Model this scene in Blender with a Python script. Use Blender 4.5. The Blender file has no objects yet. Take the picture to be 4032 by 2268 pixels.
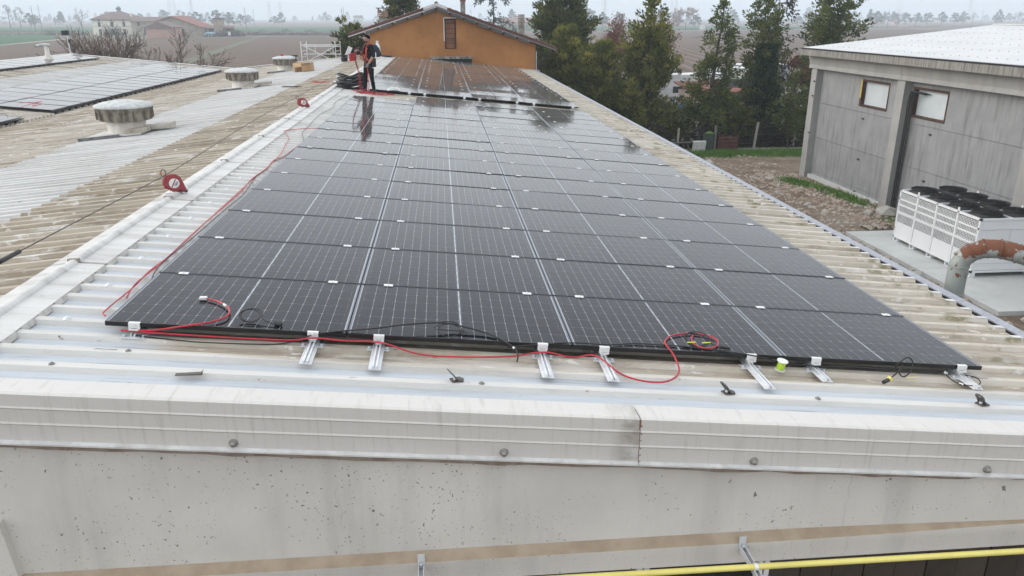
import bpy, bmesh, math, random
import numpy as np
from mathutils import Vector, Matrix

SC = bpy.context.scene
COL = SC.collection
RNG = random.Random(7)
GROUND = -5.7            # heights are written relative to the array corner; everything is lifted at the end
LIFT = 5.7
SLOPE = math.radians(5.466)
T = math.tan(SLOPE)

# ------------------------------------------------------------------ camera
cam_d = bpy.data.cameras.new('camera'); cam = bpy.data.objects.new('camera', cam_d); COL.objects.link(cam)
cam_d.sensor_width = 36.0; cam_d.lens = 26.893; cam_d.clip_start = 0.1; cam_d.clip_end = 20000
_M = [[0.996006, -0.089287, -0.000901], [0.030598, 0.331811, 0.94285], [0.083885, 0.939111, -0.333218]]
cam.matrix_world = Matrix(((_M[0][0], _M[1][0], -_M[2][0], 2.5004), (_M[0][1], _M[1][1], -_M[2][1], -5.4202),
                           (_M[0][2], _M[1][2], -_M[2][2], 2.0855), (0, 0, 0, 1)))
SC.camera = cam

# ------------------------------------------------------------------ sky and sun (hazy, overcast winter day)
SUN_EL, SUN_AZ = math.radians(26), math.radians(-78)
world = bpy.data.worlds.new('World'); SC.world = world; world.use_nodes = True
wn = world.node_tree; wn.nodes.clear()
w_out = wn.nodes.new('ShaderNodeOutputWorld'); w_bg = wn.nodes.new('ShaderNodeBackground')
w_sky = wn.nodes.new('ShaderNodeTexSky'); w_sky.sky_type = 'NISHITA'; w_sky.sun_disc = False
w_sky.sun_elevation = SUN_EL; w_sky.sun_rotation = SUN_AZ; w_sky.dust_density = 3.0; w_sky.air_density = 1.0
w_hs = wn.nodes.new('ShaderNodeHueSaturation'); w_hs.inputs['Saturation'].default_value = 0.5
w_mix = wn.nodes.new('ShaderNodeMixRGB'); w_mix.inputs[0].default_value = 0.66
w_mix.inputs[2].default_value = (8.3, 8.6, 8.9, 1)       # the cloud sheet, even all over
w_gain = wn.nodes.new('ShaderNodeMixRGB'); w_gain.blend_type = 'MULTIPLY'; w_gain.inputs[0].default_value = 1.0; w_gain.inputs[2].default_value = (2.0, 2.0, 2.0, 1)
wn.links.new(w_sky.outputs[0], w_hs.inputs['Color']); wn.links.new(w_hs.outputs[0], w_gain.inputs[1]); wn.links.new(w_gain.outputs[0], w_mix.inputs[1])
wn.links.new(w_mix.outputs[0], w_bg.inputs[0]); wn.links.new(w_bg.outputs[0], w_out.inputs[0])
w_bg.inputs[1].default_value = 0.145
sun_d = bpy.data.lights.new('sun', 'SUN'); sun = bpy.data.objects.new('sun', sun_d); COL.objects.link(sun)
sun_d.energy = 0.5; sun_d.angle = math.radians(40); sun_d.color = (1.0, 0.95, 0.88)
_sd = Vector((math.sin(SUN_AZ) * math.cos(SUN_EL), math.cos(SUN_AZ) * math.cos(SUN_EL), math.sin(SUN_EL)))
sun.rotation_euler = _sd.to_track_quat('Z', 'Y').to_euler()
SC.view_settings.view_transform = 'Standard'; SC.view_settings.look = 'None'
SC.view_settings.exposure = 0.28; SC.view_settings.gamma = 1.0
SC.render.engine = 'CYCLES'
SC.cycles.use_denoising = True
try: SC.cycles.denoiser = 'OPENIMAGEDENOISE'
except Exception: pass
SC.cycles.max_bounces = 6; SC.cycles.diffuse_bounces = 3; SC.cycles.glossy_bounces = 3
SC.cycles.transparent_max_bounces = 6; SC.cycles.volume_bounces = 4; SC.cycles.caustics_reflective = False
SC.cycles.use_adaptive_sampling = True; SC.cycles.adaptive_threshold = 0.02

# ------------------------------------------------------------------ mesh helpers
class MB:
    def __init__(s): s.v = []; s.f = []; s.m = []; s.sm = []
    def add(s, vs, fs, m=0, smooth=False):
        o = len(s.v); s.v += [tuple(p) for p in vs]; s.f += [tuple(i + o for i in f) for f in fs]
        s.m += [m] * len(fs); s.sm += [smooth] * len(fs); return s
    def box(s, x0, x1, y0, y1, z0, z1, m=0, mat=None):
        vs = [(x, y, z) for z in (z0, z1) for y in (y0, y1) for x in (x0, x1)]
        if mat is not None: vs = [mat @ Vector(p) for p in vs]
        return s.add(vs, [(0, 2, 3, 1), (4, 5, 7, 6), (0, 1, 5, 4), (2, 6, 7, 3), (0, 4, 6, 2), (1, 3, 7, 5)], m)
    def quad(s, a, b, c, d, m=0): return s.add([a, b, c, d], [(0, 1, 2, 3)], m)
    def prism(s, poly, axis, a0, a1, m=0):
        # poly: 2D points in the plane normal to axis ('x': (y,z), 'y': (x,z), 'z': (x,y))
        def p3(p, t): return (t, p[0], p[1]) if axis == 'x' else ((p[0], t, p[1]) if axis == 'y' else (p[0], p[1], t))
        n = len(poly); vs = [p3(p, a0) for p in poly] + [p3(p, a1) for p in poly]
        fs = [(i, (i + 1) % n, n + (i + 1) % n, n + i) for i in range(n)] + [tuple(reversed(range(n))), tuple(range(n, 2 * n))]
        return s.add(vs, fs, m)
    def tube(s, path, r, n=6, m=0, cap=True, smooth=True):
        P = [Vector(p) for p in path]; k = len(P); vs = []; up = Vector((0, 0, 1)); prev = None
        for i, p in enumerate(P):
            d = (P[min(i + 1, k - 1)] - P[max(i - 1, 0)])
            if d.length < 1e-9: d = Vector((0, 0, 1))
            d.normalize()
            if prev is None:
                a = d.orthogonal().normalized()
            else:
                a = prev - d * prev.dot(d)
                a = a.normalized() if a.length > 1e-6 else d.orthogonal().normalized()
            prev = a; b = d.cross(a); rr = r[i] if isinstance(r, (list, tuple)) else r
            for j in range(n):
                t = 2 * math.pi * j / n; vs.append(p + (a * math.cos(t) + b * math.sin(t)) * rr)
        fs = [(i * n + j, i * n + (j + 1) % n, (i + 1) * n + (j + 1) % n, (i + 1) * n + j) for i in range(k - 1) for j in range(n)]
        s.add(vs, fs, m, smooth)
        if cap: s.add(vs[:n], [tuple(reversed(range(n)))], m); s.add(vs[-n:], [tuple(range(n))], m)
        return s
    def lathe(s, prof, n=24, c=(0, 0, 0), m=0, smooth=False, wob=0.0, seed=1):
        rg = random.Random(seed); vs = []; k = len(prof)
        wb = [1 + rg.uniform(-wob, wob) for _ in range(n)]
        for r, z in prof:
            for j in range(n):
                t = 2 * math.pi * j / n; vs.append((c[0] + r * wb[j] * math.cos(t), c[1] + r * wb[j] * math.sin(t), c[2] + z))
        fs = [(i * n + j, i * n + (j + 1) % n, (i + 1) * n + (j + 1) % n, (i + 1) * n + j) for i in range(k - 1) for j in range(n)]
        s.add(vs, fs, m, smooth)
        if prof[0][0] > 1e-4: s.add(vs[:n], [tuple(reversed(range(n)))], m)
        if prof[-1][0] > 1e-4: s.add(vs[-n:], [tuple(range(n))], m)
        return s
    def mesh(s, name, mats):
        me = bpy.data.meshes.new(name); me.from_pydata(s.v, [], s.f)
        for k in (mats if isinstance(mats, (list, tuple)) else [mats]): me.materials.append(k)
        me.polygons.foreach_set('material_index', s.m); me.polygons.foreach_set('use_smooth', s.sm)
        me.update(); return me
    def build(s, name, mats, parent=None, loc=None): return ob(name, s.mesh(name, mats), parent, loc)

def ob(name, me, parent=None, loc=None, rot=None, scale=None):
    o = bpy.data.objects.new(name, me); COL.objects.link(o)
    if parent is not None: o.parent = parent
    if loc is not None: o.location = loc
    if rot is not None: o.rotation_euler = rot
    if scale is not None: o.scale = scale
    return o
def tag(o, label, cat, group=None, kind=None):
    o['label'] = label; o['category'] = cat
    if group: o['group'] = group
    if kind: o['kind'] = kind
    return o
def thing(name, label, cat, loc=(0, 0, 0), rot=None, group=None, scale=None):
    return tag(ob(name, None, None, loc, rot, scale), label, cat, group)
def struct(o): o['kind'] = 'structure'; return o
def stuff(o): o['kind'] = 'stuff'; return o
def copy_tree(o, loc=None, rot=None, scale=None, label=None, group=None, parent=None):
    c = o.copy(); COL.objects.link(c); c.parent = parent
    if loc is not None: c.location = loc
    if rot is not None: c.rotation_euler = rot
    if scale is not None: c.scale = scale
    if label: c['label'] = label
    if group: c['group'] = group
    for ch in list(o.children): copy_tree(ch, parent=c)
    return c
def smooth_path(pts, sub=5):
    P = [Vector(p) for p in pts]; out = []
    for i in range(len(P) - 1):
        p0, p1, p2, p3 = P[max(i - 1, 0)], P[i], P[i + 1], P[min(i + 2, len(P) - 1)]
        for j in range(sub):
            t = j / sub
            out.append(0.5 * ((2 * p1) + (p2 - p0) * t + (2 * p0 - 5 * p1 + 4 * p2 - p3) * t * t + (3 * p1 - p0 - 3 * p2 + p3) * t ** 3))
    out.append(P[-1]); return out
def rp(u, v, off=0.0, x0=0.0, z0=0.0):
    """point on the right-hand slope: u metres down the slope, v along the ridge, off metres off the panel plane"""
    return Vector((x0 + u * math.cos(SLOPE) + off * math.sin(SLOPE), v, z0 - u * math.sin(SLOPE) + off * math.cos(SLOPE)))

# ------------------------------------------------------------------ material helpers
class NT:
    def __init__(s, name):
        s.mat = bpy.data.materials.new(name); s.mat.use_nodes = True; s.t = s.mat.node_tree; s.n = s.t.nodes; s.n.clear()
        s.out = s.n.new('ShaderNodeOutputMaterial'); s.p = s.n.new('ShaderNodeBsdfPrincipled')
        s.l(s.p.outputs[0], s.out.inputs[0])
    def l(s, a, b): s.t.links.new(a, b)
    def put(s, sock, v):
        if isinstance(v, bpy.types.NodeSocket): s.l(v, sock)
        elif isinstance(v, (tuple, list)) and len(v) == 3 and sock.type == 'RGBA': sock.default_value = (*v, 1)
        else: sock.default_value = v
    def pos(s): return s.n.new('ShaderNodeNewGeometry').outputs['Position']
    def obj(s): return s.n.new('ShaderNodeTexCoord').outputs['Object']
    def rnd(s): return s.n.new('ShaderNodeObjectInfo').outputs['Random']
    def attr(s, nm): a = s.n.new('ShaderNodeAttribute'); a.attribute_name = nm; return a.outputs['Fac']
    def sep(s, v):
        q = s.n.new('ShaderNodeSeparateXYZ'); s.l(v, q.inputs[0]); return q.outputs
    def map(s, v, scale=(1, 1, 1), rot=(0, 0, 0), loc=(0, 0, 0)):
        m = s.n.new('ShaderNodeMapping'); s.l(v, m.inputs[0]); m.inputs['Scale'].default_value = scale
        m.inputs['Rotation'].default_value = rot; m.inputs['Location'].default_value = loc; return m.outputs[0]
    def noise(s, v, scale=1.0, detail=4, rough=0.55, dist=0.0):
        q = s.n.new('ShaderNodeTexNoise'); s.l(v, q.inputs['Vector']); q.inputs['Scale'].default_value = scale
        q.inputs['Detail'].default_value = detail; q.inputs['Roughness'].default_value = rough; q.inputs['Distortion'].default_value = dist
        return q.outputs['Fac']
    def voro(s, v, scale=1.0, feat='F1', rand=1.0):
        q = s.n.new('ShaderNodeTexVoronoi'); s.l(v, q.inputs['Vector']); q.inputs['Scale'].default_value = scale
        q.feature = feat; q.inputs['Randomness'].default_value = rand; return q.outputs['Distance']
    def math(s, op, a, b=0.0, clamp=False):
        q = s.n.new('ShaderNodeMath'); q.operation = op; q.use_clamp = clamp; s.put(q.inputs[0], a); s.put(q.inputs[1], b); return q.outputs[0]
    def step(s, v, a, b):
        q = s.n.new('ShaderNodeMapRange'); q.interpolation_type = 'SMOOTHSTEP'; s.put(q.inputs[0], v)
        q.inputs[1].default_value = a; q.inputs[2].default_value = b; return q.outputs[0]
    def mix(s, f, a, b, mode='MIX'):
        q = s.n.new('ShaderNodeMixRGB'); q.blend_type = mode; s.put(q.inputs[0], f); s.put(q.inputs[1], a); s.put(q.inputs[2], b); return q.outputs[0]
    def bump(s, h, strength=0.3, dist=0.01):
        q = s.n.new('ShaderNodeBump'); q.inputs['Strength'].default_value = strength; q.inputs['Distance'].default_value = dist
        s.l(h, q.inputs['Height']); s.l(q.outputs[0], s.p.inputs['Normal']); return s
    def done(s, color, rough=0.6, metal=0.0, spec=0.5, ior=None):
        s.put(s.p.inputs['Base Color'], color); s.put(s.p.inputs['Roughness'], rough); s.put(s.p.inputs['Metallic'], metal)
        s.p.inputs['Specular IOR Level'].default_value = spec
        if ior: s.p.inputs['IOR'].default_value = ior
        return s.mat
def simple(name, c1, c2=None, scale=3.0, rough=0.6, metal=0.0, bump=0.0, spec=0.5, dirt=None, vary=0.0, world=False, stretch=(1, 1, 1)):
    """mottled paint, cloth, plastic, metal: two close tones, optional dirt patches and a tone per piece"""
    m = NT(name); v = m.map(m.pos() if world else m.obj(), stretch); c2 = c2 or tuple(x * 0.82 for x in c1)
    n = m.noise(v, scale, 5); col = m.mix(m.step(n, 0.35, 0.65), c1, c2)
    if dirt: col = m.mix(m.math('MULTIPLY', m.step(m.noise(v, scale * 2.3, 6, 0.7), 0.5, 0.72), dirt[3]), col, dirt[:3])
    if vary:
        r = m.rnd(); col = m.mix(vary, col, m.mix(r, (0.25, 0.25, 0.25), (1.6, 1.6, 1.6)), 'MULTIPLY')
    if bump: m.bump(m.noise(v, scale * 6, 6), bump, 0.01)
    return m.done(col, rough, metal, spec)
# ------------------------------------------------------------------ roof and wall materials
def roof_mat(name, clean, beige, clean_fn, dirt=0.5, seed=0.0, dark=(0.10, 0.08, 0.06), streak=0.0, moss=False):
    """fibre-cement / painted sheet: clean paint, weathered beige, brown run-off streaks along the fall, lichen chips"""
    m = NT(name); p = m.pos(); x, y, z = m.sep(p)
    st = m.map(p, (0.55, 5.0, 1.0), loc=(seed, seed, 0)); fine = m.map(p, (3.0, 9.0, 3.0), loc=(seed, 0, 0))
    n_big = m.noise(m.map(p, (0.5, 0.6, 1)), 1.0, 4); n_st = m.noise(st, 1.0, 6, 0.62); n_f = m.noise(fine, 2.2, 6, 0.7)
    mask = clean_fn(m, x, y, n_big)                                   # 1 = weathered, 0 = clean
    c = m.mix(m.step(n_st, 0.35, 0.7), clean, tuple(q * 0.86 for q in clean))
    b = m.mix(m.step(n_st, 0.3, 0.7), beige, tuple(q * k for q, k in zip(beige, (0.66, 0.62, 0.56))))
    col = m.mix(mask, c, b)
    brown = m.math('MULTIPLY', m.step(m.math('ADD', m.math('MULTIPLY', n_st, 0.6), m.math('MULTIPLY', n_f, 0.4)), 0.50, 0.66), mask)
    col = m.mix(m.math('MULTIPLY', brown, dirt), col, (0.17, 0.125, 0.08))
    blot = m.step(m.noise(m.map(p, (0.9, 1.6, 1), loc=(seed, 7, 0)), 0.9, 5, 0.62), 0.40, 0.66)
    col = m.mix(m.math('MULTIPLY', m.math('MULTIPLY', blot, mask), dirt * 0.55), col, tuple(q * 0.62 for q in beige))
    worn = m.step(m.noise(m.map(p, (0.7, 1.9, 1), loc=(2, 5 + seed, 0)), 1.1, 6, 0.7), 0.54, 0.64)
    col = m.mix(m.math('MULTIPLY', m.math('MULTIPLY', worn, mask), dirt * 0.75), col, (0.64, 0.63, 0.60))
    chips = m.step(m.noise(m.map(p, (2.2, 6.0, 1), loc=(3 + seed, 0, 0)), 2.4, 4, 0.6), 0.61, 0.66)
    col = m.mix(m.math('MULTIPLY', m.math('MULTIPLY', chips, mask), 0.75), col, (0.66, 0.64, 0.60))
    spots = m.step(m.noise(m.map(p, (4, 11, 1), loc=(9, seed, 0)), 2.0, 5, 0.65), 0.66, 0.73)
    col = m.mix(m.math('MULTIPLY', spots, 0.75), col, dark)
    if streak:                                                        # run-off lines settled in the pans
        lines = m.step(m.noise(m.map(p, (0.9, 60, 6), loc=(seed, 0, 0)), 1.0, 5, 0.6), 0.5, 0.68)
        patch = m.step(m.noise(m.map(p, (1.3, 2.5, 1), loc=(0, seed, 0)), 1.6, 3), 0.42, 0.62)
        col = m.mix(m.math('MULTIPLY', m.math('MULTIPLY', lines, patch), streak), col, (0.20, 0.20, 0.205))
    if moss:
        ms = m.math('MULTIPLY', m.step(x, 6.9, 7.7), m.step(m.noise(m.map(p, (2.6, 5, 1), loc=(1, seed, 0)), 1.5, 5, 0.65), 0.53, 0.66))
        col = m.mix(m.math('MULTIPLY', ms, 0.75), col, (0.17, 0.155, 0.06))
    grime = m.step(m.noise(m.map(p, (6, 40, 6)), 1.0, 6, 0.7), 0.52, 0.8)
    col = m.mix(m.math('MULTIPLY', grime, 0.35), col, (0.33, 0.33, 0.34))
    m.bump(n_f, 0.25, 0.004)
    return m.done(col, 0.62, 0.0, 0.35)
def f_right(m, x, y, n):
    w = m.math('ADD', x, m.math('MULTIPLY', n, 0.8)); a = m.step(w, 0.55, 1.0)
    b = m.step(m.math('ADD', y, m.math('MULTIPLY', n, 0.16)), -0.26, -0.12); return m.math('MULTIPLY', a, b)
def f_one(k): return lambda m, x, y, n: m.math('MULTIPLY', m.step(n, 0.1, 0.45), k)
MT = {}  # second of each roof pair, for the pans: rib shade painted in, with grime
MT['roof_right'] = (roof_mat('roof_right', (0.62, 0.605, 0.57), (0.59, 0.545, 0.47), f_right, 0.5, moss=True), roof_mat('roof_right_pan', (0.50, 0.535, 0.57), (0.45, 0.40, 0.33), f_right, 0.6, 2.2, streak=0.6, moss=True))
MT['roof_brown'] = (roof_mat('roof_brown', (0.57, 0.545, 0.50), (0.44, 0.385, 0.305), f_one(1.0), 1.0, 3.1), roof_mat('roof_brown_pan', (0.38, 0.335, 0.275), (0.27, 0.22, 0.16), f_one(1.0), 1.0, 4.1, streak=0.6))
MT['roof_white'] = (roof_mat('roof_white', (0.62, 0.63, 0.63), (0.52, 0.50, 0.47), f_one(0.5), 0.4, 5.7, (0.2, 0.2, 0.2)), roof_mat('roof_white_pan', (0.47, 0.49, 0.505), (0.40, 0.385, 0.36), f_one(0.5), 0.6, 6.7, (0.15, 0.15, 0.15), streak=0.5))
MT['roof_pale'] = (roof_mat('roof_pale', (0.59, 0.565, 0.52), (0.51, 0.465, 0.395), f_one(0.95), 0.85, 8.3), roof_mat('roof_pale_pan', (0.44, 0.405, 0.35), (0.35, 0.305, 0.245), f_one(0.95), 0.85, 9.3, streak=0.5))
MT['flash'] = roof_mat('flash', (0.68, 0.685, 0.68), (0.55, 0.52, 0.47), f_one(0.35), 0.6, 1.3, streak=0.3)

def concrete(name, base, streak=0.35, pits=1.0, scale=1.0, joint=None):
    m = NT(name); p = m.pos()
    v = m.map(p, (2.2, 2.2, 0.25)); n = m.noise(v, 1.6 * scale, 6, 0.6); n2 = m.noise(p, 0.9 * scale, 5); n3 = m.noise(p, 35, 4)
    dk = tuple(q * 0.62 for q in base); lt = tuple(min(1, q * 1.18) for q in base)
    col = m.mix(m.step(n2, 0.3, 0.7), base, lt); col = m.mix(m.math('MULTIPLY', m.step(n, 0.45, 0.72), streak), col, dk)
    d = m.noise(p, 15.0, 2, 0.5); d2 = m.noise(p, 48.0, 1, 0.5); big = m.step(m.noise(p, 1.7, 3), 0.40, 0.6)
    pit = m.math('MULTIPLY', m.math('MAXIMUM', m.step(d, 0.715, 0.735), m.math('MULTIPLY', m.step(d2, 0.70, 0.73), big)), pits)
    col = m.mix(m.math('MULTIPLY', pit, 0.85), col, (0.13, 0.12, 0.105))
    col = m.mix(m.math('MULTIPLY', n3, 0.12), col, dk)
    wv = m.math('ADD', m.sep(p)[0], m.math('MULTIPLY', m.noise(m.map(p, (1, 1, 5)), 1.0, 5, 0.7), 0.16)); crack = m.math('SUBTRACT', 1.0, m.step(m.math('ABSOLUTE', m.math('SUBTRACT', m.math('FRACT', m.math('MULTIPLY', wv, 0.83)), 0.5)), 0.0, 0.0035))
    crack = m.math('MULTIPLY', crack, m.step(m.noise(m.map(p, (.8, .8, 1.6)), 1.3, 2), 0.45, 0.6))
    col = m.mix(m.math('MULTIPLY', crack, 0.35 * pits), col, (0.2, 0.19, 0.17))
    m.bump(m.math('SUBTRACT', n3, pit), 0.35, 0.004)
    return m.done(col, 0.85, 0, 0.25)
MT['beam'] = concrete('beam', (0.575, 0.55, 0.51), 0.3, 1.0)
MT['grey_concrete'] = concrete('grey_concrete', (0.25, 0.254, 0.258), 0.8, 0.4, 1.4)
MT['grey_pillar'] = concrete('grey_pillar', (0.31, 0.308, 0.298), 0.3, 0.5)
MT['slab'] = concrete('slab', (0.47, 0.48, 0.465), 0.2, 0.1, 0.6)
def eave_concrete():
    m = NT('eave_concrete'); p = m.pos(); z = m.sep(p)[2]
    n = m.noise(m.map(p, (6, 6, 0.5)), 2.0, 6, 0.7); base = m.mix(m.noise(p, 3, 5), (0.30, 0.29, 0.265), (0.22, 0.21, 0.19))
    col = m.mix(m.math('MULTIPLY', m.step(n, 0.42, 0.68), 0.7), base, (0.07, 0.068, 0.06)); m.bump(n, 0.2, 0.005)
    return m.done(col, 0.9, 0, 0.2)
MT['eave_concrete'] = eave_concrete()
MT['chamfer'] = simple('chamfer', (0.33, 0.255, 0.18), (0.40, 0.32, 0.235), 5, 0.95, world=True, bump=0.2)
def fascia_mat():
    m = NT('fascia'); p = m.pos(); n = m.noise(m.map(p, (9, 1, 0.7)), 3.0, 5, 0.65); n2 = m.noise(p, 1.2, 4)
    col = m.mix(n2, (0.61, 0.59, 0.55), (0.56, 0.54, 0.505)); col = m.mix(m.math('MULTIPLY', m.step(n, 0.5, 0.72), 0.38), col, (0.36, 0.34, 0.30))
    x = m.sep(p)[0]; sm_ = m.math('MULTIPLY', m.math('MULTIPLY', m.step(x, 3.52, 3.72), m.math('SUBTRACT', 1.0, m.step(x, 3.748, 3.756))), m.step(m.noise(m.map(p, (3, 1, 5)), 2.0, 5), 0.3, 0.62))
    col = m.mix(m.math('MULTIPLY', sm_, 0.75), col, (0.23, 0.20, 0.165))
    return m.done(col, 0.42, 0, 0.4)
MT['fascia'] = fascia_mat()
MT['fascia_edge'] = simple('fascia_edge', (0.68, 0.67, 0.65), None, 6, 0.5, dirt=(0.3, 0.27, 0.22, 0.35), world=True)
MT['mortar'] = simple('mortar', (0.34, 0.29, 0.24), (0.24, 0.19, 0.15), 9, 0.95, bump=0.6, world=True)
MT['galv'] = simple('galv', (0.74, 0.755, 0.77), (0.64, 0.655, 0.67), 14, 0.42, 0.3)
MT['alu'] = simple('alu', (0.82, 0.82, 0.80), (0.76, 0.76, 0.75), 9, 0.42, 0.25)
MT['dark_steel'] = simple('dark_steel', (0.14, 0.13, 0.12), (0.09, 0.085, 0.08), 9, 0.5, 0.6, dirt=(0.2, 0.1, 0.05, 0.4))
MT['black_metal'] = simple('black_metal', (0.012, 0.012, 0.013), (0.018, 0.018, 0.02), 6, 0.32, 0.0, spec=0.4)
MT['black'] = simple('black', (0.012, 0.012, 0.012), (0.02, 0.02, 0.02), 8, 0.5)
MT['red_cable'] = simple('red_cable', (0.52, 0.028, 0.045), (0.40, 0.02, 0.035), 7, 0.42)
MT['white'] = simple('white', (0.78, 0.78, 0.77), None, 5, 0.5)
MT['yellow'] = simple('yellow', (0.78, 0.69, 0.20), (0.72, 0.62, 0.17), 3, 0.4, dirt=(0.45, 0.36, 0.12, 0.25))
MT['rubber'] = simple('rubber', (0.24, 0.23, 0.21), None, 5, 0.7)
MT['brown_board'] = simple('brown_board', (0.055, 0.045, 0.036), (0.04, 0.033, 0.027), 3, 0.45, vary=0.35)

# ------------------------------------------------------------------ the workshop under the array
RIDGE_X, EAVE_X, VALLEY_X, RIDGE2_X = -0.84, 8.09, -10.44, -20.3
Y_VERGE, Y_BACK_R, Y_BACK_L = -0.97, 41.55, 46.2
PITCH, CREST, FLANK, RIB = 0.2586, 0.062, 0.022, 0.036
RIDGE_Z = -RIDGE_X * T - 0.10
VALLEY_Z = RIDGE_Z - (RIDGE_X - VALLEY_X) * T
bld = thing('workshop_building', 'long workshop with low ribbed roof, concrete gable beam and folded metal edge trim', 'building', (0, 0, 0))

def sheet_mesh(name, length, mat, ribs=4, cap=True, sag=0.004, seed=1):
    """one ribbed sheet: x from 0 (top) to length (bottom), y over `ribs` pitches; crest at z = 0"""
    rg = random.Random(seed); prof = []
    for k in range(ribs):
        y = k * PITCH
        prof += [(y - CREST / 2, 0), (y + CREST / 2, 0), (y + CREST / 2 + FLANK, -RIB), (y + PITCH - CREST / 2 - FLANK, -RIB)]
    prof.append((ribs * PITCH - CREST / 2, 0))
    b = MB(); nx = max(2, int(length / 1.2)); n = len(prof); vs = []
    for i in range(nx + 1):
        for (y, z) in prof: vs.append((length * i / nx, y, z + rg.uniform(-sag, sag)))
    fs = [(i * n + j, (i + 1) * n + j, (i + 1) * n + j + 1, i * n + j + 1) for i in range(nx) for j in range(n - 1)]
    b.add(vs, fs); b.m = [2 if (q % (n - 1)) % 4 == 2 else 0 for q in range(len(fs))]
    if cap:                                                              # closed rib ends at the lower edge
        for k in range(ribs):
            y = k * PITCH; h = CREST / 2
            b.add([(length, y - h, 0.001), (length, y + h, 0.001), (length, y + h + FLANK, -RIB - 0.012), (length, y - h - FLANK, -RIB - 0.012)], [(0, 3, 2, 1)], 1)
            b.add([(length - 0.11, y - h, 0.004), (length - 0.11, y + h, 0.004), (length + 0.002, y + h, 0.004), (length + 0.002, y - h, 0.004)], [(0, 1, 2, 3)], 1)
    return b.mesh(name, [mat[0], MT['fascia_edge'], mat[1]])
def lay_sheets(x_top, z_top, dirn, length, mat, y0, y1, name='roof_sheet', cap=False, lift=0.0):
    """a course of sheets running away from the ridge: dirn +1 falls to the right, -1 falls to the left"""
    me = [sheet_mesh(name, length, mat, cap=cap, seed=q + int(length * 10)) for q in range(3)]
    w = 4 * PITCH; k = 0; y = y0
    while y < y1 - 0.3:
        if dirn > 0: o = ob(name, me[k % 3], bld, (x_top, y, z_top + lift), (0, SLOPE, 0))
        else: o = ob(name, me[k % 3], bld, (x_top, y + w, z_top + lift), (0, SLOPE, math.pi))
        y += w; k += 1
Y0 = -0.79 - PITCH + CREST / 2
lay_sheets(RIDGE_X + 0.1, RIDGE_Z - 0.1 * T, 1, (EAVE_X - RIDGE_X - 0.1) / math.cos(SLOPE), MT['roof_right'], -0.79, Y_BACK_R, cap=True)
def along(x): return RIDGE_Z - abs(x - RIDGE_X) * T
def course(x0, x1, mat, lift, y0=-1.05, y1=46.2): lay_sheets(x0, along(x0), -1, (x0 - x1) / math.cos(SLOPE), mat, y0, y1, lift=lift)
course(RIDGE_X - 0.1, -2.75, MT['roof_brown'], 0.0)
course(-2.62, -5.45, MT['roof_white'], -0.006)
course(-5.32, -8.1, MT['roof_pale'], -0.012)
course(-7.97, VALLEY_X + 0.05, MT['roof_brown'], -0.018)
def up2(x): return VALLEY_Z + (VALLEY_X - x) * T
def course2(x0, x1, mat, lift, y0=12.0): lay_sheets(x0, up2(x0), 1, (x1 - x0) / math.cos(SLOPE), mat, y0, 46.2, lift=lift)
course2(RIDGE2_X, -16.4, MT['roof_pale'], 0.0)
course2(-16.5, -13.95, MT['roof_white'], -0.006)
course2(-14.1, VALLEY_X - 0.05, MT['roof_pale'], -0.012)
g = MB(); g.box(VALLEY_X - 0.16, VALLEY_X + 0.16, 5, 46.2, VALLEY_Z - 0.22, VALLEY_Z - 0.09); g.build('valley_gutter', MT['flash'], bld)

# ridge cap in overlapping lengths, right apron with downturned teeth between the ribs
def ridge_piece(n):
    b = MB(); L = n * PITCH
    xr = 0.24; z1 = 0.007; zt = -xr * T
    b.box(-0.02, xr, 0, L + 0.03, -0.004, 0.004, mat=Matrix.Translation((0, 0, z1)) @ Matrix.Rotation(SLOPE, 4, 'Y'))
    b.box(-0.24, 0.02, 0, L + 0.03, -0.004, 0.004, mat=Matrix.Translation((0, 0, z1)) @ Matrix.Rotation(-SLOPE, 4, 'Y'))
    pts = [(-0.03 + 0.045 * math.cos(t), 0.006 + 0.04 * math.sin(t)) for t in [math.pi * k / 6 for k in range(7)]]
    b.prism([(p[0], p[1]) for p in pts], 'y', -0.015, L + 0.02)
    b.box(-0.08, 0.02, L - 0.015, L + 0.015, 0.0, 0.05, 2)
    b.box(0.0, 0.24, L - 0.012, L + 0.012, -0.004, 0.0055, 2, mat=Matrix.Translation((0, 0, z1)) @ Matrix.Rotation(SLOPE, 4, 'Y'))                 # lap joint
    for k in range(n):                                                   # teeth, darker than the cap: shade of their faces painted in
        y = k * PITCH + CREST / 2; e = PITCH - CREST
        b.add([(xr, y, zt + z1 + 0.004), (xr, y + e, zt + z1 + 0.004), (xr + 0.022, y + e - FLANK, zt - RIB + 0.006), (xr + 0.022, y + FLANK, zt - RIB + 0.006)], [(0, 3, 2, 1)], 1)
    return b.mesh('ridge_cap', [MT['flash'], simple('flash_tooth', (0.50, 0.485, 0.45), (0.40, 0.385, 0.35), 6, 0.7, world=True, dirt=(0.16, 0.13, 0.1, 0.6)), simple('lap_joint', (0.36, 0.33, 0.29), (0.25, 0.2, 0.16), 8, 0.8, world=True)])
rm = ridge_piece(10); y = -1.05
while y < 41.3:
    ob('ridge_cap', rm, bld, (RIDGE_X, y, RIDGE_Z)); y += 10 * PITCH
b = MB()
for s_ in (1, -1): b.box(0 if s_ > 0 else -0.4, 0.4 if s_ > 0 else 0, 15, 46.2, 0.0, 0.01, mat=Matrix.Translation((RIDGE2_X, 0, up2(RIDGE2_X) + 0.01)) @ Matrix.Rotation(s_ * SLOPE, 4, 'Y'))
b.build('ridge_cap', MT['flash'], bld)
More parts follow.
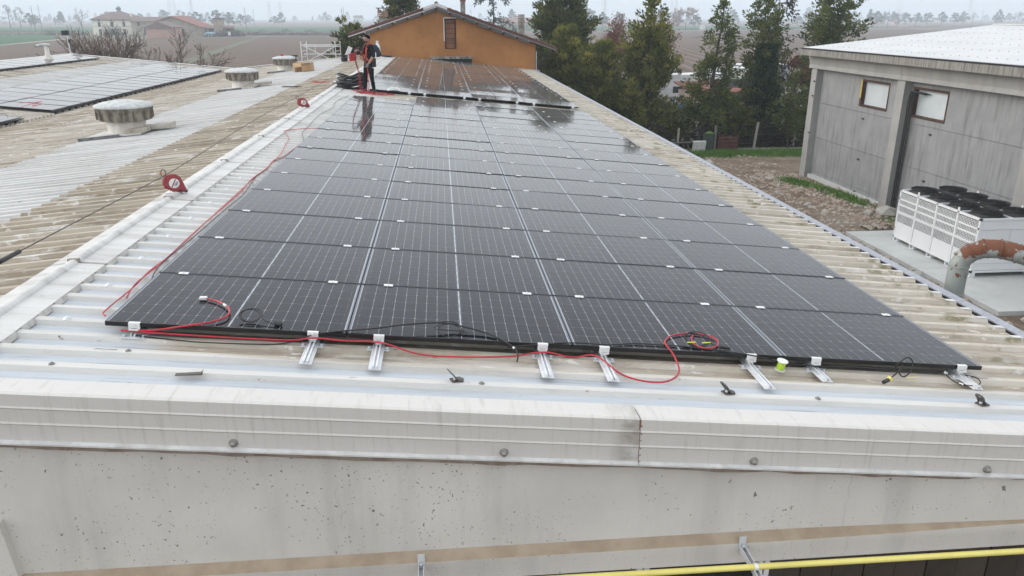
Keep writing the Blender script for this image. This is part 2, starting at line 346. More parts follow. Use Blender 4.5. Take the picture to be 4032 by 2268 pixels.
b = MB(); b.box(-9, 0, 15, 46.2, -0.04, 0, mat=Matrix.Translation((RIDGE2_X, 0, up2(RIDGE2_X))) @ Matrix.Rotation(-SLOPE, 4, 'Y')); b.build('roof_sheet', MT['roof_pale'][0], bld)

# end trims at the back verge
for (xa, za, xb, zb, yy) in ((VALLEY_X, VALLEY_Z, -1.8, along(-1.8), 46.2), (VALLEY_X, VALLEY_Z, RIDGE2_X, up2(RIDGE2_X), 46.2), (-1.0, along(-1.0), 8.35, along(8.35), 41.62)):
    b = MB(); b.add([(xa, yy - 0.22, za + 0.012), (xb, yy - 0.22, zb + 0.012), (xb, yy, zb + 0.03), (xa, yy, za + 0.03), (xa, yy + 0.03, za - 0.25), (xb, yy + 0.03, zb - 0.25)], [(0, 1, 2, 3), (3, 2, 5, 4)]); b.build('verge_trim', MT['fascia_edge'], bld)

# roof screws with washers near the front edge
sm = MB().lathe([(0.022, 0), (0.02, 0.004), (0.009, 0.006), (0.009, 0.013), (0.0, 0.015)], 12, m=0, smooth=True).mesh('screw', MT['rubber'])
for (x, yv) in ((-0.14, -0.63), (-0.13, -0.9), (2.72, -0.64), (2.74, -0.89), (5.23, -0.91), (5.23, -0.65), (0.25, -0.36), (7.6, -0.9), (7.6, -0.66), (1.2, 0.9)):
    k = round((yv + 0.79) / PITCH); ob('screw', sm, bld, (x, -0.79 + k * PITCH if yv > -0.85 else yv, along(x) + 0.001), (0, SLOPE, 0))
sm2 = MB().lathe([(0.03, 0), (0.03, 0.004), (0.014, 0.006), (0.014, 0.018), (0.0, 0.02)], 12, m=0, smooth=True).mesh('screw', MT['galv'])
for k in range(26):
    ob('screw', sm2, bld, (-0.38, 0.25 + k * 0.776, along(-0.35) + 0.001), (0, SLOPE, 0))

# folded edge trim at the gable (two lengths, butt joint with rust) and the concrete beam below it
def edge_trim(x0, x1, name):
    b = MB(); z = lambda x: along(x) + 0.012
    prof = [(-0.78, 0.0), (-0.975, 0.012), (-1.0, 0.004), (-1.004, -0.075), (-1.012, -0.085), (-1.004, -0.095), (-1.004, -0.185), (-1.012, -0.195), (-1.004, -0.205), (-1.004, -0.312), (-1.03, -0.322), (-1.03, -0.334), (-0.95, -0.334)]
    # gentle dents along the length
    n = 14; vs = []
    for i in range(n + 1):
        x = x0 + (x1 - x0) * i / n
        for (yy, dz) in prof: vs.append((x, yy + 0.0015 * math.sin(i * 2.3 + dz * 9), z(x) + dz))
    k = len(prof)
    for i in range(n):
        for j in range(k - 1):
            q = (i * k + j, i * k + j + 1, (i + 1) * k + j + 1, (i + 1) * k + j)
            b.f.append(q); b.m.append(1 if j >= 9 else 0); b.sm.append(False)
    b.v = vs; return b.build(name, [MT['fascia'], MT['fascia_edge']], bld)
edge_trim(-9.0, 3.752, 'edge_trim'); edge_trim(3.757, 8.2, 'edge_trim')
rust = simple('rust', (0.22, 0.11, 0.06), (0.13, 0.07, 0.04), 20, 0.9)
b = MB(); b.box(3.749, 3.760, -1.0035, -0.99, along(3.755) - 0.325, along(3.755) + 0.014); b.build('joint_strip', rust, bld)
for dz in (-0.03, -0.09, -0.14, -0.2, -0.25, -0.3): ob('rivet', MB().lathe([(0.006, 0), (0.0, 0.006)], 8).mesh('rivet', rust), bld, (3.765, -1.0045, along(3.76) + dz), (math.pi / 2, 0, 0))
bolt = MB().lathe([(0.03, 0), (0.028, 0.006), (0.016, 0.01), (0.016, 0.022), (0.0, 0.026)], 14, smooth=True).mesh('bolt', [MT['rubber']])
MT['bolt_steel'] = simple('bolt_steel', (0.33, 0.31, 0.28), None, 8, 0.5, 0.5)
boltc = MB().lathe([(0.017, 0.018), (0.016, 0.03), (0.0, 0.034)], 12, smooth=True).mesh('bolt_head', [MT['bolt_steel']])
for x in (1.11, 2.84, 4.57, 6.31, -0.62):
    o = ob('bolt', bolt, bld, (x, -1.005, along(x) - 0.265), (math.pi / 2, 0, 0)); ob('bolt_head', boltc, o)
b = MB()                                                                  # uneven mortar bed under the trim
n = 90; vs = []; rg = random.Random(5)
for i in range(n + 1):
    x = -9 + 17.15 * i / n; zz = along(x) - 0.318
    vs += [(x, -0.985 + rg.uniform(-0.01, 0.006), zz), (x, -0.975 + rg.uniform(-0.012, 0.012), zz - 0.05 - rg.uniform(0, 0.02)), (x, -0.9, zz - 0.058)]
b.add(vs, [(i * 3 + j, i * 3 + j + 1, i * 3 + 4 + j, i * 3 + 3 + j) for i in range(n) for j in range(2)]); b.build('mortar_bed', MT['mortar'], bld)
# I-shaped gable beam: web, chamfer with settled dust, bottom flange; the web thickens to the right-hand bearing
b = MB(); xs = [-9, -3, -0.42, 0, 1, 2, 3, 4, 5, 5.6, 6.2, 6.8, 7.4, 8.0]
def web_y(x): return -0.93 - (0.066 * min(1, max(0, (x - 5.2) / 1.9)))
rows = []
for x in xs:
    w = web_y(x); zc = -1.44 - 0.0 * x; e = (-1.0 - w) / -0.07
    rows.append([(x, w, along(x) - 0.30), (x, w, zc - 0.008), (x, w - 0.001, zc), (x, -1.0, zc - 0.012 - 0.038 * e), (x, -1.0, -1.655), (x, -0.98, -1.675), (x, -0.55, -1.675), (x, -0.55, along(x) - 0.3)])
vs = [p for r in rows for p in r]; k = 8
for i in range(len(xs) - 1):
    for j in range(k): b.f.append((i * k + j, i * k + (j + 1) % k, (i + 1) * k + (j + 1) % k, (i + 1) * k + j)); b.m.append(1 if j == 2 else 0); b.sm.append(False)
b.v = vs; b.build('gable_beam', [MT['beam'], MT['chamfer']], bld)
b = MB(); b.prism([(-2.0, -1.0), (-0.44, -1.0), (-0.40, -1.44), (-2.0, -1.44)], 'y', -0.985, -0.9); b.build('beam_stiffener', MT['beam'], bld)
# infill under the beam: dark glazing, pale mullions, brown boards
b = MB(); b.box(-9, 8.0, -0.52, -0.4, GROUND, -1.675); b.build('wall_infill', MT['black'], bld)
for x in (3.92, 4.90): b = MB(); b.box(x, x + 0.04, -0.60, -0.525, GROUND + 1, -1.68); b.box(x + 0.055, x + 0.095, -0.60, -0.525, GROUND + 1, -1.68); b.build('window_mullion', MT['white'], bld)
bm_ = MB().box(0, 0.262, -0.02, 0, -3.2, 0).mesh('board', MT['brown_board'])
for k in range(12): ob('board', bm_, bld, (5.02 + k * 0.27, -0.53 - 0.006 * (k % 2), -1.685))
b = MB(); b.box(7.75, 8.0, -0.4, 41.5, GROUND, -1.05); b.build('side_wall', MT['grey_pillar'], bld)
b = MB(); b.box(-9, 7.75, 41.2, 41.5, GROUND, -1.05); b.build('end_wall', MT['grey_pillar'], bld)
b = MB(); b.box(-29, -2.5, 45.9, 46.1, GROUND, -1.1); b.build('end_wall', MT['grey_pillar'], bld)
# eaves gutter in lengths
y = -0.95
ez = along(EAVE_X)
while y < 41.4:
    L = min(6.0, 41.5 - y); b = MB(); o_ = 0.004
    b.box(8.0, 8.20, y, y + L - 0.01, ez - 0.26, ez - 0.25); b.box(7.99, 8.0, y, y + L - 0.01, ez - 0.25, ez - 0.06)
    b.box(8.20, 8.208, y, y + L - 0.01, ez - 0.26, ez - 0.05); b.box(8.165, 8.285, y, y + L - 0.01, ez - 0.05, ez - 0.035, 1); b.box(8.275, 8.285, y, y + L - 0.01, ez - 0.09, ez - 0.05, 1)
    b.build('gutter_length', [simple('gutter_dark', (0.05, 0.05, 0.052), None, 5, 0.7) if y < 0 else bpy.data.materials['gutter_dark'], MT['galv_dull'] if 'galv_dull' in MT else MT.setdefault('galv_dull', simple('galv_dull', (0.36, 0.375, 0.41), (0.29, 0.30, 0.33), 12, 0.65, 0.1, dirt=(0.5, 0.5, 0.52, 0.4)))], bld)
    y += L

# ------------------------------------------------------------------ ventilator turrets on the left slope
def stain(name, base, low):
    m = NT(name); p = m.obj(); z = m.sep(p)[2]; n = m.noise(m.map(p, (3, 3, 1.2)), 2.5, 6, 0.65)
    col = m.mix(m.step(n, 0.4, 0.62), base, low); m.bump(n, 0.3, 0.01); return m.done(col, 0.8, 0, 0.3)
m_cap = stain('vent_drum', (0.27, 0.245, 0.20), (0.12, 0.10, 0.08)); m_neck = stain('vent_neck', (0.74, 0.715, 0.67), (0.62, 0.57, 0.50)); m_dome = stain('vent_dome', (0.56, 0.57, 0.56), (0.42, 0.43, 0.42))
m_skirt = simple('vent_skirt', (0.10, 0.10, 0.10), (0.2, 0.2, 0.2), 6, 0.6)
def vent(x, y, label, scale=1.0):
    zr = along(x); t = thing('roof_ventilator', label, 'ventilator', (x, y, zr), None, 'ventilator turrets on the roof', None)
    MB().lathe([(0.40, -0.25), (0.40, 0.0), (0.40, 0.14), (0.42, 0.32), (0.40, 0.36)], 28, smooth=True).build('neck', m_neck, t)
    MB().lathe([(0.52, 0.29), (0.555, 0.30), (0.56, 0.46), (0.60, 0.55), (0.615, 0.60), (0.58, 0.61)], 20, wob=0.012).build('drum', m_cap, t)
    rb = MB().box(0.545, 0.60, -0.008, 0.008, 0.33, 0.60).mesh('drum_rib', m_cap)
    for k in range(14): ob('drum_rib', rb, t, None, (0, 0, 2 * math.pi * k / 14))
    MB().lathe([(0.62, 0.585), (0.625, 0.615), (0.60, 0.64), (0.45, 0.69), (0.25, 0.725), (0.0, 0.735)], 28, smooth=True).build('dome', m_dome, t)
    b = MB(); R_ = Matrix.Rotation(-SLOPE, 4, 'Y'); b.box(-0.75, 0.55, -0.72, 0.55, 0.004, 0.035, mat=R_); b.build('flashing', MT['roof_white'][0], t)
    b = MB(); b.box(-0.78, 0.10, -0.78, -0.725, -0.03, 0.06, mat=R_); b.build('skirt', m_skirt, t)
    b = MB(); b.box(0.20, 0.62, -0.66, 0.20, 0.036, 0.12, mat=R_); b.box(0.62, 1.05, -0.2, 0.14, 0.036, 0.14, mat=R_); b.build('kerb', MT['roof_pale'][0], t)
    return t
vent(-4.66, 12.95, 'ventilator turret with stained drum and pale dome nearest the red fall block')
vent(-4.98, 25.3, 'middle ventilator turret between the other two, dark drum and pale dome on ribbed roof')
vent(-5.36, 35.9, 'farthest ventilator turret with cardboard boxes at its foot and a drill on its dome')
# ------------------------------------------------------------------ solar panels
def glass(name, c, rough=0.06):
    m = NT(name); n = m.noise(m.map(m.pos(), (0.8, 2.5, 1)), 1.3, 5, 0.65)
    m.put(m.p.inputs['Roughness'], m.math('ADD', m.math('MULTIPLY', n, 0.06), rough - 0.03))
    dust = m.step(m.noise(m.pos(), 3.0, 5, 0.7), 0.55, 0.85)
    m.put(m.p.inputs['Base Color'], m.mix(m.math('MULTIPLY', dust, 0.3), c, tuple(q + 0.006 for q in c)))
    m.p.inputs['Specular IOR Level'].default_value = 0.13
    m.p.inputs['Sheen Weight'].default_value = 0.12; m.p.inputs['Sheen Roughness'].default_value = 0.28; m.p.inputs['Sheen Tint'].default_value = (1.0, 0.95, 0.92, 1)   # added sheen pales the grazing rows, standing in for sky reflection
    return m.mat
m_lam = glass('panel_backsheet', (0.013, 0.013, 0.016)); m_cell = glass('solar_cell', (0.009, 0.0095, 0.015))
m_line = glass('cell_gap', (0.34, 0.335, 0.32)); m_strip = glass('busbar_and_reflection', (0.38, 0.40, 0.44), 0.16)  # last tone: centre busbar, and edge strips that paint a reflection
PL, PW, PT = 1.733, 1.138, 0.035
def frame_mesh():
    b = MB(); w = 0.011
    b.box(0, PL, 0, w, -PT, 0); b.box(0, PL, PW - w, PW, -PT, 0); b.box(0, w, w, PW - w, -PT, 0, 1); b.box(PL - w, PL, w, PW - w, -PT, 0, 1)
    return b.mesh('frame', [MT['black_metal'], simple('frame_side_reflect', (0.13, 0.14, 0.16), None, 8, 0.35, 0.2)])  # short-side bars greyer: reflected sky painted into their colour
CX0, CY0 = 0.052, 0.022; CW = (PL / 2 - CX0 - 0.012) / 9; CH = (PW - 2 * CY0) / 6; GAP = 0.0036
def lam_mesh():
    b = MB(); z = -0.0032; w = 0.011
    b.quad((w, w, z), (PL - w, w, z), (PL - w, PW - w, z), (w, PW - w, z))
    for h in (0, 1):                                                  # pale gap field the cells sit on
        x0 = CX0 + h * (PL / 2 - CX0 + 0.012)
        b.quad((x0 + 0.001, CY0 + 0.001, z + 0.0003), (x0 + 9 * CW - 0.001, CY0 + 0.001, z + 0.0003), (x0 + 9 * CW - 0.001, CY0 + 6 * CH - 0.001, z + 0.0003), (x0 + 0.001, CY0 + 6 * CH - 0.001, z + 0.0003), 1)
    xm = PL / 2                                                       # centre busbar, swollen at the junction spots
    for k in range(6):
        y0, y1 = CY0 + k * CH, CY0 + (k + 1) * CH; ym = (y0 + y1) / 2
        b.add([(xm - 0.0045, y0, z + 0.0006), (xm + 0.0045, y0, z + 0.0006), (xm + 0.0075, ym, z + 0.0006), (xm + 0.0045, y1, z + 0.0006), (xm - 0.0045, y1, z + 0.0006), (xm - 0.0075, ym, z + 0.0006)], [(0, 1, 2, 3, 4, 5)], 2)
    for x in (w + 0.001, PL - w - 0.011): b.quad((x, w + 0.002, z + 0.0004), (x + 0.010, w + 0.002, z + 0.0004), (x + 0.010, PW - w - 0.002, z + 0.0004), (x, PW - w - 0.002, z + 0.0004), 2)  # pale end strips paint the sky reflected on the frame lips
    b.quad((0.03, PW - w - 0.005, z + 0.0004), (PL - 0.03, PW - w - 0.005, z + 0.0004), (PL - 0.03, PW - w - 0.001, z + 0.0004), (0.03, PW - w - 0.001, z + 0.0004), 2)  # thin long-edge line of the same painted reflection
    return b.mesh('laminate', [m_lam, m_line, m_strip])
def cell_box(b, x, y):
    z0, z1 = -0.0030, -0.0022; g_ = GAP / 2; c = 0.006
    x0, x1, y0, y1 = x + g_, x + CW - g_, y + g_, y + CH - g_
    top = [(x0 + c, y0), (x1 - c, y0), (x1, y0 + c), (x1, y1 - c), (x1 - c, y1), (x0 + c, y1), (x0, y1 - c), (x0, y0 + c)]
    b.add([(p[0], p[1], z1) for p in top] , [tuple(range(8))])
def cell_xy():
    for h in (0, 1):
        x0 = CX0 + h * (PL / 2 - CX0 + 0.012)
        for i in range(9):
            for j in range(6): yield x0 + i * CW, CY0 + j * CH
b = MB()
for (x, y) in cell_xy(): cell_box(b, x, y)
ME_CELLS = b.mesh('solar_cells', m_cell)
b = MB(); cell_box(b, 0, 0); ME_CELL = b.mesh('solar_cell', m_cell)
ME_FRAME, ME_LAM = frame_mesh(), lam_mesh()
def panel(base, label, group, cells='sheet', tilt=0.22, scale=None, lift=0.0):
    o = thing('solar_panel', label, 'solar panel', base, (math.radians(RNG.gauss(lift, tilt)), SLOPE + math.radians(RNG.gauss(0, tilt * 0.6)), 0), group, scale)
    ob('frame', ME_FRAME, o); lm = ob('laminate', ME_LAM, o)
    if cells == 'each':
        for (x, y) in cell_xy(): ob('solar_cell', ME_CELL, lm, (x, y, 0))
    else: stuff(ob('solar_cells', ME_CELLS, lm))
    return o
PU, PV = 1.742, 1.154
ORD = ('first', 'second', 'third', 'fourth', 'fifth', 'sixth', 'seventh', 'eighth', 'ninth', 'tenth', 'eleventh', 'twelfth', 'thirteenth', 'fourteenth', 'fifteenth', 'sixteenth', 'seventeenth')
for c in range(4):
    for r in range(15 if c == 0 else 16):
        if r == 0: lab, grp = ('black solar panel with short red cable and white taped end lying on it', 'black solar panel crossed by an arching black cable', 'black solar panel carrying the red loop and tangled black coil', 'black solar panel at the array corner beside the lime spool')[c], 'panels of the first row above the trim'
        else: lab, grp = 'black solar panel, %s from the ridge, %s row up from the front roof trim' % (ORD[c], ORD[r]), 'panels of the large front array'
        panel(rp(c * PU, r * PV + 0.01, 0.0), lab, grp, 'each' if r < 2 else 'sheet', 0.06 if r < 4 else 0.16)
V2, S2 = 19.72, 1.262 / PV
for c in range(4):
    for r in range(17):
        panel(rp(c * PU, V2 + r * 1.262, 0.0), 'solar panel, %s from the ridge, %s row from the worker towards the orange house' % (ORD[c], ORD[r]), 'panels of the array below the orange house', 'sheet', 0.36, (1, S2, 1), 0.95 - 0.05 * r)
XA, PA = -10.52, 1.90
SLP = (PA / PU * 0.985, 1.255 / PV * 0.972, 1)
for c in range(2):
    for r in range(17):
        x = XA - (c + 1) * PA; panel((x, 22.1 + r * 1.255, up2(x) + 0.10), 'pale mirroring solar panel, %s column above the valley, %s row from the red loop' % (ORD[c], ORD[r]), 'panels of the array beyond the roof valley', 'sheet', 0.12, SLP)
for r in range(13):
    x = -17.75 - PA; panel((x, 27.9 + r * 1.255, up2(x) + 0.10), 'solar panel of the single strip by the far ridge, %s from the roof end' % ORD[12 - r], 'panels of the strip by the far ridge', 'sheet', 0.12, SLP)
for r in range(3):
    x = -10.55 - PA; panel((x, 16.45 + r * 1.255, up2(x) + 0.10), 'solar panel of the short array corner by the valley, %s from the gap' % ORD[2 - r], 'panels of the short array by the valley', 'sheet', 0.12, SLP)
for (x0, y0, n) in ((XA, 22.1, 17), (-17.75, 27.9, 13), (-10.55, 16.45, 3)):             # feet row under the lower edges
    t = thing('mounting_rail', {22.1: 'dark toothed rail under the lower edge of the wide valley array', 27.9: 'dark rail under the strip of panels by the far ridge', 16.45: 'dark rail under the short array corner by the valley'}[y0], 'rail', (x0, y0, up2(x0) + 0.06))
    MB().box(-0.05, 0.0, 0, n * 1.255, -0.03, 0.0).build('profile', MT['black_metal'], t)
    f_ = MB().box(-0.06, 0.01, -0.05, 0.05, -0.09, -0.03).mesh('rail_foot', MT['black_metal'])
    for k in range(int(n * 1.255 / (2 * PITCH))): ob('rail_foot', f_, t, (0, 0.2 + k * 2 * PITCH, 0))

# mounting rails with end clamps and mid clamps
def rail_profile(L):
    b = MB(); h = 0.062
    b.prism([(-0.045, -h), (0.045, -h), (0.045, -h + 0.004), (0.016, -h + 0.006), (0.016, -0.040), (0.020, -0.036), (0.007, -0.036), (0.007, -h + 0.010), (-0.007, -h + 0.010), (-0.007, -0.036), (-0.020, -0.036), (-0.016, -0.040), (-0.016, -h + 0.006), (-0.045, -h + 0.004)], 'y', 0, L)
    return b.mesh('profile', MT['galv'])
def end_clamp():
    b = MB(); b.box(-0.04, 0.04, -0.012, -0.002, -0.045, 0.004); b.box(-0.04, 0.04, -0.004, 0.014, 0.001, 0.006); b.box(-0.034, 0.034, -0.03, -0.012, -0.048, -0.04)
    b.box(-0.008, 0.008, -0.02, -0.012, -0.02, -0.004); return b.mesh('end_clamp', MT['alu'])
def mid_clamp():
    b = MB(); b.box(-0.04, 0.04, -0.024, 0.024, 0.001, 0.006); b.box(-0.008, 0.008, -0.008, 0.008, 0.006, 0.014); return b.mesh('mid_clamp', MT['alu'])
ME_EC, ME_MC = end_clamp(), mid_clamp()
ME_SP = MB().box(-0.022, 0.022, -0.012, 0.06, -0.0365, -0.0005).mesh('spacer', MT['alu'])
ME_FOOT = MB().box(-0.085, 0.085, -0.03, 0.05, -0.066, -0.060).lathe([(0.011, -0.058), (0.011, -0.046), (0, -0.044)], 8, (0.068, 0, 0)).lathe([(0.011, -0.058), (0.011, -0.046), (0, -0.044)], 8, (-0.068, 0, 0)).mesh('rail_foot', MT['galv'])
RAIL_U = (0.21, 1.49, 1.98, 3.24, 3.73, 4.94, 5.49, 6.77); TIP = (-0.05, -0.36, -0.40, -0.40, -0.41, -0.42, -0.24, -0.25)
RL = ('galvanised rail under the first panel corner with red cable over its clamp', 'galvanised rail stub with side slots left of the first column seam', 'long galvanised rail stub just right of the first column seam', 'galvanised rail stub left of the second column seam under the red cable',
      'galvanised rail stub right of the second column seam crossed by the red cable', 'longest galvanised rail stub beside the lime thread spool', 'short galvanised rail stub right of the lime thread spool', 'galvanised rail stub by the last array corner with a black cable looped over it')
def rails(us, tips, v0, n, pitch, length, labels, group):
    for u, tp, lab in zip(us, tips, labels):
        t = thing('mounting_rail', lab, 'rail', rp(u, v0, -PT), (0, SLOPE, 0), group)
        ob('profile', rail_profile(length - tp), t, (0, tp, 0)); ob('end_clamp', ME_EC, t, (0, 0, PT)); ob('spacer', ME_SP, t)
        ob('rail_foot', ME_FOOT, t, (0, -0.03, 0))
        for k in range(1, n): ob('mid_clamp', ME_MC, t, (0, k * pitch, PT + (0.0 if v0 < 1 else 0.017)))
rails(RAIL_U, TIP, 0.0, 16, PV, 18.5, RL, None)
rails(RAIL_U, [-0.05] * 2 + [-0.3] + [-0.05] * 5, V2, 17, 1.262, 21.4, ['%s rail from the ridge under the array below the orange house' % q for q in ORD[:8]], 'rails under the array below the house')
# ------------------------------------------------------------------ ground, fields, yard
def field_mat(name, c1, c2, ang, pitch, amp=0.5, big=0.01):
    m = NT(name); p = m.map(m.pos(), rot=(0, 0, ang)); x = m.sep(p)[0]
    wob = m.noise(m.map(p, (0.3, 0.02, 1)), 1.0, 3)
    w = m.math('SINE', m.math('ADD', m.math('MULTIPLY', x, 2 * math.pi / pitch), m.math('MULTIPLY', wob, 3.0)))
    n = m.noise(p, 1.3, 6, 0.7); n2 = m.noise(p, big, 4)
    f = m.math('ADD', m.math('MULTIPLY', w, 0.25 * amp), m.math('ADD', m.math('MULTIPLY', n, 0.5), m.math('MULTIPLY', n2, 0.5)))
    m.bump(m.math('ADD', w, n), 0.6, 0.12)
    return m.done(m.mix(m.step(f, 0.25, 0.85), c1, c2), 0.95, 0, 0.15)
A_F = math.atan2(0.157, 0.987)
m_soil = field_mat('soil', (0.108, 0.080, 0.060), (0.165, 0.125, 0.097), A_F, 2.6, 1.3)
m_soil2 = field_mat('soil_far', (0.16, 0.125, 0.10), (0.215, 0.172, 0.142), 0.5, 3.0, 0.3)
m_green = field_mat('green_crop', (0.045, 0.105, 0.05), (0.07, 0.14, 0.065), 0.3, 4.0, 0.2)
m_grass = simple('grass_ground', (0.06, 0.115, 0.02), (0.09, 0.12, 0.04), 1.5, 0.95, world=True, bump=0.5)
m_road = simple('dirt_road', (0.36, 0.34, 0.31), (0.28, 0.26, 0.23), 0.3, 0.95, world=True)
m_ditch = simple('ditch_grass', (0.125, 0.12, 0.075), (0.09, 0.10, 0.055), 0.4, 0.95, world=True, bump=0.4)
m_scrub = simple('scrub', (0.085, 0.075, 0.06), (0.13, 0.115, 0.09), 0.35, 0.95, world=True)
def sheet(name, pts, z, mat):
    b = MB(); b.add([(x, y, GROUND + z) for x, y in pts], [tuple(range(len(pts)))]); return struct(b.build(name, mat))
S = 4000
sheet('ground', [(-S, -S), (S, -S), (S, S), (-S, S)], 0, m_soil2)
sheet('ploughed_field', [(-150, 50), (170, 50), (330, 540), (-40, 380), (-98, 384), (-113, 322), (-160, 300), (-140, 200)], 0.05, m_soil)
sheet('green_field', [(-480, 200), (-128, 250), (-145, 322), (-187, 414), (-480, 405)], 0.08, m_green)
sheet('green_field', [(-900, 486), (-125, 484), (-20, 472), (330, 560), (420, 760), (-88, 716), (-190, 734), (-1200, 730)], 0.10, m_green)
sheet('grass_verge', [(-480, 230), (-126, 242), (-127, 250), (-480, 245)], 0.10, m_ditch)
road = [(-330, 160), (-128.6, 247), (-143, 325), (-125, 327), (-97.5, 345), (-60, 362)]
b = MB(); vs = []
for i, (x, y) in enumerate(road):
    x0, y0 = road[max(i - 1, 0)]; x1, y1 = road[min(i + 1, len(road) - 1)]; L = math.hypot(x1 - x0, y1 - y0); nx, ny = -(y1 - y0) / L, (x1 - x0) / L
    for s_ in (-2.0, 2.0): vs.append((x + nx * s_, y + ny * s_, GROUND + 0.14))
b.add(vs, [(i * 2, i * 2 + 1, i * 2 + 3, i * 2 + 2) for i in range(len(road) - 1)]); struct(b.build('dirt_road', m_road))
b = MB(); b.add([(-42.0 - 1.6, 130, GROUND + 0.12), (-40.4, 130, GROUND + 0.12), (-78.3, 383, GROUND + 0.12), (-81.5, 383, GROUND + 0.12)], [(0, 1, 2, 3)]); struct(b.build('grass_path', m_ditch))
sheet('farm_yard', [(-170, 392), (-150, 335), (-98, 340), (-80, 350), (-85, 385), (-140, 420)], 0.09, m_ditch)
sheet('field_road', [(150, 480), (258, 529), (316, 554), (444, 635), (700, 790), (700, 800), (443, 643), (314, 561), (256, 536), (150, 487)], 0.15, m_road)
m_yard = NT('yard_dirt'); _p = m_yard.pos(); _n = m_yard.noise(_p, 0.8, 6, 0.7); _n2 = m_yard.noise(_p, 5, 6, 0.75); _n3 = m_yard.noise(_p, 0.25, 3)
_c = m_yard.mix(m_yard.step(_n, 0.3, 0.7), (0.135, 0.092, 0.062), (0.245, 0.20, 0.155)); _c = m_yard.mix(m_yard.math('MULTIPLY', m_yard.step(_n2, 0.52, 0.7), 0.6), _c, (0.36, 0.30, 0.255))
_c = m_yard.mix(m_yard.math('MULTIPLY', m_yard.step(_n3, 0.5, 0.7), 0.5), _c, (0.28, 0.25, 0.21)); m_yard.bump(_n2, 0.9, 0.06); m_yard = m_yard.done(_c, 0.95, 0, 0.15)
# yard between the two buildings: uneven surface
def hump(x, y):
    return 0.35 * math.exp(-((x - 19.5) / 1.6) ** 2 - ((y - 26.5) / 5.0) ** 2) + 0.05 * math.sin(x * 2.1 + y) * math.sin(y * 1.3)
b = MB(); nx, ny = 34, 70; X0, X1, Y0_, Y1_ = 8.0, 21.3, 2.0, 40.5
for j in range(ny + 1):
    for i in range(nx + 1):
        x = X0 + (X1 - X0) * i / nx; y = Y0_ + (Y1_ - Y0_) * j / ny; e = min(1, (y - Y0_) / 2, (Y1_ - y) / 1.5, (X1 - x) / 0.6 if y < 33 else 1)
        b.v.append((x, y, GROUND + 0.02 + max(0, e) * max(0, hump(x, y) + RNG.uniform(0, 0.03)) * (0.15 if 11.5 < y < 22 and x > 17.0 else 1)))
for j in range(ny):
    for i in range(nx): b.f.append((j * (nx + 1) + i, j * (nx + 1) + i + 1, (j + 1) * (nx + 1) + i + 1, (j + 1) * (nx + 1) + i)); b.m.append(0); b.sm.append(True)
struct(b.build('yard_dirt', m_yard))
sheet('yard_dirt', [(21.3, 32.9), (30, 32.9), (30, 40.5), (21.3, 40.5)], 0.021, m_yard)
sheet('yard_dirt', [(8, 40.5), (45, 40.5), (45, 100), (8, 100)], 0.06, simple('gravel_yard', (0.27, 0.25, 0.205), (0.20, 0.19, 0.14), 0.7, 0.95, world=True, bump=0.6))
b = MB(); b.box(17.55, 21.2, 12.9, 21.3, GROUND - 0.05, GROUND + 0.16); struct(b.build('concrete_slab', MT['slab']))
b = MB(); b.box(19.3, 29, 8, 12.9, GROUND - 0.05, GROUND + 0.155); struct(b.build('concrete_slab', MT['slab']))
b = MB()
rg = random.Random(3)                                             # strip of grass: blades
def blades(b, n, fx, h0, h1):
    for _ in range(n):
        x, y, z = fx(); h = rg.uniform(h0, h1); a_ = rg.uniform(0, 6.28); w = 0.02; dx, dy = math.cos(a_), math.sin(a_)
        b.add([(x - dy * w, y + dx * w, z), (x + dy * w, y - dx * w, z), (x + dx * h * 0.5, y + dy * h * 0.5, z + h)], [(0, 1, 2)])
def f1():
    x = rg.uniform(17.2, 25.5); y = rg.gauss(39.3, 0.55); return x, min(max(y, 38.0), 40.6), GROUND + 0.03
blades(b, 9000, f1, 0.08, 0.26)
def f2():
    t = rg.random(); x = 19.2 + 0.95 * t + rg.gauss(0, 0.28); y = 30.5 - 5.5 * t + rg.gauss(0, 0.35); return x, y, GROUND + 0.05 + max(0, hump(x, y))
blades(b, 3500, f2, 0.05, 0.2)
def f3(): x = 20.3 + rg.gauss(0, 0.35); y = 22.4 + rg.gauss(0, 0.4); return x, y, GROUND + 0.04
blades(b, 900, f3, 0.08, 0.3)
tag(b.build('grass', simple('grass_blades', (0.07, 0.17, 0.018), (0.10, 0.19, 0.03), 0.8, 0.8, world=True)), 'bright green grass strip along the yard edge and warehouse foot', 'grass', None, 'stuff')
# rubble
m_rub = simple('rubble', (0.33, 0.255, 0.20), (0.40, 0.36, 0.31), 0.9, 0.95, world=True, vary=0.0)
def stone(b, c, r, rg):
    ph = (1 + 5 ** .5) / 2; V = [(-1, ph, 0), (1, ph, 0), (-1, -ph, 0), (1, -ph, 0), (0, -1, ph), (0, 1, ph), (0, -1, -ph), (0, 1, -ph), (ph, 0, -1), (ph, 0, 1), (-ph, 0, -1), (-ph, 0, 1)]
    F = [(0, 11, 5), (0, 5, 1), (0, 1, 7), (0, 7, 10), (0, 10, 11), (1, 5, 9), (5, 11, 4), (11, 10, 2), (10, 7, 6), (7, 1, 8), (3, 9, 4), (3, 4, 2), (3, 2, 6), (3, 6, 8), (3, 8, 9), (4, 9, 5), (2, 4, 11), (6, 2, 10), (8, 6, 7), (9, 8, 1)]
    s = [r * rg.uniform(0.5, 1.1) / 1.9 for _ in range(3)]; s[2] *= 0.7; R_ = Matrix.Rotation(rg.uniform(0, 6), 3, 'Z')
    b.add([Vector(c) + R_ @ Vector((p[0] * s[0] * rg.uniform(.8, 1.2), p[1] * s[1] * rg.uniform(.8, 1.2), p[2] * s[2])) for p in V], F)
b = MB()
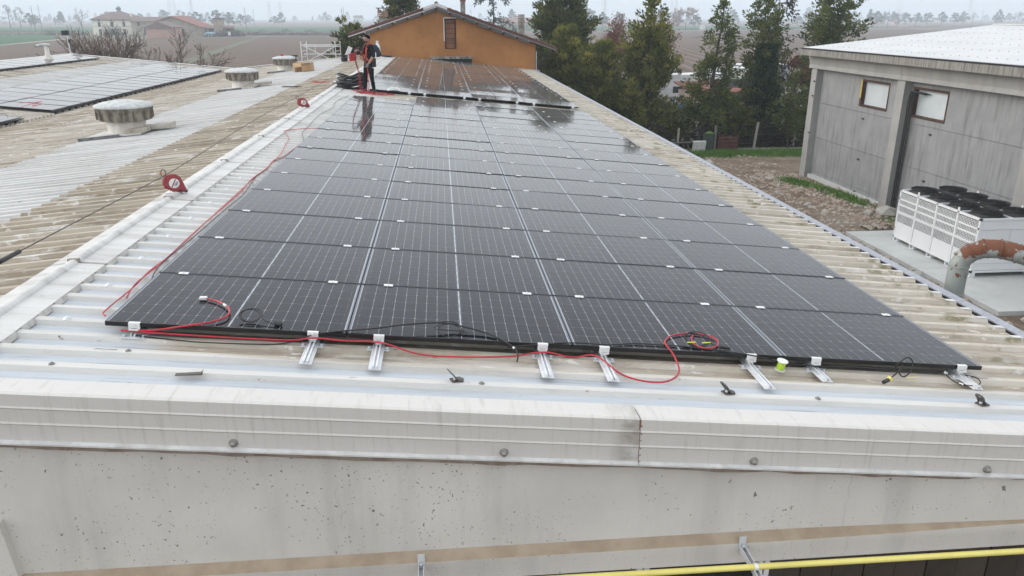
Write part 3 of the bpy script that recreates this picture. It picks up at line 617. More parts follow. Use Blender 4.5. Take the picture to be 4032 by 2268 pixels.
for _ in range(1500):
    if rg.random() < 0.7: x = rg.gauss(19.2, 1.0); y = rg.uniform(21.6, 33)
    else: x = rg.uniform(15.5, 21.0); y = rg.uniform(21.6, 38.5)
    if x > 21.1: continue
    stone(b, (x, y, GROUND + 0.03 + max(0, hump(x, y))), rg.choice((0.05, 0.07, 0.1, 0.14)), rg)
for _ in range(500): x = rg.uniform(15.8, 17.5); stone(b, (x, rg.uniform(9, 22), GROUND + 0.05), rg.choice((0.06, 0.1, 0.16)), rg)
tag(b.build('rubble', m_rub), 'scattered broken brick and stone rubble over the bare yard', 'rubble', None, 'stuff')
m_stone = simple('stone', (0.40, 0.39, 0.36), (0.32, 0.31, 0.28), 2, 0.95, world=True, bump=0.5)
for (x, y, r) in ((20.4, 23.5, .5), (19.7, 23.6, .35), (20.3, 21.9, .25), (17.25, 20.6, .25), (17.2, 19.0, .32), (17.15, 17.6, .22), (17.1, 16.0, .35), (17.2, 14.4, .4), (18.2, 12.4, .3), (16.9, 21.8, .35), (18.0, 25.4, .2), (18.4, 29.4, .22), (17.0, 35.4, .5)):
    b = MB(); stone(b, (0, 0, 0), r, rg); o = b.build('stone', m_stone, None, (x, y, GROUND + 0.02 + max(0, hump(x, y)) + r * 0.12)); tag(o, 'loose grey stone lying on the ground round the concrete slab', 'stone', 'loose stones about the slab')

# ------------------------------------------------------------------ grey precast warehouse on the right
wh = thing('warehouse', 'grey precast concrete warehouse with white ribbed roof and rusty window frames', 'building')
WX, WY0, WY1 = 21.3, -2.0, 32.9; EZ = 0.62
panels_z = [(-0.30, -1.93), (-1.945, -3.63), (-3.645, -5.30), (-5.315, GROUND - 0.1)]
bays = [(25.14, 32.2), (17.54, 24.6), (9.94, 17.0), (2.34, 9.4)]
W_WIN = {0: (26.17, 28.45), 1: (22.2, 24.49)}
W_Z = (-1.70, -0.515)
for bi, (y0, y1) in enumerate(bays):
    for pi, (za, zb) in enumerate(panels_z):
        b = MB()
        if pi == 0 and bi in W_WIN:
            w0, w1 = W_WIN[bi]
            b.box(WX, WX + 0.2, y0, w0, zb, za); b.box(WX, WX + 0.2, w1, y1, zb, za); b.box(WX, WX + 0.2, w0, w1, zb, W_Z[0]); b.box(WX, WX + 0.2, w0, w1, W_Z[1], za)
        else: b.box(WX, WX + 0.2, y0, y1, zb, za)
        b.box(WX - 0.012, WX, y0, y1, zb + 0.0, zb + 0.03)
        b.build('wall_panel', MT['grey_concrete'], wh)
for yc in (32.47, 24.87, 17.27, 9.67, 2.07):
    b = MB(); b.box(WX - 0.33, WX + 0.3, yc - 0.27, yc + 0.27, GROUND - 0.1, -0.32); b.box(WX - 0.30, WX, yc - 0.25, yc + 0.25, -0.32, -0.29); b.build('pillar', MT['grey_pillar'], wh)
for (y0, y1) in ((24.88, 33.0), (17.27, 24.86), (9.67, 17.25), (-2, 9.65)):
    b = MB(); b.prism([(WX - 0.4, -0.29), (WX + 0.3, -0.29), (WX + 0.3, 0.34), (WX - 0.45, 0.34), (WX - 0.40, 0.05), (WX - 0.36, -0.12)], 'y', y0, y1); b.build('eaves_beam', MT['grey_pillar'], wh)
for (y0, y1) in ((25.0, 32.95), (20.5, 24.99), (16.0, 20.49), (8, 15.99), (-2, 7.99)):
    b = MB(); b.box(WX - 0.92, WX - 0.2, y0, y1, 0.33, 0.62); b.build('gutter_beam', MT['eave_concrete'], wh)
b = MB(); b.box(WX - 0.94, WX - 0.75, -2, 33.0, 0.622, 0.672); b.build('edge_strip', MT['black_metal'], wh)
m_wr = simple('warehouse_roof', (0.66, 0.66, 0.655), (0.61, 0.61, 0.605), 0.6, 0.5, world=True)
WS = math.atan2(1.72 - 0.66, 30.6 - 20.55)
b = MB(); pr = []; y = 33.1
while y > -2:
    pr += [(y, 0), (y - 0.06, 0.0), (y - 0.085, -0.03), (y - 0.225, -0.03)]; y -= 0.25
Ls = 10.15; n = len(pr)
b.add([(0, p[0], p[1]) for p in pr] + [(Ls, p[0], p[1]) for p in pr], [(j, j + 1, n + j + 1, n + j) for j in range(n - 1)])
b.build('roof_sheet', m_wr, wh, (WX - 0.75, 0, 0.68)).rotation_euler = (0, -WS, 0)
b = MB(); b.box(0, 12, -2, 33.1, -0.06, 0, mat=Matrix.Rotation(WS, 4, 'Y')); b.build('roof_sheet', m_wr, wh, (30.62, 0, 1.74))
b = MB(); b.box(30.35, 30.9, -2, 33.15, 1.73, 1.77); b.build('ridge_cap', m_wr, wh)
b = MB()
for x in np.arange(21.3, 30.3, 1.5):
    z = 0.68 + (x - WX + 0.75) * math.tan(WS)
    for y in np.arange(0, 33, 0.5): b.lathe([(0.025, 0.0), (0.018, 0.02), (0, 0.022)], 6, (x, y + 0.06, z + 0.0))
stuff(b.build('roof_screws', MT['rubber'], wh))
b = MB(); b.box(WX + 0.3, 40.5, 32.6, 32.8, GROUND, 0.6); b.add([(WX + 0.2, 32.85, 0.55), (41, 32.85, 0.55), (30.6, 32.85, 1.66)], [(0, 1, 2)]); b.build('end_wall', MT['grey_concrete'], wh)
m_rust = simple('rusty_steel', (0.085, 0.04, 0.025), (0.04, 0.025, 0.02), 7, 0.85, dirt=(0.2, 0.11, 0.05, 0.4)); m_yel = simple('yellow_paint', (0.55, 0.42, 0.06), (0.30, 0.20, 0.06), 6, 0.7)
m_pane = simple('frosted_pane', (0.56, 0.60, 0.62), (0.50, 0.545, 0.57), 1.2, 0.35)
for bi, (w0, w1) in W_WIN.items():
    fr = MB(); d_ = 0.09
    fr.box(WX - 0.02, WX + 0.16, w0, w1, W_Z[1] - d_, W_Z[1]); fr.box(WX - 0.02, WX + 0.16, w0, w1, W_Z[0], W_Z[0] + d_); fr.box(WX - 0.02, WX + 0.16, w0, w0 + 0.06, W_Z[0] + d_, W_Z[1] - d_); fr.box(WX - 0.02, WX + 0.16, w1 - 0.14, w1, W_Z[0] + d_, W_Z[1] - d_)
    f_ = fr.build('window', m_rust, wh)
    b = MB(); b.box(WX + 0.155, WX + 0.175, w0 + 0.05, w1 - 0.12, W_Z[0] + d_ - 0.02, W_Z[1] - d_ + 0.02); b.build('pane', m_pane, f_)
    if bi == 0: b = MB(); b.box(WX - 0.035, WX - 0.022, w1 - 0.1, w1, W_Z[0] + 0.35, W_Z[1]); b.build('flaking_paint', m_yel, f_)
for k, (dy, r) in enumerate(((0.0, 0.035), (-0.13, 0.045), (-0.3, 0.025), (-0.42, 0.016))):        # insulated pipes out of the second window and down the wall
    yy = 24.42 + dy; t = [(WX + 0.1, yy - 0.55, -0.75), (WX - 0.1, yy - 0.3, -0.72), (WX - 0.16 - k * 0.02, yy, -0.85), (WX - 0.16 - k * 0.02, yy + 0.02, -2.5), (WX - 0.15 - k * 0.02, yy + 0.05, GROUND + 0.25), (WX - 0.4, yy - 0.3, GROUND + 0.2)]
    b = MB(); b.tube(smooth_path(t, 4), r, 8)
    tag(b.build('insulated_pipe', MT['black']), ['thick black insulated pipe running down beside the warehouse pillar', 'thickest black pipe dropping from the second warehouse window', 'thin black cable hanging from the second warehouse window', 'thinnest black cable down the wall right of the pipes'][k], 'pipe')
hook = MB().box(-0.06, 0.0, -0.06, 0.06, -0.03, 0.03).mesh('wall_anchor', MT['dark_steel'])
for (y, z) in ((27.9, -2.2), (27.8, -4.0), (27.7, -5.45), (22.9, -2.2), (22.8, -4.0), (32.3, -0.9), (32.3, -1.6), (32.2, -3.4)): ob('wall_anchor', hook, wh, (WX - 0.001 if y < 32 else WX - 0.33, y, z))
b = MB(); b.box(WX - 0.2, WX + 0.05, 7, 32.1, GROUND, GROUND + 0.22); b.build('plinth', MT['slab'], wh)

# ------------------------------------------------------------------ chiller
m_wm = simple('white_enamel', (0.82, 0.83, 0.84), (0.79, 0.80, 0.815), 1.0, 0.35); m_mesh = simple('coil_dark', (0.06, 0.065, 0.065), (0.22, 0.23, 0.23), 2.2, 0.6)
CX, CY0c, CY1c, CXW = 18.65, 15.75, 20.05, 2.15
cz0, cz1 = GROUND + 0.30, GROUND + 2.02
ch = thing('chiller', 'long white air cooled chiller with eight black fans on a concrete slab', 'chiller')
b = MB(); b.box(CX + 0.05, CX + CXW - 0.05, CY0c + 0.05, CY1c - 0.05, cz0 + 0.06, cz1 - 0.12); b.build('body', m_wm, ch)
b = MB(); q = 0.07; bw = (CY1c - CY0c) / 4
for x in (CX, CX + CXW - q):
    for k in range(5):
        y = CY0c + k * bw - (0 if k == 0 else (q if k == 4 else q / 2)); b.box(x, x + q, y, y + q, cz0, cz1)
    for z in (cz0, cz0 + 0.88, cz1 - q): b.box(x + 0.002, x + q - 0.002, CY0c, CY1c, z, z + q)
for y in (CY0c, CY1c - q):
    for z in (cz0, cz0 + 0.3, cz1 - q, cz1 - 0.35): b.box(CX, CX + CXW, y + 0.002, y + q - 0.002, z, z + q)
for k in range(1, 4): b.box(CX, CX + CXW, CY0c + k * bw - 0.03, CY0c + k * bw + 0.03, cz1 - 0.06, cz1 - 0.002)
b.box(CX + CXW / 2 - 0.04, CX + CXW / 2 + 0.04, CY0c, CY1c, cz1 - 0.062, cz1 - 0.004)
b.build('casing_frame', m_wm, ch)
for k in range(4):
    y0 = CY0c + k * bw + 0.06; y1 = y0 + bw - 0.12
    for (za, zb, bars) in ((cz0 + 0.98, cz1 - 0.12, 3), (cz0 + 0.58, cz0 + 0.85, 1)):
        b = MB(); b.box(CX + 0.03, CX + 0.04, y0, y1, za, zb, 1)
        ny_, nz_ = 13, int((zb - za) / 0.045)
        for i in range(ny_ + 1): yy = y0 + (y1 - y0) * i / ny_; b.box(CX + 0.012, CX + 0.02, yy - 0.006, yy + 0.006, za, zb)
        for i in range(nz_ + 1): zz = za + (zb - za) * i / nz_; b.box(CX + 0.011, CX + 0.021, y0, y1, zz - 0.006, zz + 0.006)
        for i in range(1, bars): zz = za + (zb - za) * i / bars; b.box(CX + 0.008, CX + 0.022, y0, y1, zz - 0.03, zz + 0.03)
        b.build('grille', [m_wm, m_mesh], ch)
    b = MB(); b.box(CX + 0.012, CX + 0.05, y0, y1, cz0 + 0.07, cz0 + 0.57); b.build('lower_panel', m_wm, ch)
for (x0, x1, za, zb) in ((CX + 0.07, CX + 1.06, cz0 + 0.37, cz1 - 0.36), (CX + 1.08, CX + CXW - 0.07, cz0 + 0.37, cz1 - 0.36), (CX + 0.07, CX + CXW - 0.07, cz0 + 0.08, cz0 + 0.29), (CX + 0.07, CX + CXW - 0.07, cz1 - 0.28, cz1 - 0.08)):
    b = MB(); b.box(x0, x1, CY0c + 0.012, CY0c + 0.05, za, zb); b.build('end_panel', m_wm, ch)
b = MB(); b.box(CX + 0.07, CX + CXW - 0.07, CY0c + 0.07, CY1c - 0.07, cz1 - 0.10, cz1 - 0.065); b.build('deck', MT['black'], ch)
fan_r = MB().lathe([(0.47, 0), (0.47, 0.05), (0.43, 0.11), (0.43, 0.16), (0.45, 0.175), (0.40, 0.18), (0.40, 0.05)], 28, smooth=True).mesh('fan_ring', MT['black'])
fb = MB()
for k in range(7): fb.box(0.09, 0.39, -0.08, 0.08, -0.004, 0.004, mat=Matrix.Rotation(2 * math.pi * k / 7, 4, 'Z') @ Matrix.Rotation(0.5, 4, 'X'))
fb.lathe([(0.1, -0.03), (0.1, 0.04), (0, 0.05)], 14); fan_b = fb.mesh('fan_blades', MT['black_metal'])
gb = MB()
for r in np.linspace(0.06, 0.42, 12): gb.tube([(r * math.cos(t), r * math.sin(t), 0.185 + 0.05 * (1 - r / 0.42)) for t in np.linspace(0, 2 * math.pi, 25)], 0.004, 3, cap=False)
for k in range(8): t = math.pi * k / 4; gb.tube([(0.05 * math.cos(t), 0.05 * math.sin(t), 0.235), (0.43 * math.cos(t), 0.43 * math.sin(t), 0.182)], 0.006, 3)
fan_g = gb.mesh('guard', MT['black_metal'])
for i in range(4):
    for j in range(2):
        o = ob('fan', fan_r, ch, (CX + 0.56 + j * 1.03, CY0c + (i + 0.5) * bw, cz1 - 0.06)); ob('fan_blades', fan_b, o, (0, 0, 0.1)); ob('guard', fan_g, o)
ft = MB().box(-0.09, 0.09, -0.13, 0.13, 0, 0.02).box(-0.09, 0.09, -0.13, -0.09, 0.02, 0.16).box(-0.09, 0.09, 0.09, 0.13, 0.02, 0.16).mesh('foot', m_wm)
for k in range(5):
    for x in (CX + 0.1, CX + CXW - 0.1): ob('foot', ft, ch, (x, CY0c + 0.15 + k * (CY1c - CY0c - 0.3) / 4, GROUND + 0.155))
lug = MB().prism([(-0.05, 0), (0.05, 0), (0.03, 0.14), (-0.03, 0.14)], 'x', 0, 0.02).mesh('lifting_lug', m_wm)
for x in (CX, CX + CXW - 0.02):
    for k in (1, 3): ob('lifting_lug', lug, ch, (x, CY0c + k * bw, cz1 - 0.02))

# ------------------------------------------------------------------ rusted flue elbow by the gutter
m_fl = NT('flue_metal'); _p = m_fl.obj(); _z = m_fl.sep(_p)[2]; _n = m_fl.noise(_p, 4.5, 6, 0.65)
_r = m_fl.step(m_fl.math('ADD', _n, m_fl.math('MULTIPLY', m_fl.step(_z, 0.75, 1.25), 0.10)), 0.575, 0.60)
_c = m_fl.mix(m_fl.noise(m_fl.map(_p, (1, 1, .3)), 6, 5), (0.33, 0.36, 0.34), (0.24, 0.265, 0.25)); _c = m_fl.mix(_r, _c, m_fl.mix(_n, (0.115, 0.045, 0.026), (0.19, 0.08, 0.045)))
m_fl = m_fl.done(_c, m_fl.math('ADD', m_fl.math('MULTIPLY', _r, 0.4), 0.45), 0.15)
fl = thing('flue_pipe', 'rusty grey elbow flue pipe curving outward beside the eaves gutter', 'pipe', (8.70, 2.92, -1.62))
pth = [(0, 0, -0.6), (0, 0, 0.86), (0.03, -0.02, 0.97), (0.10, -0.07, 1.06), (0.19, -0.14, 1.11), (0.32, -0.23, 1.125), (0.46, -0.33, 1.10), (0.60, -0.43, 1.06)]
b = MB(); b.tube(pth, 0.112, 20, smooth=True, cap=False); b.tube([(p[0], p[1], p[2]) for p in pth], 0.106, 20, smooth=True, cap=False); b.build('duct', m_fl, fl)
for (i, f_) in ((1, 0.0), (1, -0.35), (2, 0), (3, 0), (4, 0), (5, 0), (6, 0)):
    a_, c_ = Vector(pth[i]), Vector(pth[i]) - Vector(pth[i - 1]); c_.normalize(); m0 = a_ + Vector((0, 0, f_)) if f_ else a_
    MB().tube([m0 - c_ * 0.012, m0 + c_ * 0.012], 0.122, 20).build('seam_ring', m_fl, fl)

# ------------------------------------------------------------------ orange house behind the array
m_or = NT('orange_render'); _p = m_or.pos(); _n = m_or.noise(_p, 0.7, 5); _n2 = m_or.noise(m_or.map(_p, (1, 1, 0.5)), 1.6, 6, 0.7)
_c = m_or.mix(m_or.step(_n, 0.35, 0.65), (0.45, 0.21, 0.08), (0.36, 0.165, 0.062)); _c = m_or.mix(m_or.math('MULTIPLY', m_or.step(_n2, 0.5, 0.75), 0.5), _c, (0.24, 0.12, 0.055)); m_or.bump(m_or.noise(_p, 30, 3), 0.15, 0.004); m_or = m_or.done(_c, 0.9, 0, 0.2)
m_rt = simple('red_brown_edge', (0.115, 0.042, 0.033), (0.085, 0.034, 0.028), 2, 0.6, world=True); m_tile = simple('clay_tile', (0.20, 0.13, 0.10), (0.13, 0.095, 0.08), 2.5, 0.9, vary=0.3, dirt=(0.12, 0.12, 0.1, 0.5))
m_soff = simple('grey_soffit', (0.27, 0.265, 0.26), (0.23, 0.225, 0.22), 1.5, 0.85, world=True); m_wood = simple('white_purlin', (0.62, 0.60, 0.56), None, 3, 0.7)
HX0, HX1, HY, HY1 = -1.58, 8.15, 41.95, 56.0
hs = thing('orange_house', 'orange rendered house with low red-brown gable roof, bricked-up window and chimneys', 'house')
RX, RZ = 2.35, 2.72; SL = (RZ - 0.33) / (9.3 - RX); SLL = (RZ - 1.12) / (RX + 2.7)
zr = lambda x: RZ - (x - RX) * SL if x > RX else RZ - (RX - x) * SLL
b = MB(); wy0, wy1 = 2.78, 3.46; wz0, wz1 = 0.35, 2.05        # gable wall with the window opening left free
def gz(x): return zr(x) - 0.14
b.add([(HX0, HY, GROUND), (wy0, HY, GROUND), (wy0, HY, gz(wy0)), (RX, HY, gz(RX)), (HX0, HY, gz(HX0))], [(0, 1, 2, 3, 4)])
b.add([(wy1, HY, GROUND), (HX1, HY, GROUND), (HX1, HY, gz(HX1)), (wy1, HY, gz(wy1))], [(0, 1, 2, 3)])
b.add([(wy0, HY, GROUND), (wy1, HY, GROUND), (wy1, HY, wz0), (wy0, HY, wz0)], [(0, 1, 2, 3)])
b.add([(wy0, HY, wz1), (wy1, HY, wz1), (wy1, HY, gz(wy1)), (wy0, HY, gz(wy0))], [(0, 1, 2, 3)])
b.quad((HX1, HY, GROUND), (HX1, HY1, GROUND), (HX1, HY1, gz(HX1)), (HX1, HY, gz(HX1))); b.quad((HX0, HY1, GROUND), (HX0, HY, GROUND), (HX0, HY, gz(HX0)), (HX0, HY1, gz(HX0)))
b.add([(HX0, HY1, GROUND), (HX1, HY1, GROUND), (HX1, HY1, gz(HX1)), (RX, HY1, gz(RX)), (HX0, HY1, gz(HX0))], [(4, 3, 2, 1, 0)])
b.build('wall', m_or, hs)
w_ = MB(); w_.box(wy0 - 0.05, wy0, HY - 0.03, HY + 0.1, wz0 + 0.45, wz1 + 0.05); w_.box(wy0 - 0.05, wy1, HY - 0.03, HY + 0.1, wz1, wz1 + 0.05)
wi = w_.build('bricked_window', MT['white'], hs)
b = MB(); b.box(wy0, wy1, HY + 0.16, HY + 0.2, wz0, wz1); b.box(wy0, wy0 + 0.05, HY + 0.06, HY + 0.16, wz0, wz1); b.box(wy1 - 0.06, wy1, HY + 0.06, HY + 0.16, wz0, wz1); b.build('timber_surround', simple('old_timber', (0.10, 0.055, 0.035), (0.06, 0.035, 0.025), 4, 0.8), wi)
m_blk = simple('hollow_brick', (0.235, 0.105, 0.058), (0.19, 0.08, 0.045), 5, 0.95, vary=0.25, dirt=(0.4, 0.36, 0.3, 0.25))
for k in range(6):
    z0 = wz0 + 0.04 + k * 0.275; b = MB(); b.box(wy0 + 0.07, wy1 - 0.09, HY + 0.07, HY + 0.16, z0, z0 + (0.245 if k < 5 else 0.20)); b.build('block', m_blk, wi)
b = MB(); b.box(1.9, 4.42, HY - 0.35, HY, -0.20, -0.08); b.build('concrete_ledge', simple('mossy_concrete', (0.30, 0.29, 0.26), (0.10, 0.10, 0.085), 5, 0.95, dirt=(0.5, 0.49, 0.45, 0.5)), hs)
b = MB(); b.box(2.3, 4.36, HY - 0.004, HY + 0.05, -0.75, -0.21); b.build('dark_opening', MT['black'], hs)
for side in (1, -1):                                                    # roof slabs, edge boards, soffit lengths, purlin ends, tiles
    xe = 9.35 if side > 0 else -2.75; sl = SL if side > 0 else -SLL; n_ = 9 if side > 0 else 6
    th = math.atan(sl) * 1.0; L = abs(xe - RX) / math.cos(th)
    b = MB(); b.add([(RX, HY - 0.42, RZ + 0.02), (xe, HY - 0.42, zr(xe) + 0.02), (xe, HY1 + 0.4, zr(xe) + 0.02), (RX, HY1 + 0.4, RZ + 0.02), (RX, HY - 0.42, RZ - 0.06), (xe, HY - 0.42, zr(xe) - 0.06), (xe, HY1 + 0.4, zr(xe) - 0.06), (RX, HY1 + 0.4, RZ - 0.06)], [(0, 1, 2, 3), (7, 6, 5, 4), (1, 5, 6, 2), (4, 5, 1, 0), (3, 2, 6, 7)])
    rf = b.build('roof_slope', m_soff, hs)
    b = MB(); e = 0.02; b.add([(RX, HY - 0.46, RZ + 0.13), (xe + side * e, HY - 0.46, zr(xe) + 0.13), (xe + side * e, HY - 0.46, zr(xe) - 0.02), (RX, HY - 0.46, RZ - 0.02), (RX, HY - 0.41, RZ + 0.13), (xe + side * e, HY - 0.41, zr(xe) + 0.13), (xe + side * e, HY - 0.41, zr(xe) - 0.02), (RX, HY - 0.41, RZ - 0.02)], [(0, 1, 2, 3), (4, 7, 6, 5), (0, 4, 5, 1), (3, 2, 6, 7), (1, 5, 6, 2)])
    b.build('edge_board', m_rt, rf)
    b = MB(); b.add([(RX, HY - 0.445, RZ - 0.02), (xe, HY - 0.445, zr(xe) - 0.02), (xe, HY - 0.445, zr(xe) - 0.075), (RX, HY - 0.445, RZ - 0.075), (RX, HY - 0.40, RZ - 0.02), (xe, HY - 0.40, zr(xe) - 0.02), (xe, HY - 0.40, zr(xe) - 0.075), (RX, HY - 0.40, RZ - 0.075)], [(0, 1, 2, 3), (4, 7, 6, 5), (3, 2, 6, 7), (1, 5, 6, 2)])
    b.build('soffit_trim', MT['fascia_edge'] if side < 0 else m_soff, rf)
    for k in range(n_):
        xa = RX + side * (0.05 + k * abs(xe - RX) / n_); xb = RX + side * (-0.09 + (k + 1) * abs(xe - RX) / n_)
        if abs(xb - RX) > abs((HX1 if side > 0 else HX0) - RX) + 0.3: continue
        b = MB(); b.add([(xa, HY - 0.38, zr(xa) - 0.07), (xb, HY - 0.38, zr(xb) - 0.07), (xb, HY - 0.2, zr(xb) - 0.25), (xa, HY - 0.2, zr(xa) - 0.25), (xa, HY + 0.02, zr(xa) - 0.07), (xb, HY + 0.02, zr(xb) - 0.07), (xb, HY + 0.02, zr(xb) - 0.25), (xa, HY + 0.02, zr(xa) - 0.25)], [(0, 1, 2, 3), (3, 2, 6, 7), (0, 3, 7, 4), (1, 5, 6, 2)])
        b.build('soffit_panel', m_soff, rf)
        b = MB(); b.box(xb - 0.03, xb + 0.07, HY - 0.405, HY - 0.2, zr(xb) - 0.13, zr(xb) - 0.078); b.build('purlin_end', m_wood, rf)
    tm = MB(); tm.add([(0.2 * q, 0.085 * math.cos(t), 0.05 * math.sin(t) + 0.02 * (1 - q)) for q in (0, 2.1) for t in [math.pi * k / 5 for k in range(6)]], [(j, j + 1, 7 + j, 6 + j) for j in range(5)] + [(0, 1, 2, 3, 4, 5)][:1]); tme = tm.mesh('roof_tile', m_tile)
    nt = int(L / 0.36)
    for row in range(3):
        for k in range(nt):
            x = RX + side * (abs(xe - RX) * (k + 0.02) / nt); ob('roof_tile', tme, rf, (x, HY - 0.36 + row * 0.19, zr(x) + 0.10), (0, th if side > 0 else -th, 0) if side > 0 else (0, -th, math.pi))
    b = MB(); y = HY + 0.2
    while y < HY1 + 0.3:
        pts = [(y + 0.085 * math.cos(t), 0.05 * math.sin(t)) for t in [math.pi * k / 4 for k in range(5)]]
        b.add([(RX, p[0], RZ + 0.09 + p[1]) for p in pts] + [(xe, p[0], zr(xe) + 0.09 + p[1]) for p in pts], [(j, j + 1, 6 + j, 5 + j) for j in range(4)]); y += 0.19
    stuff(b.build('roof_tiles', m_tile, rf))
b = MB(); b.tube([(RX, HY - 0.45, RZ + 0.13), (RX, HY1 + 0.4, RZ + 0.13)], 0.12, 10); b.build('ridge_tile', m_tile, hs)
b = MB(); b.add([(RX, HY - 0.475, RZ + 0.16), (RX + 0.62, HY - 0.475, zr(RX + 0.62) + 0.155), (RX + 0.62, HY - 0.475, zr(RX + 0.62) + 0.0), (RX, HY - 0.475, RZ + 0.0), (RX - 0.75, HY - 0.475, zr(RX - 0.75) + 0.0), (RX - 0.75, HY - 0.475, zr(RX - 0.75) + 0.155)], [(0, 5, 4, 3), (0, 3, 2, 1)]); b.build('ridge_flashing', MT['fascia_edge'], hs)
b = MB(); b.tube(smooth_path([(9.2, HY - 0.1, 0.28), (9.05, HY - 0.05, 0.05), (8.7, HY + 0.05, -0.25), (8.35, HY + 0.1, -0.5), (8.25, HY + 0.1, -1.2)], 4), 0.045, 8); b.build('downpipe', simple('brown_pipe', (0.04, 0.03, 0.025), None, 3, 0.5), hs)
b = MB(); b.tube([(8.2, HY - 0.05, 0.2), (8.2, HY - 0.05, -1.0)], 0.02, 6); b.build('thin_pipe', MT['galv'], hs)
m_chim = simple('chimney_render', (0.36, 0.34, 0.30), (0.20, 0.185, 0.16), 4, 0.95, dirt=(0.1, 0.09, 0.08, 0.6), bump=0.4); m_chb = simple('chimney_clay', (0.40, 0.26, 0.18), (0.28, 0.18, 0.13), 5, 0.9)
def chimney(x, y, z0, z1, w, style):
    c = MB().box(x - w / 2, x + w / 2, y - w / 2, y + w / 2, z0 - 0.5, z1).build('chimney', m_chim, hs)
    if style == 0:
        for k in range(3): MB().box(x - w * 0.68, x + w * 0.68, y - w * 0.68, y + w * 0.68, z1 + k * 0.1, z1 + 0.075 + k * 0.1).build('course', m_chb, c)
        for sx in (-1, 1):
            for sy in (-1, 1): MB().box(x + sx * w * 0.55 - 0.04, x + sx * w * 0.55 + 0.04, y + sy * w * 0.55 - 0.04, y + sy * w * 0.55 + 0.04, z1 + 0.27, z1 + 0.48).build('cap_post', m_chb, c)
        MB().box(x - w * 0.85, x + w * 0.85, y - w * 0.85, y + w * 0.85, z1 + 0.48, z1 + 0.53).build('cap', m_chim, c)
    elif style == 1: MB().box(x - w * 0.62, x + w * 0.62, y - w * 0.62, y + w * 0.62, z1, z1 + 0.1).build('cap', simple('chimney_red', (0.25, 0.07, 0.05), None, 4, 0.8), c)
    else:
        for k in range(5): MB().lathe([(w * 0.45, 0), (w * 0.62, 0.03), (w * 0.62, 0.06), (w * 0.45, 0.09)], 14, (x, y, z1 + k * 0.1), smooth=True).build('pot_ring', m_chim, c)
chimney(-1.02, 46.0, 1.4, 2.15, 0.46, 0); chimney(4.0, 46.0, 2.2, 3.05, 0.3, 1); chimney(7.75, 46.5, 0.9, 1.8, 0.38, 2)
# ------------------------------------------------------------------ trees
def leaf_mat(name, stops, rough=0.7):
    m = NT(name); t = m.attr('tint'); n = m.noise(m.obj(), 0.7, 3)
    f = m.math('ADD', m.math('MULTIPLY', t, 0.75), m.math('MULTIPLY', n, 0.25))
    r = m.n.new('ShaderNodeValToRGB'); m.l(f, r.inputs[0]); e = r.color_ramp.elements
    while len(e) < len(stops): e.new(0.5)
    for q, (p, c) in zip(e, stops): q.position = p; q.color = (*c, 1)
    mt = m.done(r.outputs[0], rough, 0, 0.25)                # thin leaves: part of the light passes through
    tl = m.n.new('ShaderNodeBsdfTranslucent'); mx = m.n.new('ShaderNodeMixShader'); mx.inputs[0].default_value = 0.48
    m.l(r.outputs[0], tl.inputs[0]); m.l(m.p.outputs[0], mx.inputs[1]); m.l(tl.outputs[0], mx.inputs[2]); m.l(mx.outputs[0], m.out.inputs[0]); return mt
m_bark = simple('bark', (0.085, 0.066, 0.052), (0.045, 0.036, 0.03), 5, 0.95, bump=0.6)
m_barkp = simple('bark_pale', (0.10, 0.085, 0.07), (0.065, 0.055, 0.047), 5, 0.95, bump=0.5)
L_THUJA = leaf_mat('leaf_thuja', [(0.0, (0.052, 0.068, 0.016)), (0.45, (0.137, 0.153, 0.034)), (0.85, (0.33, 0.31, 0.07)), (0.985, (0.390, 0.195, 0.058))])
L_CYP = leaf_mat('leaf_cypress', [(0.0, (0.047, 0.065, 0.023)), (0.5, (0.114, 0.140, 0.044)), (0.9, (0.202, 0.215, 0.065)), (0.99, (0.416, 0.169, 0.072))])
L_CEDAR = leaf_mat('leaf_cedar', [(0.0, (0.044, 0.060, 0.023)), (0.5, (0.104, 0.127, 0.039)), (1.0, (0.260, 0.234, 0.072))])
L_BLUE = leaf_mat('leaf_blue_cedar', [(0.0, (0.065, 0.088, 0.083)), (0.5, (0.143, 0.182, 0.176)), (1.0, (0.247, 0.286, 0.273))])
L_IVY = leaf_mat('leaf_ivy', [(0.0, (0.018, 0.034, 0.016)), (0.6, (0.042, 0.072, 0.034)), (1.0, (0.075, 0.11, 0.05))])
L_RED = leaf_mat('leaf_russet', [(0.0, (0.17, 0.075, 0.06)), (0.5, (0.28, 0.12, 0.09)), (1.0, (0.38, 0.17, 0.10))])
L_BROWN = leaf_mat('leaf_brown', [(0.0, (0.07, 0.035, 0.025)), (1.0, (0.17, 0.075, 0.05))])
L_FAR = leaf_mat('leaf_far', [(0.0, (0.05, 0.055, 0.045)), (1.0, (0.11, 0.115, 0.09))])
L_FARB = leaf_mat('leaf_far_bare', [(0.0, (0.075, 0.065, 0.06)), (1.0, (0.125, 0.105, 0.095))])
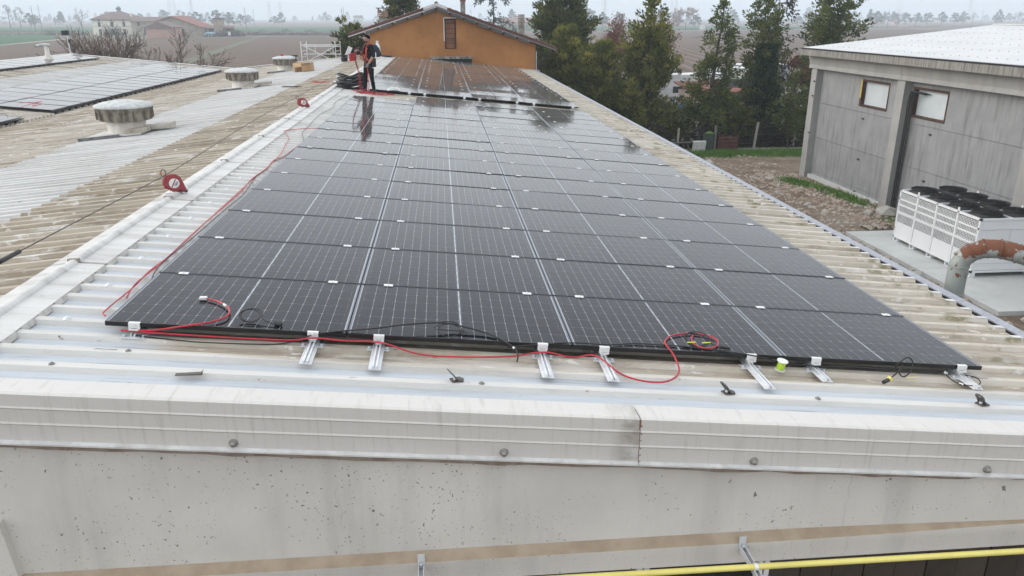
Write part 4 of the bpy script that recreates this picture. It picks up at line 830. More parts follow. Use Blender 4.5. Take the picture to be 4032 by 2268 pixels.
def leaves(name, mat, cen, dirs, length, width, tint, parent=None, curl=0.25, seed=1):
    """leaf-sized rhombi: centre, direction, length, width and tint per leaf (numpy arrays)"""
    rs = np.random.RandomState(seed); n = len(cen); d = dirs / (np.linalg.norm(dirs, axis=1, keepdims=True) + 1e-9)
    r = rs.normal(size=(n, 3)); s_ = np.cross(d, r); s_ /= (np.linalg.norm(s_, axis=1, keepdims=True) + 1e-9); nn = np.cross(d, s_)
    L = np.broadcast_to(length, (n,))[:, None]; Wd = np.broadcast_to(width, (n,))[:, None]
    V = np.stack([cen - d * L * 0.5, cen + s_ * Wd * 0.5 + nn * L * 0.08, cen + d * L * 0.5 + nn * L * curl * 0.3, cen - s_ * Wd * 0.5 + nn * L * 0.08], 1).reshape(-1, 3)
    me = bpy.data.meshes.new(name); me.vertices.add(4 * n); me.vertices.foreach_set('co', V.ravel().astype(np.float32))
    me.loops.add(4 * n); me.loops.foreach_set('vertex_index', np.arange(4 * n, dtype=np.int32)); me.polygons.add(n)
    me.polygons.foreach_set('loop_start', np.arange(0, 4 * n, 4, dtype=np.int32)); me.polygons.foreach_set('loop_total', np.full(n, 4, dtype=np.int32))
    at = me.attributes.new('tint', 'FLOAT', 'POINT'); at.data.foreach_set('value', np.repeat(np.clip(tint, 0, 1), 4).astype(np.float32))
    me.materials.append(mat); me.update(calc_edges=True); return ob(name, me, parent)
def clumps(cs, rs_, outs, per, leaf, rs, up=0.25, droop=0.0, flat=0.75):
    """scatter leaves through clumps; each clump has its own tone"""
    C_, D_, T_, S_ = [], [], [], []
    for c, r, o in zip(cs, rs_, outs):
        n = max(6, int(per * (r / 0.4) ** 1.6)); q = rs.normal(size=(n, 3)); q /= np.linalg.norm(q, axis=1, keepdims=True) + 1e-9
        rad = rs.uniform(0.15, 1.0, (n, 1)) ** 0.5; off = q * rad * np.array([r, r, r * flat])
        C_.append(np.array(c) + off); dd = q * 0.8 + np.array(o) * 0.7 + rs.normal(size=(n, 3)) * 0.35; dd[:, 2] += up - droop; D_.append(dd)
        base = rs.uniform(0.0, 0.88); T_.append(base + rs.normal(size=n) * 0.13); S_.append(np.full(n, 1.0) * rs.uniform(0.7, 1.25, n))
    return np.concatenate(C_), np.concatenate(D_), np.concatenate(T_), np.concatenate(S_) * leaf
def conifer(name, label, x, y, h, r, mat, seed, base=0.5, prof=None, nlimb=90, per=46, leaf=0.15, clump=0.34, up=0.5, droop=0.0, limb_up=0.5, trunk_r=0.16, lean=(0, 0), ex=(1, 1), gaps=0.0, group=None, bark=None, dead=0, tilt=0.0, fill=0.0):
    rs = np.random.RandomState(seed); rg = random.Random(seed); nlimb = int(nlimb * 1.15)
    prof = prof or (lambda t: min(1, 1.25 * (1 - t) ** 0.75 + 0.06) * min(1, 0.55 + 2.2 * t))
    t_ = thing(name, label, 'tree', (x, y, GROUND), None, group)
    tr = MB(); P = [(lean[0] * k / 6 + rg.uniform(-.06, .06), lean[1] * k / 6 + rg.uniform(-.06, .06), h * 0.97 * k / 6) for k in range(7)]; P[0] = (0, 0, -0.2)
    tr.tube(P, [trunk_r * (1 - k / 6.6) for k in range(7)], 8)
    def axis(z): k = min(max(z / h * 6, 0), 5.99); i = int(k); a_, b_ = Vector(P[i]), Vector(P[i + 1]); return a_.lerp(b_, k - i)
    cs, rr, oo = [], [], []; holes = [(rg.uniform(0, 6.28), rg.uniform(base / h, 0.95)) for _ in range(int(gaps))]
    for i in range(nlimb):
        t = (i + rg.random()) / nlimb; z = base + (h - base) * t; ang = i * 2.399 + rg.uniform(-.5, .5)
        if any(abs((ang - ha + math.pi) % (2 * math.pi) - math.pi) < 0.55 and abs(t - ht) < 0.08 for ha, ht in holes): continue
        L = r * prof(t) * rg.choice((rg.uniform(0.5, 0.8), rg.uniform(0.75, 1.0), rg.uniform(0.9, 1.15))); a0 = axis(z); dx, dy = math.cos(ang) * ex[0], math.sin(ang) * ex[1]
        pts = []
        for k in range(5):
            q = k / 4; pts.append(a0 + Vector((dx * L * q, dy * L * q, L * (limb_up * q * q - droop * q * q - 0.05 * q))))
        tr.tube(pts, [trunk_r * 0.22 * (1.15 - t) * (1 - 0.8 * q / 4) + 0.008 for q in range(5)], 4)
        nk = max(1, int(L / (clump * 0.8)))
        for k in range(nk):
            q = 1.0 - k * (0.62 / max(1, nk))
            j = min(3, int(q * 4)); c = pts[j].lerp(pts[j + 1], min(1, q * 4 - j)) + Vector((rg.gauss(0, .13), rg.gauss(0, .13), rg.gauss(0.04, .15)))
            cs.append(c); rr.append(clump * rg.uniform(0.6, 1.25) * (0.75 + 0.35 * (1 - t))); oo.append((dx, dy, limb_up - droop))
    for k in range(3): cs.append(axis(h) + Vector((0, 0, 0.05 - 0.2 * k))); rr.append(clump * (0.5 + 0.2 * k)); oo.append((0, 0, 1))
    for _ in range(dead):
        ang = rg.uniform(0, 6.28); z = rg.uniform(base * 0.6, h * 0.8); a0 = axis(z); L = rg.uniform(0.7, 1.3) * r; p1 = a0 + Vector((math.cos(ang) * L * .5, math.sin(ang) * L * .5, rg.uniform(-.2, .3))); p2 = a0 + Vector((math.cos(ang + .3) * L, math.sin(ang + .3) * L, rg.uniform(-.3, .5)))
        tr.tube([a0, p1, p2], [0.03, 0.018, 0.005], 4)
        for _k in range(3): p3 = p1.lerp(p2, rg.random()); tr.tube([p3, p3 + Vector((rg.gauss(0, .3), rg.gauss(0, .3), rg.gauss(0, .25)))], [0.01, 0.003], 3)
    tr.build('trunk', bark or m_bark, t_)
    C_, D_, T_, S_ = clumps(cs, [q * 1.12 for q in rr], oo, per * 0.72, leaf * 1.5, rs, up, droop)
    leaves('crown', mat, C_, D_, S_, S_ * 0.42, T_, t_, seed=seed); return t_
OLD = lambda t: 0.75 if t < 0.08 else min(1.0, 1.05 * (1 - t) ** 0.6 + 0.08)
COL = COL
# row of evergreens along the yard
conifer('conifer_tree', 'bushy olive conifer growing left of the orange house under its eaves', -3.6, 51.5, 7.35, 2.0, L_CEDAR, 11, 1.0, OLD, 90, 40, 0.19, 0.42, 0.6, limb_up=0.7)
conifer('cedar_tree', 'tall dark cedar rising behind the left chimney of the orange house', -0.5, 62.5, 10.3, 2.5, L_CEDAR, 12, 2.5, OLD, 120, 42, 0.22, 0.48, 0.5, limb_up=0.45)
conifer('blue_cedar_tree', 'sparse blue grey cedar with drooping branches behind the orange house', 7.2, 65, 10.4, 4.2, L_BLUE, 13, 2.0, lambda t: 1.05 - 0.75 * t if t < 0.8 else 0.45, 70, 26, 0.18, 0.36, -0.1, droop=0.42, limb_up=0.25, dead=22, trunk_r=0.2, gaps=10)
conifer('cedar_tree', 'broad dark cedar standing right of the orange house, tallest of the row', 12.6, 60, 10.3, 3.1, L_CEDAR, 14, 1.2, lambda t: 0.85 + 0.2 * math.sin(t * 9) if t < 0.55 else 1.25 * (1 - t) ** 0.55 + 0.1, 150, 42, 0.22, 0.5, 0.45, limb_up=0.35, trunk_r=0.25)
conifer('thuja_tree', 'rounded olive green thuja at the corner of the orange house', 10.9, 48.0, 7.3, 1.75, L_THUJA, 15, 0.6, OLD, 130, 46, 0.16, 0.36, 0.8, limb_up=0.8, fill=1)
conifer('thuja_tree', 'lower yellowish thuja between the rounded thuja and the russet tree', 13.0, 46.3, 6.4, 2.0, L_THUJA, 16, 0.3, OLD, 130, 46, 0.16, 0.36, 0.8, limb_up=0.8, fill=1)
conifer('thuja_tree', 'tall pointed thuja with reddish dead sprays beside the russet tree', 16.4, 47.0, 9.0, 2.3, L_THUJA, 17, 0.6, lambda t: min(0.95, 1.25 * (1 - t) ** 0.85 + 0.07), 170, 46, 0.16, 0.36, 0.7, limb_up=0.65, droop=0.05, gaps=8, dead=5)
conifer('cypress_tree', 'open cypress with bare leaning trunk showing between its branches', 19.05, 42.6, 9.0, 1.75, L_CYP, 18, 1.1, lambda t: 0.95 - 0.5 * t if t < 0.8 else 2.2 * (1 - t) + 0.08, 105, 46, 0.16, 0.40, 0.2, droop=0.12, limb_up=0.35, gaps=12, dead=14, lean=(0.7, 0), trunk_r=0.2)
conifer('cypress_tree', 'dense cypress with dark ivy on its trunk near the warehouse corner', 23.2, 44.6, 9.3, 1.75, L_CYP, 19, 0.8, lambda t: 0.9 - 0.35 * t if t < 0.8 else 2.6 * (1 - t) + 0.08, 120, 44, 0.15, 0.36, 0.4, droop=0.05, limb_up=0.5, gaps=8, dead=12, trunk_r=0.2)
conifer('cypress_tree', 'thin brownish cypress leaning out behind the ivy clad one', 25.0, 46.8, 10.0, 1.2, leaf_mat('leaf_cypress_brown', [(0.0, (0.03, 0.028, 0.018)), (0.6, (0.065, 0.055, 0.035)), (1.0, (0.13, 0.085, 0.055))]), 20, 3.4, lambda t: 0.9, 60, 30, 0.15, 0.34, -0.2, droop=0.3, limb_up=0.2, gaps=6, dead=18, trunk_r=0.15)
conifer('cypress_tree', 'tall cypress with open middle rising behind the white warehouse roof', 30.8, 50.0, 10.2, 2.35, L_CYP, 21, 2.5, lambda t: min(1, 1.3 * (1 - t) ** 0.6 + 0.1), 120, 44, 0.17, 0.4, 0.4, limb_up=0.4, gaps=8, dead=6, trunk_r=0.2)
conifer('cypress_tree', 'small dark evergreen shrub tree against the warehouse corner', 24.1, 41.2, 4.6, 1.0, L_CYP, 22, 0.8, OLD, 60, 40, 0.13, 0.3, 0.4, limb_up=0.5, trunk_r=0.09)
for k, (x, y, h, r) in enumerate(((14.6, 44.6, 3.9, 1.3), (21.0, 45.4, 2.6, 1.0), (21.9, 43.6, 2.2, 0.9), (26.6, 44.8, 3.2, 1.0), (17.6, 44.2, 2.0, 0.9))):
    conifer('evergreen_shrub', ('low dark thuja filling the gap beside the tall pointed thuja', 'low young cypress growing behind the fence between the open and the dense cypress', 'small low cypress shrub by the fence post in front of the dense cypress', 'dark shrubby cypress behind the warehouse corner', 'low thuja shrub beside the old harrow')[k], x, y, h, r, L_CYP if k % 2 else L_THUJA, 60 + k, 0.2, OLD, 70, 46, 0.15, 0.34, 0.5, limb_up=0.5, trunk_r=0.08)
rs = np.random.RandomState(77)                                    # ivy sheath
n = 14000; z = rs.uniform(0.2, 6.2, n); a_ = rs.uniform(0, 6.28, n); r_ = (0.95 + 0.28 * np.sin(z * 1.3 + a_ * 2) + 0.2 * np.sin(z * 3.1 + a_ * 3)) * rs.uniform(0.25, 1.15, n) * (1.15 - 0.1 * z); cen = np.stack([23.45 + 0.12 * np.sin(z) + r_ * np.cos(a_), 44.1 + r_ * np.sin(a_), GROUND + z], 1)
iv = leaves('ivy', L_IVY, cen, np.stack([np.cos(a_), np.sin(a_), rs.normal(size=n) * .6], 1), rs.uniform(.1, .2, n), rs.uniform(.09, .16, n), rs.uniform(0, 1, n)); tag(iv, 'dark glossy ivy sheathing the trunk of the dense cypress', 'ivy')
# undergrowth below the row
n = 16000; cx = rs.uniform(15.5, 26.5, n); cy = rs.uniform(41.3, 43.5, n); hz = rs.uniform(0, 1, n) ** 1.5 * (0.95 + 0.6 * np.sin(cx * 1.7)); und = leaves('undergrowth', leaf_mat('leaf_under', [(0, (0.02, 0.022, 0.014)), (0.7, (0.06, 0.058, 0.035)), (1, (0.11, 0.085, 0.055))]), np.stack([cx, cy, GROUND + 0.05 + hz], 1), rs.normal(size=(n, 3)), rs.uniform(.1, .3, n), rs.uniform(.03, .09, n), rs.uniform(0, 1, n)); tag(und, 'tangled dark undergrowth at the foot of the evergreen row', 'undergrowth', None, 'stuff')

def bare_tree(name, label, x, y, h, seed, spread=0.55, mat=None, depth=6, group=None, leafm=None, nleaf=0, leaf=0.12, trunks=1, r0=0.11, zb=None):
    rg = random.Random(seed); b = MB(); tips = []
    def grow(p, d, L, r, k):
        n = 3; pts = [p]; q = Vector(p); dd = Vector(d)
        for _ in range(n):
            dd = (dd + Vector((rg.gauss(0, .11), rg.gauss(0, .11), rg.gauss(0.035, .07)))).normalized(); q = q + dd * (L / n); pts.append(q.copy())
        b.tube(pts, [max(q, 0.014) for q in (r, r * .88, r * .76, r * .64)], 5 if k > 3 else 3, cap=False)
        tips.append(pts[-1]); tips.append(pts[2])
        if k == 0: return
        for _ in range(2 if rg.random() < 0.62 else 3):
            ax = dd.orthogonal().normalized(); ax.rotate(Matrix.Rotation(rg.uniform(0, 6.28), 3, dd)); nd = (dd + ax * rg.uniform(0.3, 1.0) * spread * 1.3).normalized()
            grow(pts[-1], nd, L * rg.uniform(0.66, 0.9), r * 0.62, k - 1)
        if rg.random() < 0.7: ax = dd.orthogonal().normalized(); ax.rotate(Matrix.Rotation(rg.uniform(0, 6.28), 3, dd)); grow(pts[2], (dd + ax * spread * 1.5).normalized(), L * 0.6, r * 0.45, k - 1)
    for k in range(trunks): grow(Vector((rg.uniform(-.15, .15) * trunks, rg.uniform(-.15, .15) * trunks, 0)), Vector((rg.gauss(0, .12 * trunks), rg.gauss(0, .1), 1)).normalized(), h * 0.25, r0 * h / 7, depth)
    zt = max(p[2] for p in b.v); s_ = h / zt; b.v = [(p[0] * s_, p[1] * s_, p[2] * s_) for p in b.v]
    t = thing(name, label, 'tree', (x, y, GROUND if zb is None else zb), None, group); b.build('trunk', mat or m_barkp, t)
    if nleaf:
        rs = np.random.RandomState(seed); T_ = np.array([(p.x * s_, p.y * s_, p.z * s_) for p in tips]); i = rs.randint(0, len(T_), nleaf); cc = T_[i] + rs.normal(size=(nleaf, 3)) * 0.22
        leaves('crown', leafm, cc, rs.normal(size=(nleaf, 3)) - np.array([0, 0, .5]), rs.uniform(.6, 1.2, nleaf) * leaf, rs.uniform(.5, .8, nleaf) * leaf, rs.uniform(0, 1, nleaf), t, seed=seed)
    return t
bare_tree('russet_tree', 'russet leaved deciduous tree between the cedar and the tall thuja', 17.7, 64, 8.0, 5, 0.55, None, 6, None, L_RED, 5200, 0.16)
bare_tree('shrub_tree', 'stunted tree with hanging brown leaves beside the warehouse corner', 25.6, 45.0, 5.2, 8, 0.5, None, 3, None, L_BROWN, 260, 0.3, r0=0.2)
m_twig = simple('twigs', (0.15, 0.11, 0.09), (0.10, 0.075, 0.06), 3, 0.95)
for k, (x, y, h, sd, lab) in enumerate(((-24.2, 57, 7.3, 31, 'leafless tree with wide low limbs, leftmost behind the roof ridge below the farmhouse'), (-22.4, 58, 7.6, 32, 'tall leafless tree standing before the farmhouse facade'), (-20.6, 57, 7.0, 33, 'leafless tree with reddish twigs between the farmhouse and the pink annex'), (-18.3, 57, 7.2, 34, 'rounded leafless tree before the pink annex, beside the ploughed field'), (-16.9, 59, 6.0, 35, 'low leafless thicket tree at the edge of the ploughed field'), (-26.4, 59, 6.2, 36, 'small leafless tree beside the lamp post'))):
    bare_tree('bare_tree', lab, x, y, h, sd, 0.55, m_twig, 5, 'leafless trees behind the far roof', L_BROWN, 200, 0.10, trunks=2 if k in (1, 2, 3) else 1, r0=0.12)
def far_mesh(seed, kind):
    rs = np.random.RandomState(seed); cs, rr, oo = [], [], []
    for _ in range(34):
        z = rs.uniform(0.25, 1.0); a_ = rs.uniform(0, 6.28); w = (0.42 if kind != 'poplar' else 0.16) * math.sin(min(1, max(0.12, (1.08 - z) * 1.35)) * math.pi * 0.55) * rs.uniform(.4, 1); cs.append((w * math.cos(a_), w * math.sin(a_), z * 0.93)); rr.append(rs.uniform(.06, .13)); oo.append((math.cos(a_), math.sin(a_), .3))
    C_, D_, T_, S_ = clumps(cs, [q * 4 for q in rr], oo, 52 if kind != 'bare' else 26, 0.07 if kind != 'bare' else 0.06, rs, .2)
    C_ = np.concatenate([np.array(c) + (C_k - np.array(c)) * 0.25 for c, C_k in zip(cs, np.split(C_, np.cumsum([max(6, int((52 if kind != 'bare' else 26) * (q * 4 / .4) ** 1.6)) for q in rr])[:-1]))])
    return C_, D_, T_, S_
FAR = []
for k, kind in enumerate(('round', 'round', 'poplar', 'bare', 'bare')):
    C_, D_, T_, S_ = far_mesh(100 + k, kind); t = thing('distant_tree', 'hazy tree far off on the plain', 'tree', (0, 0, -900)); leaves('crown', L_FARB if kind == 'bare' else L_FAR, C_, D_, S_, S_ * (0.5 if kind != 'bare' else 0.22), T_, t, seed=k)
    MB().tube([(0, 0, -0.02), (0.01, 0, 0.3), (0, 0.01, 0.7)], [0.03, 0.022, 0.008], 5).build('trunk', m_bark, t); FAR.append(t)
rg = random.Random(21)
def far_tree(k, x, y, h, label, group, wide=1.0): return copy_tree(FAR[k], (x, y, GROUND), (0, 0, rg.uniform(0, 6)), (h * wide, h * wide, h), label, group)
def px(u, d): """x at a given distance for a picture-wide direction (tangent)"""; return 2.5 + u * d
for i in range(120):                                              # the far tree lines
    u = rg.uniform(-0.62, 0.86); d = rg.choice((900, 1050, 1300, 1600, 1900)); hh = rg.uniform(7, 15) * (1 + d / 4000)
    far_tree(rg.choice((0, 1, 0, 1, 3, 2)), px(u, d), d * rg.uniform(.95, 1.05), hh, 'hazy tree in the distant tree line on the plain', 'distant tree line', rg.uniform(.7, 1.5))
for (u, d, h, k, w) in ((-0.507, 640, 18, 3, .8), (-0.495, 640, 16.5, 3, .7), (-0.483, 760, 12.5, 0, 1.1), (-0.38, 700, 17, 2, 1), (-0.31, 720, 15, 3, .9), (-0.292, 760, 13.5, 0, 1.3), (-0.269, 700, 14.5, 1, .9), (-0.255, 760, 13, 0, 1.2), (-0.24, 850, 12, 1, 1.2), (-0.20, 950, 10, 0, 1.6), (-0.191, 900, 14, 1, .8), (0.205, 700, 13, 0, .9), (0.225, 700, 13, 1, .8), (0.30, 640, 10, 3, 1.6), (0.325, 640, 10, 1, 1.2), (0.568, 760, 14, 0, 1.1), (0.59, 900, 13, 1, 1.2), (0.605, 850, 13, 1, 1.3), (0.62, 850, 13, 0, 1.2), (0.635, 850, 13, 1, 1.3), (0.655, 850, 14, 0, 1.0), (0.673, 850, 13, 1, 1.0), (0.685, 950, 15, 0, 1.1), (0.732, 900, 17, 0, .9), (0.76, 950, 15, 3, 1), (0.475, 700, 17, 3, 1), (0.46, 760, 9, 1, 1.6), (0.13, 900, 12, 0, 1.2)):
    far_tree(k, px(u, d), d, h, 'larger hazy tree standing in front of the distant tree line', 'nearer distant trees', w)
pt = bare_tree('bare_tree', 'round pinkish tree far off right of the tall thuja', px(0.314, 500), 500, 14.5, 43, 0.75, None, 6, None, leaf_mat('leaf_pinkish', [(0, (.24, .15, .13)), (1, (.34, .22, .18))]), 3500, 0.5)
bare_tree('bare_tree', 'leafless tree with a nest standing left of the farmhouse', -182, 432, 13.5, 41, 0.6, m_twig, 5, None)
for t in FAR:
    for c in list(t.children): bpy.data.objects.remove(c)
    bpy.data.objects.remove(t)
# ------------------------------------------------------------------ farm across the field
def hip_or_gable(b, x0, x1, y0, y1, z0, z1, ov=0.5, hip=0.0, axis='x', m=0, th=0.25):
    """roof solid over a rectangle, ridge along axis, hip = inset of the ridge ends"""
    x0 -= ov; x1 += ov; y0 -= ov; y1 += ov
    if axis == 'x': r = [(x0 + hip, (y0 + y1) / 2, z1), (x1 - hip, (y0 + y1) / 2, z1)]
    else: r = [((x0 + x1) / 2, y0 + hip, z1), ((x0 + x1) / 2, y1 - hip, z1)]
    c = [(x0, y0, z0), (x1, y0, z0), (x1, y1, z0), (x0, y1, z0)]; lo = [(p[0], p[1], p[2] - th) for p in c]
    if axis == 'x': fs = [(0, 1, 5, 4), (1, 2, 5), (2, 3, 4, 5), (3, 0, 4)]
    else: fs = [(0, 1, 4), (1, 2, 5, 4), (2, 3, 5), (3, 0, 4, 5)]
    b.add(c + r, fs, m); b.add(c + lo, [(0, 4, 5, 1), (1, 5, 6, 2), (2, 6, 7, 3), (3, 7, 4, 0), (7, 6, 5, 4)], m)
m_cream = simple('cream_wall', (0.86, 0.81, 0.68), (0.80, 0.75, 0.62), 0.3, 0.9, world=True); m_oldw = simple('old_plaster', (0.42, 0.36, 0.28), (0.30, 0.25, 0.20), 0.5, 0.95, world=True, dirt=(0.2, 0.16, 0.13, 0.5))
m_pinkw = simple('pink_brick_wall', (0.48, 0.30, 0.23), (0.40, 0.25, 0.20), 0.8, 0.95, world=True); m_rtile = simple('farm_tiles', (0.215, 0.145, 0.125), (0.16, 0.115, 0.105), 0.7, 0.95, world=True, bump=0.6); m_rtile2 = simple('new_tiles', (0.30, 0.12, 0.085), (0.25, 0.115, 0.09), 0.6, 0.95, world=True, bump=0.5)
m_shut = simple('dark_shutter', (0.06, 0.055, 0.05), None, 2, 0.8); m_bandm = simple('cream_band', (0.50, 0.45, 0.36), None, 1, 0.9)
def walls(b, x0, x1, y0, y1, z1, z0=GROUND): b.box(x0, x1, y0, y1, z0, z1)
def win(parent, x, y, z, w, h, face='y', mat=None, depth=0.12):
    b = MB()
    if face == 'y': b.box(x - w / 2, x + w / 2, y - depth, y + 0.02, z, z + h); s_ = (x - w / 2 - 0.2, x + w / 2 + 0.2, y - 0.22, y + 0.02, z - 0.2, z)
    else: b.box(x - 0.02, x + depth, y - w / 2, y + w / 2, z, z + h); s_ = (x - 0.02, x + 0.22, y - w / 2 - 0.2, y + w / 2 + 0.2, z - 0.2, z)
    o = b.build('window', mat or m_shut, parent); MB().box(*s_).build('sill', m_bandm, o); return o
FX0, FX1, FY0, FY1 = -164.6, -145.2, 402, 416
fh = thing('farmhouse', 'three storey cream farmhouse with hipped tile roof across the ploughed field', 'house')
b = MB(); walls(b, FX0, FX1, FY0, FY1, 1.5); b.build('wall', m_cream, fh)
b = MB(); hip_or_gable(b, FX0, FX1, FY0, FY1, 1.5, 5.0, 0.8, 7.6, 'x'); rf = b.build('roof', m_rtile, fh)
for (x, y) in ((FX0 + 1, FY0 + 3), (FX1 - 2.2, FY0 + 4)): MB().box(x - .4, x + .4, y - .4, y + .4, 1.8, 4.4).build('chimney', m_cream, rf)
for z in (-2.0, -0.1 + 0.9): MB().box(FX0 - 0.06, FX1 + 0.06, FY0 - 0.1, FY0, z, z + 0.22).build('string_course', m_bandm, fh)
for fx in (0.17, 0.47, 0.76):
    x = FX0 + (FX1 - FX0) * fx; win(fh, x, FY0, -1.75, 1.25, 2.1); win(fh, x, FY0, -5.2, 1.25, 2.2); win(fh, x, FY0, 0.95 - 0.1, 1.0, 0.4)
for fy in (0.3, 0.7):
    for z in (-1.75, -5.2): win(fh, FX1, FY0 + (FY1 - FY0) * fy, z, 1.2, 2.0, 'x')
an = thing('farm_annex', 'low plastered annex with arched doorway beside the cream farmhouse', 'house')
b = MB(); walls(b, -145, -128, 398, 408, 0.6); b.build('wall', m_oldw, an); b = MB(); hip_or_gable(b, -145, -128, 398, 408, 0.6, 2.6, 0.5, 0, 'x'); b.build('roof', m_rtile, an)
win(an, -141.5, 398, -1.6, 1.2, 1.8); win(an, -131, 398, -2.4, 1.2, 1.3)
b = MB(); b.prism([(-139.5, GROUND)] + [(-137.8 + 1.7 * math.cos(t), -3.6 + 1.5 * math.sin(t)) for t in np.linspace(math.pi, 0, 9)] + [(-136.1, GROUND)], 'y', 397.85, 398.05); b.build('arched_doorway', m_shut, an)
pk = thing('pink_barn', 'pink brick barn with low gable in front of the farm', 'barn')
b = MB(); b.prism([(-114.5, GROUND), (-104.3, GROUND), (-104.3, -1.5), (-109.4, 0.5), (-114.5, -1.5)], 'y', 329, 341); b.build('wall', m_pinkw, pk); b = MB(); hip_or_gable(b, -114.5, -104.3, 329, 341, -1.45, 0.75, 0.5, 0, 'y', th=0.3); b.build('roof', m_rtile, pk)
bn = thing('hay_barn', 'large ochre hay barn with bright red tile roof and dark bay', 'barn')
b = MB(); b.prism([(-116, GROUND), (-99.5, GROUND), (-99.5, -1.6), (-111, 2.6), (-116, 1.0)], 'y', 352, 372); b.build('wall', m_oldw, bn)
b = MB(); b.add([(-99.0, 351, -1.7), (-99.0, 373, -1.7), (-111, 373, 2.95), (-111, 351, 2.95), (-118, 373, 0.9), (-118, 351, 0.9), (-99.0, 351, -2.0), (-111, 351, 2.6), (-118, 351, 0.6)], [(0, 1, 2, 3), (3, 2, 4, 5), (0, 3, 7, 6), (3, 5, 8, 7)]); b.build('roof', m_rtile2, bn)
b = MB(); b.box(-110.5, -106.5, 351.8, 352.05, GROUND, -2.4); b.build('bay_opening', m_shut, bn); b = MB(); b.box(-111, -103, 351.7, 351.95, -2.45, -2.3); b.build('lintel', m_bandm, bn)
tw = thing('ruined_tower', 'old square brick tower with a sagging lean-to at the field edge', 'tower')
b = MB(); b.prism([(-95.2, GROUND), (-91.4, GROUND), (-91.7, 1.55), (-95.2, 1.55)], 'y', 356, 360); b.build('wall', m_oldw, tw); b = MB(); b.box(-95.5, -91.4, 355.7, 360.3, 1.55, 2.1); b.build('cornice', m_rtile, tw)
for (x0, x1) in ((-98.6, -95.2), (-91.3, -87.6)):
    b = MB(); b.box(x0, x0 + .5, 357, 357.5, GROUND, -2.0); b.box(x1 - .5, x1, 357, 357.5, GROUND, -2.0); b.box(x0, x1, 360, 360.4, GROUND, -2.0); b.build('lean_to', m_oldw, tw); b = MB(); b.add([(x0 - .4, 356.3, -2.0), (x1 + .4, 356.3, -2.1), (x1 + .4, 361, -1.2), (x0 - .4, 361, -1.2), (x0 - .4, 356.3, -2.25), (x1 + .4, 356.3, -2.35)], [(0, 1, 2, 3), (0, 4, 5, 1)]); b.build('lean_to_roof', m_rtile, tw)
m_tank = simple('pale_blue_tank', (0.30, 0.44, 0.52), None, 1.5, 0.5); tk = thing('tank_trailer', 'pale blue slurry tank trailer parked by the ruined tower', 'trailer', (-96.2, 353.5, GROUND))
MB().tube([(-2.3, 0, 1.35), (-2.1, 0, 1.35), (1.9, 0, 1.35), (2.1, 0, 1.35)], [0.55, 0.75, 0.75, 0.55], 14).build('tank', m_tank, tk); MB().box(-2.6, 2.6, -.4, .4, .5, .62).build('chassis', MT['dark_steel'], tk)
for x in (-0.8, 0.6):
    for y in (-.75, .75): w_ = MB().tube([(x, y - .12, .5), (x, y + .12, .5)], .5, 12).build('wheel', MT['black'], tk); MB().tube([(x, y - .13, .5), (x, y + .13, .5)], .24, 10).build('rim', MT['white'], w_)
MB().lathe([(.5, 0), (.55, .3), (.3, .6), (0, .65)], 10, (-2.6, 0, .75), smooth=True).build('white_cover', MT['white'], tk)
sg = thing('notice_board', 'white notice board on two legs by the ruined tower', 'sign', (-88.0, 352.0, GROUND)); MB().box(-.55, .55, -.03, .03, .7, 2.2).build('board', MT['white'], sg)
for x in (-.45, .45): MB().box(x - .04, x + .04, .03, .1, 0, 2.2).build('leg', MT['galv'], sg)
MB().box(-.3, .3, -.035, -.03, 1.6, 1.7).build('print', MT['black'], sg)
# scrub hedges
def hedge(name, label, p0, p1, w, h, n, mat, seed):
    rs = np.random.RandomState(seed); t = rs.uniform(0, 1, n); c = np.outer(1 - t, p0) + np.outer(t, p1); c[:, 0] += rs.normal(size=n) * w; c[:, 1] += rs.normal(size=n) * w; hh = h * (0.6 + 0.5 * np.sin(t * 61) * np.sin(t * 23)); z = GROUND + rs.uniform(0, 1, n) ** 1.3 * np.maximum(hh, .2)
    o = leaves(name, mat, np.stack([c[:, 0], c[:, 1], z], 1), rs.normal(size=(n, 3)), rs.uniform(.25, .6, n), rs.uniform(.1, .3, n), rs.uniform(0, 1, n), seed=seed); return tag(o, label, 'hedge', None, 'stuff')
hedge('hedgerow', 'long brown scrub hedge at the far edge of the ploughed field', (-96, 388), (-20, 384), 1.3, 2.6, 9000, L_FARB, 5); hedge('hedgerow', 'bushes crowding the foot of the ruined tower', (-94, 353.5), (-84, 358), 1.2, 3.6, 2600, L_FARB, 6)
hedge('hedgerow', 'brown hedge line beyond the green field left of the farm', (-330, 420), (-185, 416), 3, 3.0, 7000, L_FARB, 7); hedge('hedgerow', 'dark hedge between farm gate and farmhouse', (-186, 400), (-168, 402), .8, 3.0, 2500, L_FAR, 8); hedge('hedgerow', 'dull bush in front of the farmhouse facade', (-158, 398), (-150, 398), 1.4, 5.0, 3000, L_FAR, 9)
hedge('hedgerow', 'low scrub line beside the far road on the right', (150, 489), (520, 690), 1.5, 1.4, 8000, L_FARB, 10)
for k, (x, y) in enumerate(((-145.6, 322), (-139.4, 324.5))):
    o = MB().box(-.3, .3, -.3, .3, 0, 2.6).box(-.38, .38, -.38, .38, 2.6, 2.75).build('gate_pillar', simple('gate_brick', (0.36, 0.28, 0.19), None, 2, .9) if k == 0 else bpy.data.materials['gate_brick'], None, (x, y, GROUND)); tag(o, 'ochre gate pillar at the farm entrance road', 'gate pillar', 'farm gate pillars')
